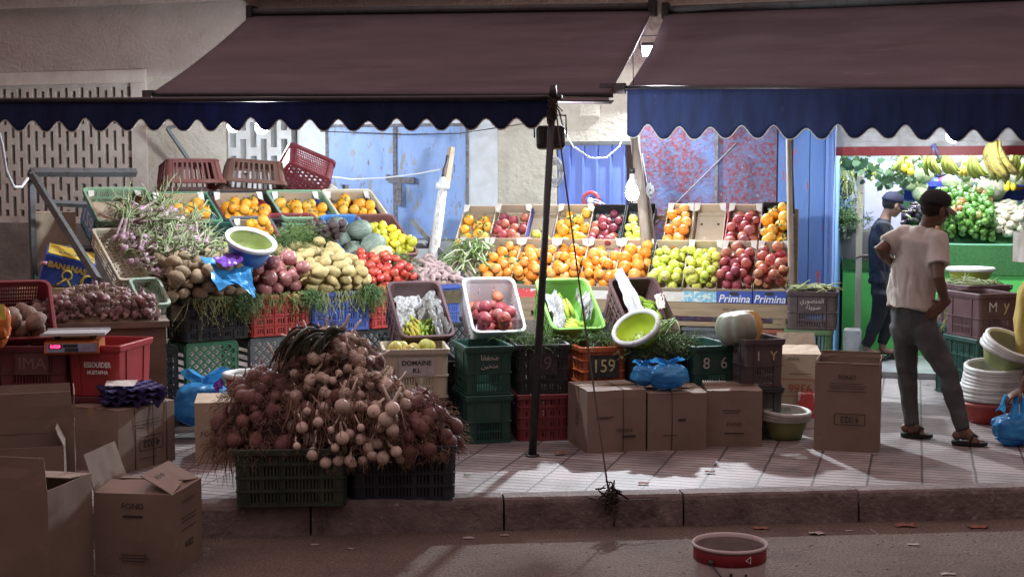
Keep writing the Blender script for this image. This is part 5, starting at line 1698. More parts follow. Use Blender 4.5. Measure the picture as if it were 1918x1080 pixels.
# ---- lower row
LOW = [
    (838, 897, None, 0, 0, card_light, card_light, 'low cardboard tray of green stalks at the end of the stall', '', ''),
    (894, 958, 'orange', 22, .041, card_light, redw, 'tray of oranges beside the green stalks', 'orange in the tray beside the green stalks', 'orange'),
    (955, 1026, 'orange', 25, .043, card_light, redw, 'tray of oranges with leaves behind the white crate', 'orange in the tray behind the white crate', 'orange'),
    (1023, 1085, 'orange', 22, .042, card_light, card_white, 'tray of oranges behind the pole and the lime green crate', 'orange in the tray behind the pole', 'orange'),
    (1084, 1150, 'orange', 21, .044, card_light, card_white, 'tray of oranges above the second brown crate', 'orange in the tray above the second brown crate', 'orange'),
    (1147, 1211, 'orange', 16, .050, card_light, card_white, 'tray of large oranges beneath the bright bulb', 'large orange in the tray beneath the bright bulb', 'orange'),
    (1213, 1278, 'apple', 36, .035, black_tray, card_white, 'tray of small green apples with a pale front', 'small green apple in the pale fronted tray', 'apple'),
    (1277, 1343, 'apple', 36, .036, card_light, mosaic, 'tray of green apples with blue mosaic print on its front', 'green apple in the mosaic printed tray', 'apple'),
    (1341, 1409, 'peach', 34, .039, card_light, prim, 'first royal blue fronted tray of peaches beside the apples', 'peach in the blue tray beside the apples', 'peach'),
    (1410, 1473, 'redapple', 34, .038, card_light, prim, 'last royal blue fronted tray of reddish apples by the slim post', 'reddish apple in the last blue tray by the slim post', 'apple')]
for (p0, p1, kind, n, r, wall, front, lt, lf, fn) in LOW:
    x0, x1 = RX(p0, 548), RX(p1, 548)
    wd = x1 - x0 - .004
    zl = wl((p0 + p1) / 2, 552 if p0 > 1200 else 545, RD).z
    M = MR((x0 + x1) / 2, .03, zp + .015, 0)
    tl = radians(40)
    Mt = M @ T(0, .0, .055) @ Rx(tl)
    fruit_tray(lt, Mt, wd, .50, .105, card_light, wall, wall is card_light, 'lower row of sloping fruit trays', front=card_light, fh=.05)
    fb = front
    g = None
    if kind:
        # upright printed carton end below the lip
        hgt = wl((p0 + p1) / 2, 546, RD).z - (zp + .001) if p0 > 1200 else .075
        hgt = max(.07, min(hgt, .115))
        e = thing('printed_carton', {prim: 'royal blue carton front with white script lettering, %s' % ('beside the mosaic carton' if p0 == 1341 else 'at the pallet corner'), mosaic: 'white carton front with blue mosaic pattern', redw: 'red and white carton front %s' % ('under the first oranges' if p0 == 894 else 'behind the white crate'),
                                     card_white: 'plain pale carton front under %s' % {1023: 'the pole oranges', 1084: 'the oranges by the second brown crate', 1147: 'the large oranges', 1213: 'the small green apples'}.get(p0)}[front], 'carton', MR((x0 + x1) / 2, .0, zp + .002), 'carton fronts along the pallet')
        MB().b2((-wd / 2, 0, 0), (wd / 2, .006, hgt)).build('front_panel', fb, e)
        for q in (-wd / 2, wd / 2 - .005): MB().b2((q, .0065, 0), (q + .005, .34, hgt)).build('side_panel', card_light, e)
        if front is prim:
            text(e, 'Primina', .086, T(.0, -.0012, hgt * .34) @ FRONT, white_print, shear=.25, bold=.0008, xs=.95)
            MB().lathe([(.035, 0), (.0, .0004)], 20, M=T(0, -.001, hgt * .80) @ FRONT @ S(1.1, .42, 1)).build('hand_hole', dark_print, e)  # flat dark oval, the shade of a hand hole painted on
        mb_h = lambda x, y: .03 * max(0, 1 - (2 * x / .34) ** 2) * sin(pi * min(1, y / .42))
        fill(kind, lf, fn, fn + 's: ' + lf, Mt, wd + .012, .47, n, r, tl * .3, mb_h, 10, fn, 'out' if kind != 'mango' else 'up')
# strays shown in the photo
o = link('apple', variants('apple')[1], None, MW @ T(RX(1432, 478, RD + .30), RD + .30, wl(1432, 481, RD + .30).z) @ Rx(.8) @ S(.040, .040, .040))
tag(o, 'single yellow green apple on top of the reddish apples', 'apple')
# stalks in the first low tray
m = MB()
hr = random.Random(5)
x0 = RX(868, 520)
for k in range(46):
    p = Vector((x0 + hr.uniform(-.13, .1), RD + .10 + hr.uniform(0, .28), 0)); p.z = .97 + (p.y - RD) * .7 + hr.uniform(0, .04)
    d = Vector((hr.gauss(.1, .35), -.45 + hr.gauss(0, .2), hr.gauss(-.25, .2))).normalized() * hr.uniform(.16, .30)
    m.tube([p, p + d * .5 + Vector((0, 0, .03)), p + d], [.004, .0055, .009], 5, mi=0 if k % 3 else 1)
herb_bunch(m, (x0 - .02, RD + .36, 1.16), 150, .20, .07, hr, Vector((-.1, -.5, .4)), .012, 0, .9)
tag(m.build('green_stalks', [herb_light, pm('pale stalk', (.50, .56, .34), rough=.5)], None, MW), 'bunch of fresh green stalks with white ends in the low end tray', 'herbs')
# orange leaves scattered in the lower trays
m = MB()
for k in range(26):
    px = hr.uniform(905, 1200); py = hr.uniform(480, 530)
    t = (545 - py) / 85
    p = wl(px, py, RD + .02 + .34 * t - .09)
    a = hr.uniform(0, 6.28)
    u = Vector((cos(a), -.2, sin(a) * .6)) * hr.uniform(.03, .055); v = Vector((-sin(a) * .35, -.1, cos(a) * .35)) * .03
    m.add([p - u, p - u * .3 + v, p + u * .4 + v * .8, p + u, p + u * .4 - v * .8, p - u * .3 - v], [(0, 1, 2, 3, 4, 5)], False)
struct(m.build('orange_leaves', M_leaf, None, MW), 'stuff')
# ================================================================= MIDDLE: crates, cartons and bags on the pavement
def on(px, py, z, yaw, ln, dy=0.0):
    """a thing whose front bottom edge is centred at the pixel on level z"""
    return T(G(px, py, z)) @ Rz(yaw) @ T(0, ln / 2 + dy, 0)
sg = 'upright crates standing along the pavement'
YA = radians(14)
crate('dark green crate at the bottom of the stack beside the black prop pole', P_dgreen, on(917, 830, 0, YA, .44), 'label', .305, .44, .322, .03, 'holes', .02, sg)
Mg = on(917, 830, 0, YA, .44) @ T(.0, 0, .326)
crate('dark green crate on top of its stack, handwriting on the front, herbs inside', P_dgreen, Mg, 'label', .305, .44, .322, .03, 'holes', .02, sg,
      [plate(0, .20, .115, .225, None, (('\ufe8e\ufed4\ufed4\ufea4\ufee3', .05, 0, .022, chalk), ('\ufee6\ufef4\ufea8\ufee8\ufee3', .045, 0, -.032, chalk)))])
crate('wine red slatted crate at the bottom behind the black prop pole', P_wine, on(1017, 825, 0, radians(8), .44), 'grid', .33, .44, .315, .03, 'holes', .02, sg)
Mk = on(1017, 825, 0, radians(8), .44) @ T(0, 0, .319)
crate('black ribbed crate heaped with green herbs behind the prop pole', P_black, Mk, 'grid', .34, .44, .33, .03, 'holes', .02, sg,
      [plate(0, .19, .15, .20, marker_board, (('59', .12, 0, 0, pm('faint violet marker', (.16, .10, .14), rough=.8)),))])
Mc = T(P(781, 747, 9.1)) @ Rz(radians(8)) @ T(0, .25, 0)
label_white = pm('white crate label', (.50, .48, .47), (.40, .38, .37), scale=20, rough=.6)
crate('cream crate with white name label, green and yellow fruit on top', P_cream, Mc, 'label', .42, .46, .33, .02, 'holes', .03, sg,
      [plate(0, .24, .125, .215, label_white, (('DOMAINE', .043, 0, .022, dark_print, dict(bold=.0012)), ('R.L', .040, 0, -.028, dark_print, dict(bold=.001))))])
crate('dark crate hidden beneath the cream labelled crate', P_black, T(P(781, 747, 9.1)) @ Rz(radians(8)) @ T(0, .25, -.001) @ T(0, 0, -P(781, 747, 9.1).z + .002), 'label', .40, .44, P(781, 747, 9.1).z - .004, .02, 'holes', .03, sg)
fill('mango', 'mottled green and yellow mango on the cream labelled crate', 'mango', 'mangoes on the cream crate', Mc @ T(0, -.20, .215), .36, .38, 17, .044, 0, None, 30, 'mango', 'lie')
for o in bpy.data.objects:
    if o.name.startswith('mango'):
        if 'mg' not in VAR:
            VAR['mg'] = [v.copy() for v in variants('mango')]
            for v in VAR['mg']: v.materials[0] = pm('green mango skin', (1, 1, 0), ramp=[(.36, .42, .10), (.55, .42, .10), (.46, .48, .13), (.60, .40, .08)], rough=.5, spots=[((.16, .22, .04), 2.2, .55, .7)])
        o.data = VAR['mg'][hash_(o.name) % 5]
Mo = T(P(1131, 742, 9.40)) @ Rz(radians(14)) @ T(0, .24, 0)
zo = P(1131, 742, 9.40).z
crate('orange crate with black price board behind the strapped cardboard box', P_orange, Mo, 'grid', .31, .46, .34, .03, 'holes', .02, sg,
      [plate(0, .215, .155, .205, marker_board, (('159', .125, 0, 0, yellow_chalk, dict(xs=.9)),))])
crate('orange crate beneath the one with the black price board', P_orange, Mo @ T(0, 0, -zo + .001), 'grid', .31, .46, zo - .003, .03, 'holes', .02, sg)
Mh = T(P(1230, 742, 9.42)) @ Rz(radians(10)) @ T(0, .24, 0)
crate('black crate overflowing with dark herbs behind the blue bags', P_black, Mh, 'label', .38, .46, .33, .03, 'holes', .02, sg,
      [plate(0, .24, .10, .21, None, (('-RICO', .05, 0, .03, pm('dull orange print', (.35, .16, .07)),), ('AGRICOLE', .042, .02, -.025, pm('dull orange print', (.35, .16, .07)))))])
crate('black crate beneath the herb crate', P_black, Mh @ T(0, 0, -P(1230, 742, 9.42).z + .001), 'label', .38, .46, P(1230, 742, 9.42).z - .003, .03, 'holes', .02, sg)
Mt_ = T(P(1337, 740, 9.42)) @ Rz(radians(16)) @ T(0, .25, 0)
crate('teal green crate marked with two chalk digits between the herbs and the pumpkin', P_dgreen, Mt_, 'label', .30, .50, .34, .03, 'holes', .02, sg,
      [plate(0, .215, .13, .22, None, (('8', .11, -.06, 0, chalk), ('6', .11, .07, 0, chalk)))])
crate('teal green crate beneath the one with chalk digits', P_dgreen, Mt_ @ T(0, 0, -P(1337, 740, 9.42).z + .001), 'label', .30, .50, P(1337, 740, 9.42).z - .003, .03, 'holes', .02, sg)
Mp = T(P(1432, 725, 9.25)) @ Rz(radians(14)) @ T(0, .23, 0)
P_umber = plastic('umber brown', (.075, .055, .058), .15)
crate('dark brown crate carrying the cut pumpkin', P_umber, Mp, 'label', .27, .46, .325, .03, 'holes', .02, sg,
      [plate(0, .19, .12, .21, None, (('1', .09, -.05, 0, chalk), ('Y', .09, .06, .0, yellow_chalk)))])
crate('black crate beneath the pumpkin crate', P_black, Mp @ T(0, 0, -P(1432, 725, 9.25).z + .001), 'label', .27, .46, P(1432, 725, 9.25).z - .003, .03, 'holes', .02, sg,
      [plate(0, .15, .06, .2, None, (('MOSTAPHA', .022, 0, 0, chalk),))])

# support crates of the tilted ones
for px, hh in ((795, .46), (925, .46), (1068, .46), (1205, .46)):
    p = G(px, 800, 0)
    crate({795: 'black support crate hidden under the tilted newspaper crate', 925: 'grey support crate hidden under the tilted white crate', 1068: 'grey support crate hidden under the tilted lime green crate', 1205: 'black support crate hidden under the second tilted brown crate'}[px],
          P_grey if px in (925, 1068) else P_black, T(p.x, 9.98, .001) @ Rz(radians(10)), 'label', .40, .44, hh, .03, 'holes', .02, 'crates propping the tilted ones')
def tilted(label, mat, px, py, Y, yaw, tl, wd, ln, h, style, base='holes', taper=.10, r=.05, roll=0.):
    M = T(P(px, py, Y)) @ Rz(radians(yaw)) @ Ry(radians(roll)) @ Rx(radians(tl)) @ T(0, 0, -h)
    crate(label, mat, M, style, wd, ln, h, taper, base, r, 'display crates tilted towards the street')
    return M
YT = 9.72
P_plum = plastic('plum brown', (.115, .062, .066), .15)
Mn = tilted('plum brown tilted crate lined with newspaper and yellow bananas', P_plum, 788, 577, YT, 20, 41, .37, .52, .30, 'tub')
Mwh = tilted('white tilted crate of dark red peaches', P_white, 925, 569, YT, 13, 40, .36, .52, .31, 'dots')
Ml = tilted('lime green tilted crate of small bananas behind the pole', P_lime, 1068, 567, YT, 17, 38, .375, .50, .28, 'tub')
Mb2 = tilted('plum brown tilted crate of green bananas with a white sheet', P_plum, 1206, 570, YT + .1, 20, 41, .36, .52, .30, 'tub')
text(Ml and bpy.data.objects[[o.name for o in bpy.data.objects if o.get('label', '').startswith('lime green tilted')][0]], 'YOUSSEF', .05, T(.02, -.262, .12) @ FRONT, pm('moulded lettering', (.13, .25, .06)))
fill('peach', 'dark red peach in the tilted white crate', 'peach', 'peaches in the white crate', Mwh @ T(0, -.235, .05), .31, .46, 36, .044, radians(30), None, 10, 'peach', 'any')

# bananas
M_ban = {'yellow': pm('yellow banana', (.62, .47, .06), (.48, .42, .07), scale=2, rough=.45, rnd=.1, spots=[((.13, .09, .03), 14, .62, .70)]),
         'green': pm('green banana', (.30, .42, .05), (.20, .33, .04), scale=10, rough=.45, rnd=.12, spots=[((.10, .10, .03), 30, .66, .72)]),
         'lime': pm('pale green banana', (.50, .56, .09), (.40, .50, .08), scale=10, rough=.45, rnd=.1)}
M_ban['plantain'] = pm('hanging plantain', (.25, .28, .05), (.20, .25, .045), scale=8, rough=.45, rnd=.15, spots=[((.12, .10, .03), 26, .63, .70)])
M_btip = pm('banana tip', (.06, .05, .025), rough=.9)
def banana_hand(label, M, n=7, L=.17, r=.017, mat='yellow', fan=.9, curve=.8, name='banana_bunch', group='banana bunches', seed=0, cat='bananas'):
    """a hand of bananas: crown at the origin, fruit hanging to -Z, curving towards +Y"""
    rg_ = random.Random(seed)
    g = thing(name, label, cat, M, group)
    for k in range(n):
        row = k % 2
        a = (k - (n - 1) / 2) / max(1, n - 1) * fan * 2
        l = L * rg_.uniform(.88, 1.08)
        pts, y, z, an = [], 0.0, 0.0, -.25 + row * .2
        st = l / 7
        for q in range(8):
            pts.append(Vector((sin(a) * .03 * n / 7 + sin(a) * (-z) * .55 + (k - (n - 1) / 2) * .006, y + row * .02, z)))
            y += sin(an) * st; z -= cos(an) * st
            an += curve * .22 + rg_.uniform(-.02, .02)
        m = MB()
        m.tube(pts, [r * .35, r * .5, r * .85, r, r * 1.02, r * .95, r * .7, r * .3], 6, sm=True)
        m.tube([pts[-1], pts[-1] + (pts[-1] - pts[-2]) * .25], [r * .3, r * .2], 5, mi=1)
        m.build('banana', [M_ban[mat], M_btip], g)
    MB().tube([(-.022 * n / 7, 0, .0), (0, -.004, .022), (.022 * n / 7, 0, .0)], [.012, .017, .012], 7).tube([(0, 0, .01), (0, -.01, .04)], [.013, .010], 6).build('crown', [M_ban['green' if mat != 'yellow' else 'lime']], g)
    return g
news = pm('newspaper', (.56, .56, .55), (.36, .36, .37), scale=55, rough=.9, thr=(.5, .6))
def crumple(label, M, w_, l_, z0, amp, mat, seed, name='newspaper_sheet', cat='newspaper', hump=.05):
    n = 26
    g = []
    for j in range(n + 1):
        row = []
        for i in range(n + 1):
            u, v = i / n - .5, j / n
            q = Vector((u * 3.5, v * 3.5, seed))
            z = z0 + hump * sin(pi * v) + amp * (abs(noise.noise(q)) * 1.6 + .5 * abs(noise.noise(q * 2.7)) + .2 * noise.noise(q * 6)) + max(0, abs(u) - .36) * .5
            row.append(Vector((u * w_ + .02 * noise.noise(q * 1.3), v * l_ + .03 * noise.noise(q * 1.1 + Vector((5, 0, 0))), z)))
        g.append(row)
    m = MB().shell(g, [[p + Vector((0, 0, -.0012)) for p in r] for r in g], False, lambda i, j: False, False)
    return tag(m.build(name, mat, None, M), label, cat)
crumple('crumpled newspaper lining the tilted plum brown crate', Mn @ T(0, -.06, 0), .33, .31, .12, .075, news, 4)
crumple('newspaper edge standing along the side of the banana crate', Mn @ T(.125, -.22, 0) @ Rz(radians(8)), .08, .34, .20, .05, news, 9)
for k, (x, y, a, mt, nn) in enumerate(((-.10, -.12, .2, 'yellow', 7), (-.05, -.06, .6, 'yellow', 6), (.06, -.09, -.7, 'green', 7), (.03, -.17, .1, 'green', 6), (-.12, -.19, .0, 'yellow', 6))):
    banana_hand({0: 'ripe yellow bananas with brown spots beneath the newspaper', 1: 'second ripe yellow banana hand under the newspaper edge', 2: 'greenish bananas at the newspaper side of the crate', 3: 'small green bananas at the front lip of the newspaper crate', 4: 'yellow bananas in the front corner of the newspaper crate'}[k],
                Mn @ T(x, y + .02, .22) @ Rz(a) @ Rx(radians(-62)), nn, .17, .021, mt, .7, .9, seed=k)
crumple('newspaper sheet on the pole side of the lime green crate', Ml @ T(-.115, -.16, 0), .09, .36, .15, .05, news, 14)
crumple('newspaper sheet on the far side of the lime green crate', Ml @ T(.12, -.08, 0), .07, .22, .17, .06, news, 19)
banana_hand('small green banana hand standing with its crown up in the lime green crate', Ml @ T(-.03, .13, .20) @ Rx(radians(-52)), 9, .16, .019, 'lime', .8, .5, seed=11)
banana_hand('pale small bananas lying in the lime green crate', Ml @ T(-.02, -.05, .15) @ Rz(.8) @ Rx(radians(-80)), 8, .13, .020, 'lime', .7, .6, seed=12)
banana_hand('short pale bananas in the front corner of the lime green crate', Ml @ T(.09, -.10, .14) @ Rz(-.4) @ Rx(radians(-80)), 6, .11, .018, 'lime', .6, .5, seed=13)
banana_hand('second row of pale bananas under the newspaper in the lime green crate', Ml @ T(-.05, -.13, .14) @ Rz(1.2) @ Rx(radians(-85)), 7, .12, .021, 'lime', .6, .5, seed=14)
for k, (x, y, a) in enumerate(((-.03, .14, .9), (.04, .08, 1.1), (.0, .0, 1.2), (.10, .02, -.2), (.11, -.10, .3))):
    banana_hand(['green bananas at the top of the second brown crate', 'green bananas heaped mid way in the second brown crate', 'green bananas touching the white sheet', 'dark green bananas at the side of the second brown crate', 'green bananas beside the green basin'][k],
                Mb2 @ T(x, y, .22) @ Rz(a) @ Rx(radians(-78)), 8, .16, .021, 'green', .7, .8, seed=20 + k)
film('plastic_sheet', 'white translucent sheet hanging over the edge of the second brown crate', [P(1151, 512, 9.95), P(1165, 500, 9.98), P(1206, 575, 9.62), P(1178, 588, 9.55)], pm('white film', (.62, .66, .68), (.7, .72, .74), scale=8, rough=.35, transl=.35), 31, .014)
film('paper_scrap', 'crumpled white paper behind the green bananas', [P(1226, 552, 9.85), P(1243, 548, 9.85), P(1246, 575, 9.75), P(1232, 580, 9.75)], card_white, 33, .012)

# herbs on the crates
hb = random.Random(77)
for px, py, Y, n, L, r_, lab, mt, lean in ((1003, 640, 9.35, 170, .16, .06, 'fresh green herb bunch on the black ribbed crate', herb_m, .8), (1120, 632, 9.55, 120, .14, .07, 'feathery herbs behind the orange price crate', herb_m, .9),
                                   (1255, 632, 9.50, 260, .22, .07, 'dark feathery herbs overflowing the black crate beside the green basin', herb_m, .9), (1195, 650, 9.45, 130, .16, .06, 'dark herbs drooping under the green basin', herb_m, 1.0)):
    m = MB()
    herb_bunch(m, P(px, py, Y), n, L, r_, hb, Vector((.1, -.35, .35)) if px != 1255 else Vector((.1, -.55, -.1)), .012, lean=lean)
    if px == 1003:
        for k in range(5): m.tube([P(px - 90 + k * 18, 640, 9.4), P(px - 80 + k * 20, 632 - 4 * k, 9.4), P(px - 60 + k * 22, 640, 9.35)], .003, 4)
    tag(m.build('herb_bunch', mt), lab, 'herbs')
m = MB()
strands(m, P(1262, 600, 9.62), 14, .26, .025, .006, Vector((-.2, -.4, -.3)), hb, .01)
tag(m.build('leek_stalks', herb_light), 'pale green stalks lying over the dark herbs', 'stalks')
o = link('aubergine', variants('eggplant')[0], None, T(P(1115, 648, 9.5)) @ Rz(.2) @ S(.034, .03, .03))
tag(o, 'long dark aubergine lying on the orange price crate', 'aubergine')

# green basin
nrm = Vector((-.40, -.50, .77)).normalized()
lime_t = pm('yellow green basin', (.40, .52, .03), (.46, .56, .06), scale=5, rough=.35, transl=.12)
lime_in = pm('bright basin inside', (.46, .58, .04), (.38, .50, .05), scale=6, rough=.35, transl=.1)
Bq = nrm.to_track_quat('Z', 'Y').to_matrix().to_4x4()
tub('yellow green basin with dirty white rim leaning on the herb crate', T(P(1190, 611, 9.42)) @ Bq @ T(0, 0, -.14), .105, .158, .145, lime_t, tub_white, lime_in, name='plastic_basin', cat='basin')
# pumpkin
def pumpkin(label, M, r, a0, a1):
    g = thing('pumpkin', label, 'pumpkin', M)
    nu, nv = 60, 18
    def pt(th, ph, k=1.0):
        q = k * (1 - .085 * abs(cos(5 * th)) ** .6 * 0 - .17 * (1 - abs(sin(4.5 * th)) ** .55) * sin(ph) ** .6)
        return Vector((r * q * sin(ph) ** .85 * cos(th), r * q * sin(ph) ** .85 * sin(th), -r * .80 * cos(ph) * (1 - .22 * max(0, abs(cos(ph)) - .7) / .3)))
    rows = [[pt(a0 + (a1 - a0) * i / nu, .03 + (pi - .06) * j / nv) for i in range(nu + 1)] for j in range(nv + 1)]
    MB().loft(rows, False, False).build('rind', pm('grey green pumpkin rind', (.25, .29, .21), (.36, .38, .30), scale=5, rough=.5, bump=.15, spots=[((.46, .44, .32), 3, .62, .75)]), g)
    m = MB()
    for a in (a0, a1):
        o_ = [pt(a, .03 + (pi - .06) * j / nv) for j in range(nv + 1)]
        i_ = [Vector((p.x * .58, p.y * .58, p.z * .62)) for p in o_]
        m.loft([o_, i_], False, False, sm=False)
    m.build('cut_flesh', pm('pumpkin flesh', (.66, .36, .10), (.70, .44, .17), scale=9, rough=.6), g)
    inner = [[Vector((p.x * .58, p.y * .58, p.z * .62)) for p in row] for row in rows]
    MB().loft(inner, False, False).build('seed_hollow', pm('pumpkin hollow', (.34, .15, .035), (.5, .26, .07), scale=20, rough=.8, bump=.6), g)
pumpkin('cut grey green ribbed pumpkin showing orange flesh', T(P(1384, 612, 9.45)) @ Ry(radians(-8)) @ Rz(radians(0)), .165, radians(-14), radians(312))

# cardboard boxes on the pavement
bgp = 'closed cardboard boxes in a row on the pavement'
carton('strapped closed cardboard box behind the guy rope, biggest of the row of three', on(1155, 846, 0, radians(14), .44), .395, .44, .395, strings=('y',), marks=[print_bars(0, [(-.08, .23, .12, .005), (-.09, .22, .1, .004), (.08, .10, .09, .012)]), printed(3, [('4.022', .05, 0, .2, dict(rot=1.57))]), printed(0, [('FRAGILE', .03, .05, .14)])], group=bgp)
carton('closed cardboard box with a dark tie under the blue bags', on(1268, 843, 0, radians(4), .42), .385, .42, .37, strings=('y',), marks=[print_bars(0, [(.03, .20, .05, .012), (-.05, .1, .09, .004)])], group=bgp)
carton('closed cardboard box at the end of the row of three, beside the nested basins', on(1375, 836, 0, radians(-2), .46), .36, .46, .365, strings=(), marks=[print_bars(0, [(-.02, .24, .12, .005), (-.02, .225, .10, .004), (0, .09, .13, .006)]), printed(0, [('FOND', .035, .0, .15)])], group=bgp)
bag('plastic_bag', 'small tied blue plastic bag on the box nearer the guy rope', T(P(1206, 703, 9.02)), .085, .08, .085, blue_film, 2)
bag('plastic_bag', 'large knotted sky blue plastic bag on the middle cardboard box', T(P(1250, 705, 8.98)) @ Rz(.3), .135, .11, .10, blue_film, 7)
# tall open box
def side_bits(g, wd, ln, h): pass
carton('tall open cardboard box with upright flaps in front of the standing man', on(1584, 845, 0, radians(-17), .36), .405, .36, .555, flaps=[(0, .0, .02), (2, -.05, .055), (1, .10, .04), (3, -.1, .03)], closed=False, taped=False,
       marks=[printed(0, [('FOND', .040, .0, .48), ('4.022', .055, .02, .21, dict(rot=pi))]), print_bars(0, [(.0, .44, .2, .003), (.0, .425, .24, .003), (.0, .41, .22, .003), (.0, .39, .25, .003)] + frame_bars(.02, .21, .19, .07)), printed(1, [('FOND', .035, 0, .47)])])
carton('pale cardboard box with red stamped number frame, printed upside down', on(1497, 796, 0, radians(-6), .34), .30, .34, .51, card_light, flaps=[(0, radians(-72), .16, card_light), (2, .25, .12, card_light)], closed=False, taped=False,
       marks=[printed(0, [('9366', .085, .0, .27, dict(rot=pi, mat=red_print, bold=.001))]), print_bars(0, frame_bars(.0, .27, .27, .12, .006), red_print), print_bars(0, [(0, .37, .15, .004), (.0, .14, .16, .005)]), printed(0, [('FOND', .03, -.05, .48, dict(rot=pi))])])
# nested basins
dirty_white = pm('dirty white plastic', (.52, .52, .47), (.36, .35, .30), scale=9, rough=.5, thr=(.45, .75))
dull_green = pm('dull green plastic', (.28, .31, .12), (.22, .25, .11), scale=6, rough=.5)
p = G(1477, 827, 0)
for k in range(3):
    tub(['greenish basin at the bottom of the nested basins beside the tall box', 'middle basin nested beside the tall box', 'top basin with handwriting nested beside the tall box'][k], T(p.x, p.y + .15, .001 + k * .021) @ Ry(.02 * k) @ Rx(.03 * k), .118, .158, .155, dull_green, dirty_white, dirty_white, 'basins nested beside the tall box', 'plastic_basin', 'basin')
text(bpy.data.objects[[o.name for o in bpy.data.objects if o.get('label', '').startswith('top basin with hand')][0]], 'PLADER', .035, T(0, .128, .126) @ Rx(radians(76)), pm('green marker', (.16, .19, .10)))
p = G(1484, 800, 0)
tub('white washing up bowl behind the nested basins', T(p.x, 10.15, 0.0), .12, .15, .20, dirty_white, tub_white, dirty_white, name='plastic_basin', cat='basin')
carton('small red and white carton behind the tall box', T(P(1511, 760, 9.75)) @ Rz(-.2) @ T(0, 0, -P(1511, 760, 9.75).z), .12, .14, .235, redw, taped=False)

# crates at the end of the pallet
Ms = T(P(1520, 617, 10.45)) @ Rz(radians(-14)) @ T(0, .2, 0)
zs = P(1520, 617, 10.45).z
crate('brown grey crate with white handwriting standing at the end of the pallet', P_umber, Ms, 'label', .36, .42, .29, .02, 'holes', .02, None,
      [plate(0, .21, .11, .20, None, (('\ufef1\ufead\ufeee\ufebc\ufee8\ufee4\ufedf\ufe8d', .045, 0, .018, chalk), ('\ufe94\ufee0\ufef3\ufeee\ufebb', .045, .01, -.03, chalk)))])
crate('moss green crate beneath the crate with white handwriting', P_moss, Ms @ T(-.02, 0, -.30), 'bars', .34, .42, .296, .03, 'holes', .03, None)
crate('dark crate at the bottom of the stack beside the shop opening', P_black, Ms @ T(0, .02, -zs + .001), 'fine', .36, .42, zs - .304, .03, 'holes', .03, None)
m = MB()
for k in range(60):
    q = Ms @ Vector((hb.uniform(-.16, .16), hb.uniform(-.18, .18), .285 + hb.uniform(0, .03)))
    d = Vector((hb.gauss(0, 1), hb.gauss(0, 1), hb.gauss(0, .15))).normalized() * hb.uniform(.05, .12)
    m.tube([q - d, q + Vector((0, 0, .012)), q + d], [.003, .0055, .003], 5)
tag(m.build('green_beans', pm('green bean', (.24, .30, .11), (.32, .35, .18), scale=20, rough=.5)), 'loose green beans heaped in the crate with white handwriting', 'green beans')

# ================================================================= LEFT FOREGROUND
panel_m = pm('plywood board', (.20, .155, .115), (.135, .105, .08), scale=2.5, rough=.8, bump=.25, stretch=(1, 1, 3), spots=[((.26, .21, .16), 7, .62, .74)])
Mx = T((308 - 959) / 2600 * 9.15, 9.15, 0) @ Rz(radians(19))
g = thing('wooden_bench', 'plywood sided bench carrying the heap of small purple onions', 'bench', Mx)
MB().b2((-.80, 0, .02), (-.01, .02, .775)).build('front_panel', panel_m, g)
MB().b2((-.022, .0205, .0), (0, .60, .775)).b2((-.81, .0205, 0), (-.79, .60, .775)).build('side_panel', panel_m, g)
MB().b2((-.83, -.03, .777), (.02, .62, .815)).build('top', pm('worn bench top', (.24, .20, .16), (.16, .13, .10), scale=6, rough=.85, bump=.3), g)
fill('redonion', 'small purple onion with dry roots heaped on the plywood bench', 'onion', 'small purple onions on the plywood bench', Mx @ T(-.44, 0, .81), .80, .56, 150, .0245, .12, lambda x, y: .21 * max(0, 1 - (x / .42) ** 2) * sin(pi * min(1, (y + .01) / .60)), 5, 'onion', 'any', jit=.3, spread=.8)
m = MB()
n = 20
gr = [[Mx @ Vector((-.44 + .40 * (2 * i / n - 1), .56 * j / n, .800 + .205 * max(0, 1 - (2 * i / n - 1) ** 2) * sin(pi * min(1, (.56 * j / n) / .60)))) for i in range(n + 1)] for j in range(n + 1)]
m.loft(gr, False, False)
for k in range(330):
    x, y = hb.uniform(-.82, -.04), hb.uniform(0.01, .5)
    zz = .81 + .21 * max(0, 1 - ((x + .44) / .42) ** 2) * sin(pi * min(1, (y + .01) / .60))
    q = hb.uniform(.009, .021)
    m.ball((0, 0, 0), (q, q * .8, q * hb.uniform(.9, 2.2)), 7, 5, lambda th, ph: 1 + .2 * sin(2 * th + k) * sin(ph), mi=1 + k % 2, M=Mx @ T(x, y, zz + hb.uniform(.0, .03)) @ Rz(hb.uniform(0, 6)) @ Rx(hb.uniform(-1.6, 1.6)))
    strands(m, Mx @ Vector((x, y, .84 + .20 * max(0, 1 - ((x + .44) / .42) ** 2) * sin(pi * min(1, (y + .05) / .62)))), 3, .08, .015, .0016, Vector((hb.gauss(0, 1), -.6, .1)), hb, .03)
struct(m.build('dry_roots', [pm('brown dry roots', (.17, .12, .085), (.30, .24, .15), scale=15, rough=.95), pm('onion husk purple', (.22, .10, .14), (.40, .28, .28), scale=40, rough=.6), pm('onion husk pale', (.48, .38, .33), (.34, .24, .2), scale=40, rough=.6)]), 'stuff')
g = thing('board', 'cream board leaning behind the purple onion heap', 'board', T(P(105, 590, 9.75)) @ Rz(radians(14)))
MB().b2((-.2, 0, -.9), (.2, .02, .24)).build('panel', pm('cream carton', (.5, .42, .24)), g)

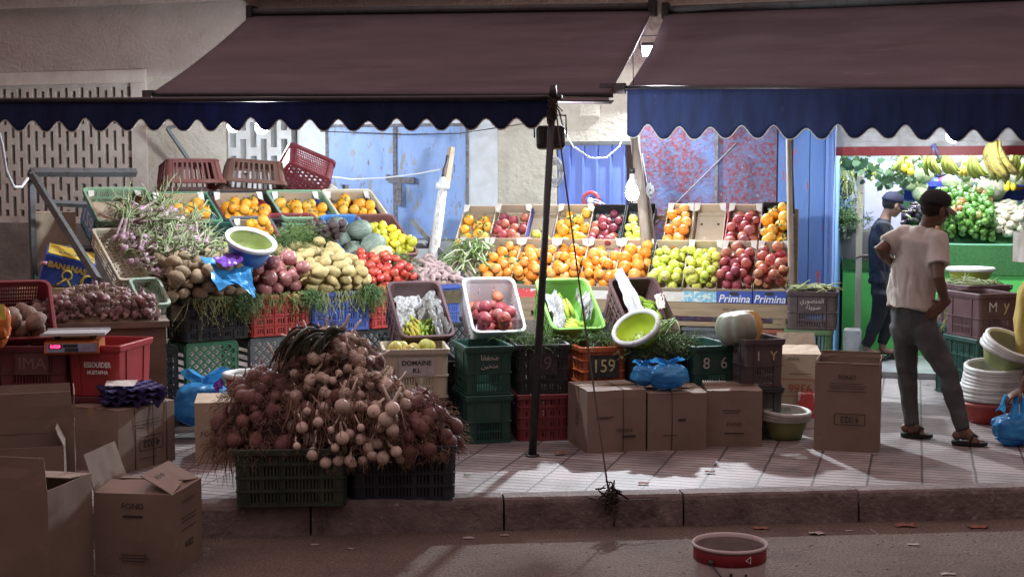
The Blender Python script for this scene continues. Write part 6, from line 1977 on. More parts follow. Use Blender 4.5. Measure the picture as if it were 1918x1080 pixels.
MTx = T(P(38, 578, 8.75)) @ Rz(radians(24)) @ Rx(radians(40)) @ T(0, 0, -.28)
crate('wine red tilted crate of dusky potatoes above the scale', P_wine, MTx, 'fine', .38, .50, .28, .08, 'holes', .05)
fill('rpotato', 'dusky brown potato in the tilted wine red crate', 'potato', 'potatoes in the tilted wine red crate', MTx @ T(0, -.225, .02), .33, .44, 34, .046, radians(40), None, 7, 'potato', 'any', jit=.2)
P_dwine = plastic('dark wine', (.12, .022, .032), .12)
Mi = T(P(62, 742, 8.40)) @ Rz(radians(3)) @ T(0, .24, 0)
zi = P(62, 742, 8.40).z
crate('dark wine red crate with faded label beneath the scale', P_dwine, Mi, 'label', .40, .48, .31, .02, 'holes', .02, None, [plate(0, .20, .13, .20, pm('faded label', (.12, .05, .055), rough=.7), (('IMA', .10, 0, 0, pm('pale faded print', (.22, .12, .12))),))])
crate('dark wine red crate at the bottom under the scale', P_dwine, Mi @ T(0, 0, -zi + .001), 'label', .40, .48, zi - .003, .02, 'holes', .02)
crate('black crate end standing beside the dark wine crate', P_black, Mi @ T(-.36, .02, .0), 'grid', .30, .46, .30, .02, 'holes', .02)
Mr = T(P(176, 742, 8.42)) @ Rz(radians(-9)) @ T(0, .24, 0)
zr = P(176, 742, 8.42).z
P_bred = plastic('bright red', (.36, .035, .04), .1)
crate('red crate with white printed lettering beside the plywood bench', P_bred, Mr, 'plain', .335, .48, .315, .06, 'holes', .02, None, [plate(0, .15, .07, .17, None, (('ESSOUIDER', .046, .03, .024, white_print, dict(bold=.0015, xs=.75)), ('MUSTAPHA', .033, .03, -.022, white_print, dict(bold=.001, xs=.8))))])
crate('dark red crate beneath the red lettered crate', P_dwine, Mr @ T(0, 0, -zr + .001), 'label', .34, .48, zr - .003, .03, 'holes', .02)
tub('dark bowl lying in the dark wine crate', T(P(12, 655, 8.6)) @ Rx(.5) @ T(0, 0, -.08), .09, .13, .10, P_dwine, plastic('mauve', (.2, .14, .15), .2), P_dwine, name='plastic_bowl', cat='bowl')
# scale
Mscale = T(P(138, 662, 8.38)) @ Rz(radians(10)) @ T(0, 0, .0)
g = thing('weighing_scale', 'orange electronic shop scale with red lit digits and steel tray', 'scale', Mscale)
m = MB()
pr = [(-.03, .0), (-.05, .012), (-.035, .07), (.02, .085), (.26, .075), (.28, .0)]
m.loft([[Vector((x, y, z)) for y, z in pr] for x in (-.165, .155)], True, True, sm=False)
m.build('body', plastic('orange scale', (.46, .13, .035), .08), g)
B = T(-.005, -.0445, .041) @ Rx(radians(76))
MB().box((0, 0, 0), (.29, .052, .004)).build('display_panel', pm('grey blue panel', (.24, .29, .38), (.15, .20, .33), scale=10, rough=.35), g, B)
MB().box((-.095, .009, .003), (.075, .026, .003)).build('display', pm('dark display', (.03, .008, .01), rough=.2), g, B)
MB().box((-.008, .012, .003), (.085, .02, .003)).box((.0, -.013, .003), (.08, .02, .003)).build('display', pm('blank display', (.02, .02, .024), rough=.2), g, B)
text(g, '0.020', .026, B @ T(-.095, .008, .005), pm('red led digits', (.9, .02, .05), emit=(1, .02, .08, 5.0)), bold=.0006)
m = MB()
for i in range(6):
    for j in range(4): m.box((.058 + i * .015, -.018 + j * .011, .003), (.010, .007, .003))
m.build('keypad_button', pm('keys', (.3, .32, .4), (.35, .12, .12), scale=40), g, B)
for x in (-.11, .10):
    MB().tube([(x, .06, .075), (x, .06, .112)], .011, 8).build('peg', steel, g)
    MB().tube([(x, .2, .07), (x, .2, .112)], .011, 8).build('peg', steel, g)
m = MB()
m.b2((-.19, -.03, .112), (.19, .28, .117)).b2((-.19, -.034, .112), (.19, -.0302, .128)).b2((-.19, .2802, .112), (.19, .284, .128))
m.build('tray', pm('brushed steel', (.62, .65, .67), rough=.35, metal=.35), g)
# orange bag at the picture edge
bag('plastic_bag', 'orange bag with yellow top band standing at the wine red crate', T(P(-22, 612, 8.3)), .13, .10, .19, pm('orange bag', (.45, .10, .03), (.55, .17, .04), scale=6, rough=.4), 13, ears=False)
film('paper_label', 'yellow and white printed label on the orange bag', [P(-10, 568, 8.18), P(8, 570, 8.18), P(11, 598, 8.17), P(-10, 598, 8.17)], pm('yellow label', (.62, .50, .08), (.65, .62, .55), scale=25, rough=.6, thr=(.6, .62)), 3, .003)

# boxes on the pavement, left
carton('strapped cardboard box with a printed number frame under the purple egg trays', T(P(223, 893, 8.14)) @ T(0, 0, -P(223, 893, 8.14).z) @ Rz(radians(62)) @ T(.245, .21, 0), .49, .42, .375, strings=('-.22', '.10', '.34'),
       marks=[printed(0, [('4.022', .065, .03, .15, dict(rot=pi, bold=.001))]), print_bars(0, frame_bars(.03, .15, .20, .085) + [(0, .27, .25, .004), (.0, .255, .2, .003), (0, .29, .22, .003), (0, .06, .15, .003)])])
egg_m = pm('purple egg carton', (.055, .04, .16), (.04, .03, .11), scale=12, rough=.85)
pe = P(226, 742, 8.22)
for k in range(3):
    n = 36
    L = .36
    gr = [[Vector(((i / n - .5) * L, (j / n - .5) * L, .030 * (sin(i / n * pi * 6) * sin(j / n * pi * 6)) + .016 * (cos(i / n * pi * 12) + cos(j / n * pi * 12)) * .5)) for i in range(n + 1)] for j in range(n + 1)]
    o = MB().shell(gr, [[p + Vector((0, 0, -.003)) for p in r] for r in gr], False, lambda i, j: False).build('egg_tray', egg_m, None, T(pe.x + (.015 if k == 1 else 0), pe.y + .2, .415 + k * .032) @ Rz(radians(20 + 5 * k)))
    tag(o, ['lowest purple egg tray on the strapped box', 'middle purple egg tray of the short stack', 'top purple egg tray holding a paper and thin ties'][k], 'egg tray', 'purple egg trays on the strapped box')
film('paper_scrap', 'grey paper lying on the purple egg trays', [P(200, 712, 8.4), P(258, 711, 8.4), P(252, 722, 8.25), P(196, 722, 8.25)], card_white, 21, .004)
bag('plastic_bag', 'blue and violet plastic bag heaped beside the green lattice crate', T(P(382, 752, 9.35)) @ T(0, 0, -.02) @ Rz(.4), .20, .16, .19, blue_film, 17)
film('plastic_bag', 'violet patch of plastic on the blue bag by the green lattice crate', [P(398, 718, 9.18), P(416, 706, 9.2), P(420, 722, 9.15), P(404, 735, 9.14)], violet_film, 8, .01)
pb = G(462, 800, 0)
tub('wide white rimmed red bucket behind the garlic mound', T((462 - 959) / 2600 * 9.1, 9.15, .0), .12, .165, .475, P_red, tub_white, tub_white, name='plastic_bucket', cat='bucket')
carton('pale printed carton behind the dark onion heap', on(425, 865, 0, radians(10), .4), .38, .40, .37, card_light, marks=[printed(0, [('FOND', .04, -.1, .18)]), print_bars(0, [(-.1, .12, .1, .004)])], taped=False)
# dark open boxes at the edge
carton('tall dark cardboard box with a raised flap behind the two smaller open boxes', T(P(143, 948, 7.42)) @ T(0, 0, -P(143, 948, 7.42).z) @ Rz(radians(18)) @ T(-.32, .24, 0), .64, .46, .39, flaps=[(0, .04, .22), (1, .03, .2), (2, .2, .2)], closed=False, taped=False)
carton('low open cardboard box in front of the tall dark box', T(P(122, 948, 7.18)) @ T(0, 0, -P(122, 948, 7.18).z) @ Rz(radians(15)) @ T(-.26, .2, 0), .52, .38, .355, flaps=[(1, -.4, .10), (3, .4, .15)], closed=False, taped=False)
carton('dark open cardboard box on the road with one upright flap', T((76 - 959) / 2600 * 6.25, 6.25, ROAD) @ Rz(radians(-12)) @ T(-.22, .2, 0), .44, .40, .50, flaps=[(0, .0, .15), (2, -1.5, .18)], closed=False, taped=False)
def fl_print(f, half, L):
    text(f, 'FOND', .035, T(-.06, -.001, .13) @ FRONT, dark_print)
carton('open cardboard carton with spread flaps below the kerb', T((313 - 959) / 2600 * 6.6, 6.6, ROAD) @ Rz(radians(-8)) @ T(-.20, .195, 0), .40, .39, .40, flaps=[(0, radians(-80), .18), (1, radians(-62), .19, card, fl_print), (3, radians(18), .19), (2, radians(-80), .18)], closed=False, taped=False,
       marks=[print_bars(0, [(0, .29, .10, .01), (.0, .10, .13, .004), (.0, .085, .15, .004), (0, .07, .12, .004)]), printed(0, [('FOND', .04, 0, .34)]), print_bars(1, [(0, .34, .14, .004), (0, .26, .2, .004), (0, .24, .18, .004), (0, .2, .2, .004)]), printed(1, [('4.022', .05, 0, .12)])])

# ================================================================= garlic and onion mound
P_olive = P_dkgreen2
Mg1 = on(545, 949, 0, radians(4), .40)
Mg2 = on(755, 938, 0, radians(3), .40)
crate('olive green slotted crate under the garlic bunches at the kerb', P_olive, Mg1, 'slots', .585, .40, .315, .03, 'holes', .025, 'crates under the garlic mound')
crate('navy slotted crate under the dark onions at the kerb', P_navy, Mg2, 'slots', .565, .40, .305, .03, 'holes', .025, 'crates under the garlic mound')
crate('dark crate standing behind inside the garlic mound', P_black, T(-1.05, 8.0, .001), 'plain', .50, .36, .60, .03, 'holes', .02, 'crates under the garlic mound')
domes = [(Vector((-1.03, 7.86, .30)), Vector((.38, .42, .56))), (Vector((-1.37, 7.68, .28)), Vector((.27, .32, .36))), (Vector((-.51, 7.68, .27)), Vector((.19, .27, .25))), (Vector((-.80, 7.62, .28)), Vector((.30, .28, .36)))]
rg = random.Random(99)
def dome_pt(k, front=True):
    c, r = domes[k]
    while True:
        a = rg.uniform(pi, 2 * pi) if front else rg.uniform(0, 2 * pi)
        e = rg.uniform(-.1, 1.5)
        n = Vector((cos(a) * cos(e), sin(a) * cos(e), sin(e)))
        p = c + Vector((n.x * r.x, n.y * r.y, n.z * r.z))
        if all(j == k or ((p - c2).x / r2.x) ** 2 + ((p - c2).y / r2.y) ** 2 + ((p - c2).z / r2.z) ** 2 > .93 for j, (c2, r2) in enumerate(domes)):
            return p, n
core = pm('dark dry stalks', (.045, .028, .024), (.085, .055, .04), scale=18, rough=.95, bump=.8)
m = MB()
for c, r in domes:
    m.ball(c, tuple(r * .93), 24, 14, lambda th, ph: (1, .12) if ph < 1.5 else 1 + .09 * noise.noise(Vector((cos(th) * 2, sin(th) * 2, ph * 2))))
rootm = pm('red brown roots', (.16, .085, .065), (.26, .165, .115), scale=14, rough=.95)
for k in range(820):
    p, n = dome_pt(rg.choice((0, 0, 1, 1, 2, 3)))
    strands(m, p + n * .035, 6, .085, .022, .0014, (n * .7 + Vector((0, 0, -.7))), rg, .06, mi=1)
for k in range(13):
    strands(m, Vector((rg.uniform(-1.60, -1.50), 7.45 + rg.uniform(-.05, .1), .36)), 3, .30, .02, .0022, Vector((0, 0, -1)), rg, .012, mi=1)
for cM, cw_ in ((Mg1, .55), (Mg2, .53)): m.b2((-cw_ / 2, -.17, .02), (cw_ / 2, .18, .27), cM)  # dark blocks added inside both crates so their holes look dark
struct(m.build('dry_stalks', [core, rootm]), 'stuff')
def bulbs(kind, n, ks, rad, label, cat, group, name, down=.6):
    for _ in range(n):
        p, n_ = dome_pt(rg.choice(ks))
        q = rad * rg.uniform(.6, 1.35)
        E = (Vector((0, .35, .9)) * down - n_ * .3 + Vector((rg.gauss(0, .35), rg.gauss(0, .2), rg.gauss(0, .3)))).normalized().to_track_quat('Z', 'Y').to_matrix().to_4x4()
        o = link(name, rg.choice(variants(kind)), None, T(p + n_ * q * .5) @ E @ Rz(rg.uniform(0, 6)) @ S(q, q * rg.uniform(.85, 1.1), q * rg.uniform(.88, 1.3)))
        tag(o, label, cat, group)
bulbs('garlic', 135, (0, 0, 0, 3, 3), .031, 'pale garlic bulb hanging by its stem in the tall mound at the kerb', 'garlic', 'garlic bulbs in the mound', 'garlic_bulb')
bulbs('darkonion', 70, (1, 1, 0), .036, 'dark red rooted onion in the low dark side of the mound by the pale carton', 'onion', 'dark onions by the pale carton', 'onion')
bulbs('darkonion', 46, (2,), .036, 'dark red rooted onion heaped on the navy crate', 'onion', 'dark onions on the navy crate', 'onion')
# bulbs hanging in front of the crates
for px, py in ((556, 835), (566, 800), (585, 850), (610, 866), (628, 838), (642, 820), (655, 862), (660, 868), (676, 800), (690, 838), (700, 770), (712, 800), (722, 785), (735, 765), (742, 845), (655, 812), (620, 805), (596, 790), (680, 862), (735, 805), (575, 770), (640, 760)):
    q = .033 * rg.uniform(.65, 1.35)
    p = P(px, py, 7.30 + rg.uniform(-.02, .04))
    o = link('garlic_bulb', rg.choice(variants('garlic')), None, T(p) @ Rx(rg.uniform(-.35, .05)) @ Ry(rg.gauss(0, .3)) @ Rz(rg.uniform(0, 6)) @ S(q, q, q))
    tag(o, 'pale garlic bulb dangling in front of the two kerb crates', 'garlic', 'garlic bulbs dangling before the crates')
m = MB()
for k in range(70):
    px = rg.uniform(540, 750)
    a = P(px, rg.uniform(740, 800), 7.36)
    strands(m, a, 2, .22, .012, .003, Vector((0, -.1, -1)), rg, .015)
struct(m.build('hanging_stems', rootm), 'stuff')
# dark green leaves over the top
m = MB()
lm = pm('dark wilted leaf', (.028, .036, .018), (.06, .06, .035), scale=10, rough=.7, rnd=.2)
for k in range(64):
    p = P(rg.uniform(560, 650), rg.uniform(612, 650), rg.uniform(7.6, 7.9))
    d = Vector((rg.gauss(-.7, .5), rg.gauss(-.5, .3), rg.uniform(-.3, .25))).normalized()
    L = rg.uniform(.16, .36)
    pts = []
    for q in range(6):
        pts.append(p.copy())
        p = p + d * L / 5
        d = (d + Vector((rg.gauss(-.05, .15), rg.gauss(0, .1), -.5))).normalized()
    m.tube(pts, [(.007, .002), (.012, .002), (.015, .002), (.014, .002), (.010, .002), (.002, .001)], 5, side=(rg.gauss(0, 1), rg.gauss(0, 1), 1))
tag(m.build('wilted_leaves', lm), 'dark wilted leaves drooping over the top of the garlic mound', 'leaves')

# ================================================================= road: paint bucket and litter
pk = P(1367, 1022, 5.85)
g = thing('paint_bucket', 'dirty white paint bucket with a red top band on the road', 'bucket', T(pk.x, pk.y, ROAD))
hB, rB = .372, .158
wp = pm('grubby white bucket', (.55, .52, .52), (.38, .34, .34), scale=9, rough=.45, thr=(.4, .7))
MB().lathe([(0, 0), (rB * .93, 0), (rB * .94, .01), (rB * .97, hB * .80)], 48).build('body', wp, g)
MB().lathe([(rB * .97, hB * .8005), (rB * .985, hB * .805), (rB * .985, hB * .95), (rB * .97, hB * .955)], 48).build('red_band', pm('red bucket band', (.22, .018, .028), (.30, .10, .10), scale=14, rough=.4, thr=(.62, .72)), g)
MB().lathe([(rB * .97, hB * .956), (rB * 1.02, hB * .958), (rB * 1.03, hB * .98), (rB * 1.0, hB), (rB * .965, hB * .99), (rB * .95, hB * .95)], 48).build('rim', pm('bucket rim', (.48, .43, .42), rough=.5), g)
MB().lathe([(rB * .952, hB * .955), (rB * .92, .02), (0, .015)], 48).build('inner_wall', pm('bucket inside', (.30, .255, .24), (.20, .17, .16), scale=8, rough=.8, stretch=(1, 1, 3)), g)
a = radians(-128)
MB().lathe([(.0, .012), (.012, .010), (.013, 0)], 10, M=Rz(a) @ T(rB * .99, 0, hB * .84) @ Ry(pi / 2)).build('handle_lug', black_metal, g)
MB().tube([Rz(a + t * .33) @ Vector((rB * 1.05, 0, hB * (.84 - .50 * sin(t * pi / 9 * .9)))) for t in range(10)], .003, 5).build('handle', black_metal, g)
m = MB()
for t in range(7): pass
for k, (ch, dz, sz) in enumerate((('1.', .62, .12), ('ls', .62, .11))):
    text(g, ch, sz, Rz(radians(-92 + k * 26)) @ T(rB * 1.0, 0, hB * dz) @ RIGHTF, dark_print)
text(g, '\u25c1', .035, Rz(radians(-70)) @ T(rB * 1.005, 0, hB * .88) @ RIGHTF, white_print)
MB().lathe([(rB * .96, hB * .20), (rB * .968, hB * .21), (rB * .982, hB * .46), (rB * .975, hB * .465)], 20).build('dark_print_band', dark_print, g)
lr = random.Random(15)
leafdry = pm('dry leaf litter', (.28, .11, .08), (.20, .10, .07), scale=20, rough=.9)
paper = pm('paper litter', (.42, .36, .34), (.3, .26, .24), scale=20, rough=.9)
def scrap(label, px, py, s, mat, cat, z=ROAD, name='litter_scrap'):
    p = G(px, py, z)
    m = MB()
    n = 8
    gr = []
    for j in range(4):
        row = []
        for i in range(5):
            q = Vector((i * .8, j * .8, px * .37))
            row.append(p + Vector(((i - 2) / 2 * s + s * .35 * noise.noise(q), (j - 1.5) / 2 * s * .7 + s * .35 * noise.noise(q + Vector((9, 0, 0))), .004 + s * .5 * abs(noise.noise(q * 1.2 + Vector((0, 5, 0)))))))
        gr.append(row)
    m.shell(gr, [[v + Vector((0, 0, -.0015)) for v in r] for r in gr], False, lambda i, j: False, False)
    tag(m.build(name, mat), label, cat)
for a in ((878, 1008, .03, paper, 'pale paper scrap lying on the road by the kerb joint', 'paper scrap'), (590, 1020, .02, paper, 'crumb of white paper on the road below the garlic crates', 'paper scrap'), (656, 1028, .016, paper, 'small flat paper scrap on the road below the garlic crates', 'paper scrap'),
          (1425, 990, .04, leafdry, 'reddish dry leaf against the kerb behind the paint bucket', 'dry leaf'), (1530, 1000, .04, paper, 'pinkish paper scrap on the road beyond the bucket', 'paper scrap'), (1697, 985, .055, leafdry, 'reddish dry husk at the kerb joint', 'dry leaf'),
          (1832, 988, .05, leafdry, 'red brown dry leaf at the kerb near the picture edge', 'dry leaf'), (1590, 994, .02, paper, 'tiny pale scrap near the kerb between two dry leaves', 'paper scrap'), (1712, 1020, .03, paper, 'thin pale straw on the road', 'straw'), (945, 1003, .02, paper, 'tiny paper crumb near the rope kerb stone', 'paper scrap'), (1775, 1075, .035, paper, 'pale curled scrap at the road bottom edge', 'paper scrap')):
    scrap(a[4], a[0], a[1], a[2], a[3], a[5])
for a in ((1330, 884, .03, leafdry, 'dry leaf shred on the lit pavement tiles', 'dry leaf'), (875, 890, .02, herb_m, 'scrap of green leaf on the pavement beside the navy crate', 'leaf scrap'), (1205, 905, .03, leafdry, 'dry stalk on the pavement near the rope knot', 'dry leaf'), (1640, 850, .02, paper, 'pale scrap on the tiles beside the tall box', 'paper scrap'), (1048, 850, .035, leafdry, 'crumpled dry leaf at the foot of the prop pole', 'dry leaf'),
          (1735, 720, .03, paper, 'white paper scrap on the shop threshold', 'paper scrap')):
    scrap(a[4], a[0], a[1], a[2], a[3], a[5], .006)
struct(MB().add([(0, 0, -9), (.01, 0, -9), (0, .01, -9)], [(0, 1, 2)]).build('sky', painted_shade)) if False else None
m = MB()
for k in range(260):
    p = G(lr.uniform(-50, 1968), lr.uniform(985, 1090), ROAD)
    s = lr.uniform(.003, .007)
    m.ball(p + Vector((0, 0, s * .2)), (s, s * lr.uniform(.6, 1), s * .6), 6, 4, sm=False)
struct(m.build('gravel', pm('gravel', (.26, .22, .19), (.15, .12, .10), scale=40, rough=.9)), 'stuff')
# ================================================================= the greengrocer's room at the right
turf = pm('artificial turf', (.06, .20, .06), (.035, .14, .04), scale=60, rough=.9, bump=1.0, bscale=180)
green_panel = pm('bright green panel', (.12, .58, .13), (.10, .50, .11), scale=2, rough=.5, spots=[((.06, .25, .06), 12, .68, .74)])
D2 = 1.25
def wz(px, py, d): return wl(px, py, d).z
FZ = .056
c1a, c1b = wl(1579, 490, D2).x, wl(1686, 490, D2).x
z1 = wz(1620, 486, D2)
g = thing('counter', 'low bright green till counter with turf on top beside the shop door', 'counter', MW)
MB().b2((c1a, D2, FZ), (c1b, D2 + .02, z1 - .03)).build('front_panel', green_panel, g)
MB().b2((c1a, D2 + .021, FZ), (c1a + .02, D2 + .6, z1 - .03)).build('side_panel', green_panel, g)
MB().b2((c1a - .01, D2 - .012, z1 - .028), (c1b, D2 + .62, z1)).b2((c1a - .01, D2 - .012, z1 - .10), (c1b, D2 - .002, z1 - .0285)).build('turf_top', turf, g)
c2a, c2b = wl(1688, 490, D2).x, sR - .05
z2, z2b = wz(1830, 459, D2), wz(1830, 512, D2)
g = thing('display_counter', 'long bright green vegetable counter with a hanging turf band under the peppers', 'counter', MW)
MB().b2((c2a, D2 + .01, FZ), (c2b, D2 + .03, z2b)).build('front_panel', green_panel, g)
MB().b2((c2a, D2 - .01, z2b - .01), (c2b, D2 + .008, z2)).build('turf_band', turf, g)
MB().b2((c2a, D2 - .008, z2 + .001), (c2b, D2 + .30, z2 + .012)).build('top', pm('counter top edge', (.25, .6, .42), rough=.4), g)
MB().b2((c2a, D2 + .031, FZ), (c2a + .02, 3.0, z2)).build('side_panel', green_panel, g)
# stepped display behind
g = thing('display_steps', 'stepped vegetable display behind the green counter', 'display', MW)
dk = pm('blue display cloth', (.06, .09, .26), rough=.9)
za, zb_ = wz(1830, 452, 1.35), wz(1830, 372, 2.2)
m = MB()
m.add([(c2a, 1.32, za - .03), (c2b, 1.32, za - .03), (c2b, 2.2, zb_ - .03), (c2a, 2.2, zb_ - .03)], [(0, 1, 2, 3)], False)
m.build('slope_panel', turf, g)
z3 = wz(1830, 336, 2.45)
MB().b2((c2a, 2.22, zb_ - .2), (c2b, 2.5, zb_ - .02)).b2((c2a, 2.51, zb_ - .2), (c2b, 3.0, z3)).build('step_panel', dk, g)
angS = math.atan2(zb_ - za, .85)
def MS(px, py, d):
    x = wl(px, py, d).x
    return MW @ T(x, d, za + (zb_ - za) * (d - 1.35) / .85) @ Rx(angS)
x0, x1 = wl(1748, 430, 1.5).x, wl(1866, 430, 1.5).x
fill('pepper', 'green bell pepper in the big heap over the turf band', 'pepper', 'peppers heaped in the shop', MW @ T((x0 + x1) / 2, 1.27, za - .05) @ Rx(angS), x1 - x0, 1.02, 250, .037, angS * .4, lambda x, y: .07 * max(0, 1 - (2.1 * x / (x1 - x0)) ** 2), 3, 'bell_pepper', 'out', spread=.85)
x0, x1 = wl(1862, 430, 1.5).x, wl(1960, 430, 1.5).x
fill('radish', 'long white radish beside the green peppers', 'radish', 'white radishes in the shop', MW @ T((x0 + x1) / 2, 1.62, za + .14) @ Rx(angS), x1 - x0, .40, 44, .030, .2, lambda x, y: .05, 3, 'white_radish', 'lie')
fill('turnip', 'round white turnip below the radishes at the turf edge', 'turnip', 'white turnips in the shop', MW @ T((x0 + x1) / 2, 1.33, za - .0) @ Rx(angS), x1 - x0, .32, 30, .042, .3, None, 4, 'turnip', 'any')
fill('cauliflower', 'white cauliflower above the radishes and turnips', 'cauliflower', 'cauliflowers above the radishes', MW @ T(wl(1895, 370, 2.2).x, 2.05, zb_ - .06) @ Rx(angS), .80, .52, 11, .125, .5, None, 8, 'cauliflower', 'up')
x0, x1 = wl(1676, 400, 1.9).x, wl(1752, 400, 1.9).x
fill('eggplant', 'glossy dark aubergine in the heap behind the two men', 'aubergine', 'aubergines in the shop', MW @ T((x0 + x1) / 2, 1.55, za + .10) @ Rx(angS), x1 - x0, .55, 34, .032, .3, lambda x, y: .04, 3, 'aubergine', 'lie')
fill('cabbage', 'round pale green cabbage above the aubergines', 'cabbage', 'cabbages above the aubergines', MW @ T((x0 + x1) / 2, 2.12, zb_ - .06) @ Rx(.5), x1 - x0, .42, 9, .085, .5, None, 8, 'cabbage', 'up')
x0, x1 = wl(1756, 380, 2.2).x, wl(1850, 380, 2.2).x
fill('cabbage', 'round pale cabbage between the pepper heap and the blue film row', 'cabbage', 'cabbages above the peppers', MW @ T((x0 + x1) / 2, 2.16, zb_ - .04) @ Rx(.4), x1 - x0, .30, 8, .075, .5, None, 8, 'cabbage', 'up')
# blue film row with bright packs
rs_ = random.Random(44)
foil = pm('blue produce film', (.04, .06, .55), (.10, .14, .7), scale=12, rough=.25, bump=.5, bscale=40)
redcab = pm('magenta cabbage', (.40, .03, .18), (.55, .12, .3), scale=8, rough=.4)
ypep = pm('yellow pepper', (.72, .46, .03), (.72, .3, .03), scale=3, rough=.3)
for k in range(17):
    px = 1690 + k * 15.5
    c = wl(px, 345 + rs_.uniform(-4, 4), 2.52)
    mt = [redcab, foil, ypep, redcab, foil, M_cabbage][k % 6] if k % 5 else redcab
    m = MB()
    m.ball((0, 0, 0), (.062, .06, .058), 12, 8, lambda th, ph: 1 + .12 * noise.noise(Vector((cos(th) * 2, sin(th) * 2, ph + k))))
    o = m.build('wrapped_cabbage' if mt in (redcab, foil) else 'pepper', mt, None, MW @ T(c))
    nm = 'magenta wrapped cabbage' if mt is redcab else 'blue film wrapped pack' if mt is foil else 'yellow pepper' if mt is ypep else 'pale cabbage'
    tag(o, nm + ' in the blue film row of the shop', nm.split()[-1], nm + 's in the blue film row')
MB().b2((c2a, 2.44, z3 - .07), (c2b, 2.48, z3 - .02)).build('film_strip', foil, g)
fill('cauliflower', 'pale cauliflower on the high step over the blue film row', 'cauliflower', 'cauliflowers on the high step', MW @ T(wl(1800, 330, 2.75).x, 2.6, z3 + .02), 1.35, .34, 24, .085, 0, None, 8, 'cauliflower', 'up')
# hanging greens along the back
for k in range(26):
    px = 1700 + k * 9.4
    m = MB()
    c = Vector((0, 0, 0))
    kind = k % 4
    mt = [herb_light, M_leaf, herb_m, pm('pale allium green', (.35, .48, .22), rough=.5)][kind]
    herb_bunch(m, c, 60, .26, .03, rs_, Vector((0, -.2, -.8)), .030, lean=.45)
    if kind == 0:
        for q in range(5): m.ball((rs_.gauss(0, .04), rs_.gauss(0, .03), -.22 - .03 * q), (.03, .03, .035), 8, 6, mi=1)
    o = m.build('hanging_greens', [mt, M_garlic if k % 8 else pm('violet onion', (.35, .1, .3))], None, MW @ T(wl(px, 282 + rs_.uniform(-6, 6), 2.85)))
    tag(o, 'bunch of greens hanging high at the back wall of the shop', 'greens', 'greens hanging at the back wall')
# leafy garland
m = MB()
gv = [wl(1562, 300, .9), wl(1585, 296, .9), wl(1610, 310, .9), wl(1640, 318, .9), wl(1665, 330, .9), wl(1690, 322, .9), wl(1715, 316, .9)]
m.tube(gv, .008, 5)
for k in range(120):
    t = rs_.random() * (len(gv) - 1)
    p = gv[int(t)].lerp(gv[min(int(t) + 1, len(gv) - 1)], t % 1) + Vector((rs_.gauss(0, .04), rs_.gauss(0, .05), rs_.gauss(-.02, .05)))
    a = rs_.uniform(0, 6.28)
    L = rs_.uniform(.045, .085)
    u = Vector((cos(a), rs_.gauss(0, .4), sin(a) - .3)).normalized() * L
    v = u.cross(Vector((rs_.gauss(0, .3), 1, rs_.gauss(0, .3)))).normalized() * L * .5
    m.add([p, p + u * .25 + v, p + u * .5 + v * .55, p + u * .6 + v * .9, p + u * 1.1, p + u * .6 - v * .9, p + u * .5 - v * .55, p + u * .25 - v], [(0, 1, 2, 3, 4, 5, 6, 7)], False)
tag(m.build('leafy_garland', pm('vine leaf', (.035, .085, .03), (.06, .12, .045), scale=8, rough=.5, transl=.2), None, MW), 'dark green leafy garland hanging across the shop entrance corner', 'garland')
m = MB()
for k in range(6):
    strands(m, wl(1589 + rs_.gauss(0, 3), 315, .95), 3, .42, .02, .004, Vector((.05, 0, -1)), rs_, .006, knob=.010)
tag(m.build('amaranth_tassel', pm('yellow green tassel', (.38, .42, .12), rough=.8), None, MW), 'yellow green tassels hanging from the garland beside the silver disc', 'tassel')
m = MB()
herb_bunch(m, wl(1575, 405, 1.0), 160, .3, .06, rs_, Vector((.1, 0, .2)), .03, lean=.8)
tag(m.build('potted_leaves', M_leaf, None, MW), 'clump of dark leaves low in the blue shop corner', 'plant')
for px, py, d, sc_ in ((1574, 305, .92, 1), (1633, 322, .92, .8)):
    m = MB()
    for q in range(9): m.ball((rs_.gauss(0, .03), rs_.gauss(0, .03), rs_.gauss(0, .035)), (.022, .022, .028), 8, 6)
    tag(m.build('flower_cluster', pm('yellow green flowers', (.50, .50, .10), (.35, .42, .1), scale=30, rough=.6), None, MW @ T(wl(px, py, d))), 'pale yellow flower cluster %s' % ('in the shop corner above the silver disc' if px == 1574 else 'at the middle of the leafy garland'), 'flowers')
# silver disc, post, white panel, grey panel, small box
g = thing('silver_disc', 'round silver spiral heater disc in the blue shop corner', 'disc', MW @ T(wl(1573, 352, 1.05)) @ Rx(pi / 2))
m = MB()
for r_ in (.03, .055, .08, .105): m.tube([(cos(t * pi / 12) * r_, sin(t * pi / 12) * r_, .01) for t in range(25)], .007, 6)
m.build('spiral_ring', pm('silver', (.6, .6, .62), rough=.25, metal=.9), g)
MB().lathe([(0, 0), (.12, 0), (.125, .01), (.12, .02)], 28).build('disc_plate', pm('silver', (.6, .6, .62)), g)
a, b_ = wl(1610, 420, .95), wl(1610, 318, .95)
tag(MB().b2((a.x - .028, .92, FZ), (a.x + .028, .98, b_.z)).build('timber_post', pm('pale timber', (.45, .40, .30), (.36, .31, .22), scale=4, rough=.8, stretch=(5, 5, .6)), None, MW), 'pale square timber post beside the white panel in the shop', 'post')
a, b_ = wl(1618, 440, 1.5), wl(1690, 302, 1.5)
g = thing('white_fridge', 'tall white fridge side with faint handwriting behind the man in dark clothes', 'fridge', MW)
MB().b2((a.x, 1.5, FZ), (b_.x, 2.0, b_.z)).build('body', pm('lavender white panel', (.44, .44, .58), (.38, .38, .54), scale=3, rough=.4), g)
text(g, 'IIII II', .07, T((a.x + b_.x) / 2, 1.4985, wl(1640, 365, 1.5).z) @ FRONT, pm('faint marker', (.40, .40, .48), rough=.8))
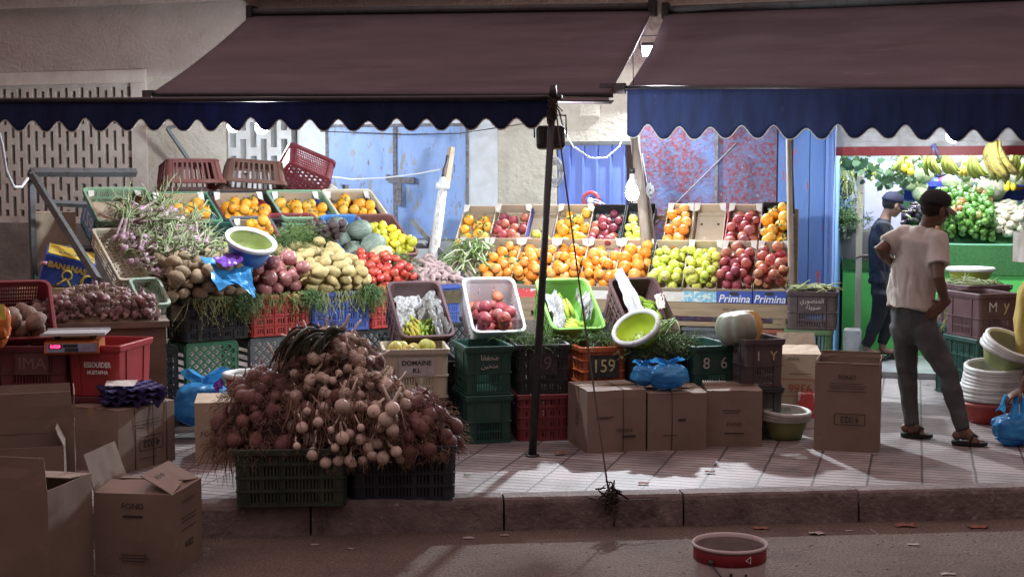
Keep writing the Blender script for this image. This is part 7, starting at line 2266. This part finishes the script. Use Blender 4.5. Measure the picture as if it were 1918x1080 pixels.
a, b_ = wl(1572, 487, 1.3), wl(1630, 429, 1.3)
g = thing('grey_screen', 'grey flat screen back standing on the low till counter', 'screen', MW)
MB().b2((a.x, 1.3, z1 + .012), (b_.x, 1.33, b_.z)).build('panel', pm('warm grey panel', (.20, .195, .20), rough=.5), g)
MB().b2(((a.x + b_.x) / 2 - .1, 1.27, z1 + .001), ((a.x + b_.x) / 2 + .1, 1.40, z1 + .0115)).build('stand', pm('warm grey panel', (.2, .2, .2)), g)
carton('small white box with dark face on a shelf in the blue shop corner', MW @ T(wl(1583, 424, 1.2)) , .09, .08, .105, card_white, taped=False)
g = thing('wall_shelf', 'narrow white shelf in the blue shop corner', 'shelf', MW)
p = wl(1583, 424, 1.2)
MB().b2((p.x - .12, 1.12, p.z - .02), (p.x + .12, 1.30, p.z - .002)).build('board', shop_white, g)
MB().b2((p.x - .01, 1.14, p.z - .12), (p.x + .01, 1.28, p.z - .021)).build('bracket', shop_white, g)
# hanging bananas
for k, (px, py, d, n, mt, L, rz, lab) in enumerate(((1694, 288, .75, 7, 'plantain', .26, .9, 'yellow green bananas hanging side on near the white fridge'), (1697, 296, .72, 5, 'plantain', .26, .1, 'upright bananas hanging next to the side on bunch'),
        (1742, 288, .7, 5, 'plantain', .30, -.7, 'bananas hanging under the red beam just past the cap of the standing man'), (1774, 288, .7, 5, 'plantain', .30, -.9, 'bananas curving out beneath the bulb'), (1808, 308, .9, 5, 'yellow', .20, -.5, 'small yellow bananas hanging behind the others'),
        (1822, 290, .65, 5, 'plantain', .34, -1.0, 'long bananas hanging below the big overripe bunch'), (1874, 298, .6, 6, 'plantain', .34, .0, 'tall straight green bananas hanging near the shop side'), (1902, 286, .6, 6, 'plantain', .34, .6, 'dark green bananas hanging at the last hook'), (1925, 300, .6, 6, 'plantain', .3, .2, 'bananas cut off by the picture edge'))):
    banana_hand(lab, MW @ T(wl(px, py, d)) @ Rz(rz), n, L * .72, .024, mt, .5, .95, group='banana hands hanging in the shop', seed=60 + k)
    p = wl(px, py, d)
    tag(MB().tube([p + Vector((0, 0, .02)), Vector((p.x, p.y, zb1 + .3))], .003, 4).build('hanging_string', string_m, None, MW), 'string from which hang the ' + ' '.join(lab.split()[:9]), 'string')
M_ban['ripe'] = pm('overripe plantain', (.60, .50, .12), (.42, .36, .12), scale=10, rough=.5, spots=[((.14, .09, .03), 24, .55, .62)])
p = wl(1862, 262, -.5)
banana_hand('big overripe yellow plantain bunch hanging in front of the red beam', MW @ T(p) @ Rz(-1.25) @ Ry(.1), 12, .33, .030, 'ripe', .85, .8, seed=80)
tag(MB().tube([p + Vector((0, 0, .02)), Vector((p.x, p.y, 2.7))], .004, 4).build('hanging_string', string_m, None, MW), 'string holding the big overripe plantain bunch', 'string')
m = MB()
c = wl(1751, 270, .0)
for q in range(5): m.tube([c, c + Vector((rs_.gauss(0, .03), -.02, rs_.gauss(-.03, .04)))], [.012, .002], 5)
tag(m.build('ribbon_knot', pm('blue ribbon', (.12, .2, .6), (.5, .55, .7), scale=30), None, MW), 'small blue and white ribbon knot tied at the red beam', 'ribbon')
for px, py, d in ((1697, 312, .7), (1890, 352, 1.6), (1903, 312, 1.2)):
    m = MB()
    for q in range(3): m.ball((rs_.gauss(0, .03), rs_.gauss(0, .02), rs_.gauss(0, .03)), (.03, .03, .038), 10, 7)
    tag(m.build('lemon_net', M_lemon, None, MW @ T(wl(px, py, d))), {1697: 'yellow lemons in a net hanging below the upright bananas', 1890: 'yellow lemons hanging before the cauliflowers', 1903: 'yellow lemons hanging among the green bananas'}[px], 'lemons')
# boxes on the shop floor
carton('white box standing on the shop floor before the green counter', MW @ T(wl(1597, 640, .95).x, .95, FZ), .17, .16, .26, card_white, flaps=[(0, -1.0, .05)], closed=False, taped=False)
carton('small pale box lying in front of the white box in the shop', MW @ T(wl(1592, 660, .72).x, .72, FZ) @ Rz(.3), .18, .12, .07, card_white, taped=False)
# crates and basins at the shop's right
p = T(P(1870, 634, 10.55)) @ Rz(radians(16)) @ T(0, .22, 0)
zq = P(1870, 634, 10.55).z
crate('brown crate marked with two yellow letters on the dark green stack', P_plum, p, 'label', .345, .44, .345, .02, 'holes', .02, None, [plate(0, .24, .13, .24, None, (('M', .105, -.06, 0, chalk), ('y', .125, .06, .01, yellow_chalk)))])
crate('dark green tall crate beneath the crate with yellow letters', P_dgreen, p @ T(0, 0, -zq + .001), 'slots', .36, .44, zq - .003, .02, 'holes', .02)
p2 = T(P(1852, 610, 11.05)) @ Rz(radians(16)) @ T(0, .22, 0)
crate('brown crate of green beans behind the crate with yellow letters', P_plum, p2, 'label', .40, .44, .325, .02, 'holes', .02)
crate('dark green crate beneath the green bean crate', P_dgreen, p2 @ T(0, 0, -P(1852, 610, 11.05).z + .001), 'slots', .40, .44, P(1852, 610, 11.05).z - .003, .02, 'holes', .02)
m = MB()
for k in range(120):
    q = p2 @ Vector((hb.uniform(-.18, .18), hb.uniform(-.2, .2), .31 + hb.uniform(0, .035)))
    d = Vector((hb.gauss(0, 1), hb.gauss(0, 1), hb.gauss(0, .15))).normalized() * hb.uniform(.04, .09)
    m.tube([q - d, q + Vector((0, 0, .012)), q + d], [.003, .005, .003], 5)
tag(m.build('green_beans', pm('green bean', (.24, .3, .11)), None), 'loose green beans heaped in the crate by the basin', 'green beans')
p3 = T(P(1842, 545, 11.55)) @ Rz(radians(10)) @ T(0, .22, 0)
crate('dark green crate carrying the yellow green basin', P_dgreen, p3 @ T(0, 0, -.24), 'slots', .40, .42, .28, .02, 'holes', .02)
crate('dark green crate under the basin crate', P_dgreen, p3 @ T(0, 0, -P(1842, 545, 11.55).z + .001), 'slots', .40, .42, P(1842, 545, 11.55).z - .245, .02, 'holes', .02)
tub('yellow green basin with white rim standing on dark green crates before the counter', T(P(1824, 535, 11.6)) @ T(0, .1, .0), .145, .185, .15, pm('olive yellow basin', (.36, .42, .06), (.30, .36, .05), scale=4, rough=.45), tub_white, tub_white, name='plastic_basin', cat='basin')
m = MB()
for k in range(14): strands(m, P(1788 + hb.gauss(0, 3), 560, 11.2), 4, .32, .02, .003, Vector((0, 0, -1)), hb, .02, knob=.006)
tag(m.build('hanging_herbs', fringe_m), 'dry herbs hanging down the side of the bean crate', 'herbs')
# stack of basins
sp = G(1862, 797, 0)
sp.y += .16
for k in range(12):
    low = k == 0
    tub('red basin at the bottom of the leaning stack of white basins' if low else 'dirty white basin in the tall leaning stack next to the blue bag', T(sp.x + .0035 * k, sp.y, .001 + (.018 if k else 0) + k * .0225) @ Ry(.03 * sin(k)) @ Rx(.012 * k), .13, .185 + .002 * (k % 3), .155, P_red if low else dirty_white, plastic('dull red rim', (.4, .08, .08), .2) if low else tub_white, dirty_white,
        None if low else 'white basins in the leaning stack', 'plastic_basin', 'basin', 36)
for k in range(3):
    tub(['green sided basin tipped on top of the white basin stack', 'second tipped basin on top of the white stack', 'topmost tipped basin showing its grey green inside'][k], T(sp.x + .09 + .008 * k, sp.y - .02, .41 + k * .024) @ Ry(radians(14 + 2 * k)) @ Rx(radians(16 + 3 * k)), .13, .185, .15, dull_green if k == 0 else dirty_white, tub_white, pm('grey green inside', (.34, .35, .28), (.26, .27, .2), scale=5, rough=.6), 'tipped basins on the white stack', 'plastic_basin', 'basin', 36)
carton('white box with a red disc print above the yellow robe', T(P(1926, 490, 9.9)) @ Rz(.3), .16, .14, .21, card_white, taped=False, marks=[lambda g, wd, ln, h: MB().lathe([(.035, 0), (0, .0004)], 16, M=T(-.03, -ln / 2 - .007, h * .4) @ FRONT).build('print', red_print, g)])
zk = P(1926, 490, 9.9).z
bag('sack', 'tall mustard yellow sack beside the crate with yellow letters, white box on top', T(P(1948, 560, 9.95)) @ T(0, 0, -P(1948, 560, 9.95).z + zk * .5 - .01), .17, .17, zk * .52, pm('mustard sack', (.45, .34, .10), (.38, .28, .07), scale=5, rough=.9, bump=.3), 41, ears=False, cat='sack')
bag('plastic_bag', 'sky blue carrier bag held by the hand at the picture edge', T(P(1898, 806, 9.05)), .135, .10, .135, blue_film, 27, ears=False)
m = MB()
for x0_, x1_, y0_ in ((1872, 1884, 770), (1898, 1904, 790), (1920, 1912, 780)):
    m.loft([[P(x0_ - 9, y0_, 9.0), P(x0_, y0_ - 4, 8.98), P(x0_ + 10, y0_ + 3, 9.0)], [P((x0_ + x1_) / 2 - 6, 760, 8.98), P((x0_ + x1_) / 2, 757, 8.96), P((x0_ + x1_) / 2 + 7, 762, 8.98)], [P(x1_ - 4, 738, 9.0), P(x1_, 738, 8.98), P(x1_ + 4, 740, 9.0)]], False, False, sm=False)
struct_ = m.build('carrier_handle', blue_film, bpy.data.objects[[o.name for o in bpy.data.objects if o.get('label', '').startswith('sky blue carrier bag')][0]])
struct_.matrix_parent_inverse = T(P(1898, 806, 9.05)).inverted()

# ================================================================= people
def organic(name, mb, vox, mats, parent=None, smooth=4, folds=None, fac=.5):
    me = mb.mesh('tmp', mats)
    o = bpy.data.objects.new('tmp', me)
    COL.objects.link(o)
    md = o.modifiers.new('r', 'REMESH'); md.mode = 'VOXEL'; md.voxel_size = vox
    ms = o.modifiers.new('s', 'SMOOTH'); ms.iterations = smooth; ms.factor = fac
    dg = bpy.context.evaluated_depsgraph_get()
    me2 = bpy.data.meshes.new_from_object(o.evaluated_get(dg))
    bpy.data.objects.remove(o)
    me2.name = name
    if folds:
        nr = [v.normal.copy() for v in me2.vertices]
        for v, n in zip(me2.vertices, nr):
            v.co = v.co + n * folds(v.co)
    me2.materials.clear()
    for mm in (mats if isinstance(mats, (list, tuple)) else [mats]): me2.materials.append(mm)
    me2.polygons.foreach_set('use_smooth', [True] * len(me2.polygons))
    o = link(name, me2, parent)
    return o

def hand(mb, w_, d, n, s=1.0, curl=.6, thumb=1):
    """wrist point, direction of the fingers, direction the palm faces"""
    d = d.normalized(); n = (n - d * n.dot(d)).normalized(); sd = d.cross(n)
    mb.tube([w_ - d * .02, w_ + d * .03 * s, w_ + d * .075 * s, w_ + d * .095 * s], [(.027 * s, .020 * s), (.036 * s, .017 * s), (.042 * s, .016 * s), (.038 * s, .012 * s)], 10, side=sd, rnd=True)
    for k, (of, L) in enumerate(((-.030, .066), (-.010, .078), (.011, .075), (.031, .058))):
        p = w_ + d * .088 * s + sd * of * s
        dd, pts = d.copy(), [p - d * .01]
        for q in range(3):
            p = p + dd * L * s * (.42, .33, .25)[q]
            pts.append(p)
            dd = (dd + n * curl * (.7, 1, .8)[q]).normalized()
        mb.tube(pts, [.0092 * s, .0088 * s, .0082 * s, .0070 * s], 8, rnd=True)
    p = w_ + d * .03 * s - sd * thumb * .026 * s
    mb.tube([p, p + (d * .5 - sd * thumb * .7 + n * .3).normalized() * .04 * s, p + (d * .8 - sd * thumb * .5 + n * .6).normalized() * .075 * s], [.013 * s, .0105 * s, .008 * s], 8, rnd=True)

def build_person(label, J, mats, k=1.0, group=None, cap=True, feet=True):
    g = thing('person', label, 'person', None, group)
    V_ = lambda n: Vector(J[n])
    skin, hair, shirt, jeans, capm, billm, shoe = mats
    b = MB()
    ax = (V_('rs') - V_('ls')).normalized()
    # head in its own frame
    f = Vector(J['face']).normalized()
    up = (V_('head') - V_('neck')).normalized() * .5 + Vector((0, 0, 1))
    up = (up - f * up.dot(f)).normalized()
    rt = f.cross(up)
    Hm = Matrix(((rt.x, f.x, up.x, 0), (rt.y, f.y, up.y, 0), (rt.z, f.z, up.z, 0), (0, 0, 0, 1)))
    Hm = T(V_('head')) @ Hm @ S(k, k, k)
    b.ball((0, -.012, .022), (.074, .094, .090), 20, 14, M=Hm)
    b.ball((0, .018, -.035), (.060, .068, .070), 18, 12, M=Hm)
    b.ball((0, .050, -.082), (.034, .030, .026), 14, 10, M=Hm)
    b.ball((0, .030, -.062), (.050, .046, .036), 14, 10, M=Hm)
    b.tube([(0, .080, .012), (0, .096, -.014), (0, .103, -.028)], [.010, .013, .015], 8, M=Hm, rnd=True)
    for s_ in (-1, 1):
        b.ball((s_ * .012, .088, -.032), (.011, .012, .009), 8, 6, M=Hm)
        b.ball((s_ * .032, .074, .016), (.022, .014, .009), 10, 6, M=Hm)
        b.ball((s_ * .042, .062, -.022), (.022, .020, .018), 10, 6, M=Hm)
        b.ball((s_ * .078, -.010, -.014), (.010, .022, .032), 10, 8, M=Hm @ T(0, 0, 0) @ Rz(s_ * .3))
    b.ball((0, .082, -.054), (.026, .012, .007), 10, 6, M=Hm)
    b.ball((0, .080, -.067), (.022, .012, .008), 10, 6, M=Hm)
    b.tube([V_('head') - up * .05 * k - f * .02, V_('neck').lerp(V_('head'), .35) - f * .006, V_('neck') - Vector((0, 0, .03))], [.050 * k, .050 * k, .066 * k], 14)
    side = ax
    b.tube([V_('neck') - Vector((0, 0, .02)), V_('ls').lerp(V_('rs'), .5), V_('chest'), V_('waist'), V_('pelvis')], [(.06 * k, .055 * k), (.13 * k, .08 * k), (.145 * k, .10 * k), (.125 * k, .092 * k), (.14 * k, .105 * k)], 18, side=side, rnd=True)
    for s_ in 'lr':
        b.tube([V_(s_ + 's'), V_(s_ + 's').lerp(V_(s_ + 'e'), .5), V_(s_ + 'e'), V_(s_ + 'e').lerp(V_(s_ + 'w'), .3), V_(s_ + 'w')], [.050 * k, .046 * k, .038 * k, .039 * k, .025 * k], 12, rnd=True)
        hd, pn = J[s_ + 'h']
        hand(b, V_(s_ + 'w'), Vector(hd), Vector(pn), k, J.get(s_ + 'curl', .45), 1 if s_ == 'r' else -1)
        b.tube([V_('pelvis'), V_(s_ + 'hip'), V_(s_ + 'k'), V_(s_ + 'k').lerp(V_(s_ + 'a'), .3), V_(s_ + 'a')], [.09 * k, .082 * k, .054 * k, .052 * k, .034 * k], 12, rnd=True)
        if feet:
            a, t = V_(s_ + 'a'), V_(s_ + 't')
            hl = a + (a - t).normalized() * .045 * k; hl.z = t.z + .012
            fd = (t - a); fd.z = 0; fd.normalize()
            sdv = Vector((-fd.y, fd.x, 0))
            b.tube([a, Vector((a.x, a.y, t.z + .055)) + fd * .015, t.lerp(a, .45) + Vector((0, 0, .0)), t - fd * .03], [(.034 * k, .036 * k), (.036 * k, .042 * k), (.042 * k, .030 * k), (.046 * k, .018 * k)], 12, side=sdv, rnd=True)
            b.ball(hl + Vector((0, 0, .022)), .032 * k, 10, 8)
            for q in range(5):
                tp = t - fd * (.015 + .010 * q) + sdv * ((q - 2) * .019 * k) * (1 if s_ == 'l' else -1)
                b.tube([tp - fd * .025, tp + fd * (.028 - .003 * q) + Vector((0, 0, -.002))], [.010 * k, .0085 * k], 8, rnd=True)
    body = organic('body', b, .0052, skin, g, 5)
    # eyes, hair, cap
    for s_ in (-1, 1):
        MB().ball((s_ * .031, .0765, -.002), (.012, .010, .0075), 10, 8, M=Hm).build('eye', pm('eye white', (.4, .36, .33), (.03, .02, .02), scale=60, rough=.2), g)
    h = MB()
    def hf(th, ph): return 1 + .01 * sin(9 * th)
    h.ball((0, -.022, .020), (.0765, .090, .090), 22, 14, hf, M=Hm)
    h2 = organic('hair', h, .008, hair, g, 2)
    if cap:
        c = MB()
        prof = [(.083, .105, .030), (.0845, .108, .045), (.081, .102, .075), (.068, .086, .104), (.045, .055, .122), (.015, .018, .130), (.003, .003, .131)]
        c.loft([[Vector((a_ * cos(t * pi / 14), b__ * sin(t * pi / 14) - .008 - .012 * (1 - z / .13), z + (.010 if sin(t * pi / 14) > 0 else -.012 * -sin(t * pi / 14)) * (1 - z / .13))) for t in range(28)] for a_, b__, z in prof], True, True, M=Hm)
        c.ball((0, -.008, .131), (.009, .009, .005), 8, 5, M=Hm)
        cp = c.build('cap', capm, g)
        bl = MB()
        gr = []
        for j in range(6):
            row = []
            for i in range(13):
                u = (i - 6) / 6
                aa = u * 1.15
                rin = Vector((.082 * sin(aa), .103 * cos(aa) - .012, .036))
                ext = (.075 - .05 * u * u) * j / 5
                row.append(Hm @ (rin + Vector((.12 * u * ext, ext, -.016 * u * u - .18 * ext - .02 * (j / 5) ** 2))))
            gr.append(row)
        bl.shell(gr, [[p - up * .004 for p in r] for r in gr], False, lambda i, j: False, True)
        bl.build('bill', billm, cp)
    # shirt
    t = MB()
    mid = V_('ls').lerp(V_('rs'), .5)
    hem = V_('hem') if 'hem' in J else V_('waist').lerp(V_('pelvis'), .5)
    t.tube([V_('neck') + Vector((0, 0, -.012)), V_('neck').lerp(mid, .55), mid - Vector((0, 0, .015)), V_('chest'), V_('waist'), hem, hem + (hem - V_('waist')).normalized() * .012],
           [(.072 * k, .062 * k), (.115 * k, .080 * k), (.172 * k, .105 * k), (.178 * k, .128 * k), (.165 * k, .122 * k), (.172 * k, .132 * k), (.172 * k, .130 * k)], 24, side=side)
    for s_ in 'lr':
        sh, el = V_(s_ + 's'), V_(s_ + 'e')
        e = sh.lerp(el, J.get('sleeve', .62))
        t.tube([sh.lerp(mid, .45) , sh, sh.lerp(e, .5), e], [.075 * k, .072 * k, .068 * k, .073 * k], 16, rnd=False)
    hz_ = hem.z
    def sf(p):
        d = max(0, min(1, (mid.z + .05 - p.z) / .5))
        q = Vector((p.x * 9, p.y * 9, p.z * 2.6))
        q2 = Vector(((p.x + p.z * .5) * 16, p.y * 12, p.z * 6))
        q3 = Vector((p.x * 11 + p.z * 5, p.y * 9, p.z * 1.8 - p.x * 2))
        return .020 * k * noise.noise(q) * (.4 + d) + .009 * k * noise.noise(q2) - .009 * k * max(0, 1 - 4 * abs(noise.noise(q3))) * (.2 + d)
    organic('shirt', t, .0085, shirt, g, 5, sf)
    MB().tube([V_('neck') + Vector((0, 0, .0)) + side * (.064 * k * cos(q * pi / 8)) + side.cross(Vector((0, 0, 1))) * (.056 * k * sin(q * pi / 8)) + Vector((0, 0, .012 * sin(q * pi / 8))) for q in range(17)], .008 * k, 6).build('collar', shirt, g)
    # trousers
    j = MB()
    j.tube([V_('waist').lerp(V_('pelvis'), .15), V_('pelvis') + Vector((0, 0, .05)), V_('pelvis') - Vector((0, 0, .05))], [(.148 * k, .112 * k), (.164 * k, .126 * k), (.155 * k, .125 * k)], 20, side=side, rnd=True)
    for s_ in 'lr':
        hp, kn, an = V_(s_ + 'hip'), V_(s_ + 'k'), V_(s_ + 'a')
        j.tube([V_('pelvis').lerp(hp, .7), hp, hp.lerp(kn, .5), kn, kn.lerp(an, .28), kn.lerp(an, .6), an + Vector((0, 0, .03))], [.100 * k, .102 * k, .083 * k, .066 * k, .064 * k, .055 * k, .049 * k], 16, rnd=False)
    def jf(p):
        lo = max(0, 1 - abs(p.z - V_('lk').z) / .5)
        return .006 * k * noise.noise(Vector((p.x * 9, p.y * 9 + p.x * 5, p.z * 13))) * (.5 + lo) + .006 * k * noise.noise(Vector((p.x * 14, p.y * 14, p.z * 8)))
    organic('trousers', j, .0085, jeans, g, 5, jf)
    if feet:
        for s_ in 'lr':
            a, tt = V_(s_ + 'a'), V_(s_ + 't')
            fd = tt - a; fd.z = 0; L = fd.length; fd.normalize()
            sdv = Vector((-fd.y, fd.x, 0))
            z0 = tt.z - .024
            sl = []
            for q in range(17):
                u = q / 16
                wd = .040 + .014 * sin(pi * min(1, u * 1.15)) - (.03 * max(0, u - .85) / .15) - (.02 * max(0, .1 - u) / .1)
                c = a + fd * (-.075 + (L + .115) * u); c.z = z0 + .003
                sl.append([c - sdv * wd, c + sdv * wd, c + sdv * wd + Vector((0, 0, .020)), c - sdv * wd + Vector((0, 0, .020))])
            so = MB().loft(sl, True, True, sm=False).build('sandal', shoe, g)
            st = MB()
            top_ = tt - fd * .02 + Vector((0, 0, .032))
            for s2 in (-1, 1):
                m0 = a.lerp(tt, .35) + sdv * s2 * .048; m0.z = z0 + .012
                st.tube([m0, m0.lerp(top_, .45) + Vector((0, 0, .042)) + sdv * s2 * .008, top_], [(.010, .004), (.009, .004), (.006, .004)], 6)
            st.build('strap', shoe, so)
    return g

skin_dk = pm('dark brown skin', (.16, .09, .062), (.13, .07, .048), scale=9, rough=.5, sss=.06)
skin_md = pm('brown skin', (.25, .145, .10), (.2, .115, .08), scale=9, rough=.5, sss=.06)
hair_m = pm('black hair', (.012, .010, .010), (.022, .018, .016), scale=60, rough=.8, bump=.5, bscale=180)
beige_shirt = pm('beige cotton shirt', (.58, .545, .49), (.52, .485, .43), scale=7, rough=.9, bump=.12, bscale=250)
jeans_m = pm('washed black denim', (.055, .058, .060), (.10, .105, .108), scale=5, rough=.9, bump=.3, bscale=220, spots=[((.15, .155, .155), 4, .6, .8)])
navy_shirt = pm('dark navy shirt', (.020, .022, .034), (.016, .018, .028), scale=6, rough=.9, bump=.1, bscale=200)
black_tr = pm('black trousers', (.010, .0105, .013), (.016, .017, .020), scale=6, rough=.85)
cap_black = pm('black cap cloth', (.020, .020, .022), (.03, .03, .032), scale=20, rough=.85)
cap_grey = pm('grey cap bill', (.20, .20, .20), (.14, .14, .14), scale=20, rough=.8)
cap_navy = pm('navy cap', (.022, .024, .05), rough=.85)
sandal_m = pm('black sandal', (.014, .013, .013), rough=.6)
pp = lambda x, y, Y: P(x, y, Y)
J1 = dict(head=pp(1752, 391, 9.30), face=(.95, .22, -.24), neck=pp(1733, 432, 9.33), chest=pp(1721, 482, 9.34), waist=pp(1708, 545, 9.36), hem=pp(1706, 574, 9.36), pelvis=pp(1712, 598, 9.37),
          ls=pp(1690, 441, 9.42), le=pp(1646, 468, 9.36), lw=pp(1676, 497, 9.50), lh=((.6, .5, -.5), (.3, -.2, -1)),
          rs=pp(1756, 449, 9.22), re=pp(1758, 520, 9.12), rw=pp(1771, 566, 9.20), rh=((-.72, .10, -.62), (-.2, .9, -.2)), rcurl=.35,
          lhip=pp(1695, 612, 9.42), lk=pp(1699, 700, 9.46), la=pp(1695, 797, 9.50), lt=G(1736, 812, .03), rhip=pp(1731, 618, 9.30), rk=pp(1777, 702, 9.18), ra=pp(1786, 803, 9.26), rt=G(1838, 827, .03), sleeve=.66)
J1['la'] = Vector((J1['la'].x, J1['lt'].y + .03, J1['la'].z)); J1['ra'] = Vector((J1['ra'].x, J1['rt'].y + .04, J1['ra'].z))
build_person('man seen from behind in beige T-shirt, dark jeans and black cap with hands on hips', J1, (skin_dk, hair_m, beige_shirt, jeans_m, cap_black, cap_grey, sandal_m))
Y2 = 12.9
J2 = dict(head=pp(1672, 384, Y2), face=(.93, .10, -.30), neck=pp(1656, 412, Y2), chest=pp(1652, 452, Y2), waist=pp(1654, 505, Y2), hem=pp(1654, 527, Y2), pelvis=pp(1656, 540, Y2),
          ls=pp(1650, 424, Y2 + .16), le=pp(1660, 468, Y2 + .2), lw=pp(1640, 480, Y2 + .28), lh=((-.9, .3, -.1), (0, -.2, -1)),
          rs=pp(1655, 424, Y2 - .14), re=pp(1650, 474, Y2 - .12), rw=pp(1634, 479, Y2 + .10), rh=((-.9, .3, -.05), (0, -.2, -1)),
          lhip=pp(1662, 552, Y2 + .09), lk=pp(1664, 600, Y2 + .1), la=pp(1652, 650, Y2 + .1), lt=Vector(G(1672, 664, .085)), rhip=pp(1654, 552, Y2 - .08), rk=pp(1642, 602, Y2 - .05), ra=pp(1622, 648, Y2 - .0), rt=Vector(G(1632, 668, .085)), sleeve=.66)
for s_ in 'lr':
    J2[s_ + 'a'].z = .17; J2[s_ + 't'].y = J2[s_ + 'a'].y; J2[s_ + 't'].x = J2[s_ + 'a'].x + .17
build_person('man in profile wearing dark navy T-shirt, black trousers and navy cap at the till counter', J2, (skin_md, hair_m, navy_shirt, black_tr, cap_navy, cap_navy, sandal_m), .95)
J3 = dict(head=pp(1960, 420, 9.0), face=(-.8, -.1, -.6), neck=pp(1972, 470, 9.1), chest=pp(1990, 530, 9.25), waist=pp(2010, 590, 9.4), hem=pp(2015, 640, 9.42), pelvis=pp(2020, 640, 9.45),
          ls=pp(1962, 500, 8.95), le=pp(1958, 640, 9.0), lw=pp(1914, 728, 9.0), lh=((-.75, -.1, -.45), (.1, .1, -1)), lcurl=.75,
          rs=pp(1985, 500, 9.4), re=pp(1990, 600, 9.5), rw=pp(1995, 680, 9.5), rh=((-.2, 0, -1), (-1, 0, 0)),
          lhip=pp(2015, 650, 9.35), lk=pp(2000, 735, 9.2), la=pp(2040, 815, 9.3), lt=G(2000, 830, .03), rhip=pp(2025, 650, 9.5), rk=pp(2012, 730, 9.45), ra=pp(2050, 800, 9.55), rt=G(2010, 812, .03), sleeve=.95)
build_person('person mostly out of view reaching in with one hand to lift the blue carrier bag', J3, (skin_dk, hair_m, pm('mustard robe', (.42, .32, .09), (.36, .27, .07), scale=5, rough=.9), black_tr, cap_black, cap_black, sandal_m))
sc.view_settings.view_transform = 'Standard'
sc.view_settings.look = 'None'
sc.view_settings.exposure = 0.85
sc.view_settings.gamma = 1
sc.cycles.max_bounces = 6
sc.cycles.diffuse_bounces = 3
sc.cycles.glossy_bounces = 3
sc.cycles.transmission_bounces = 3
sc.cycles.use_denoising = True
sc.cycles.sample_clamp_indirect = 4
sc.cycles.caustics_reflective = False
sc.cycles.caustics_refractive = False
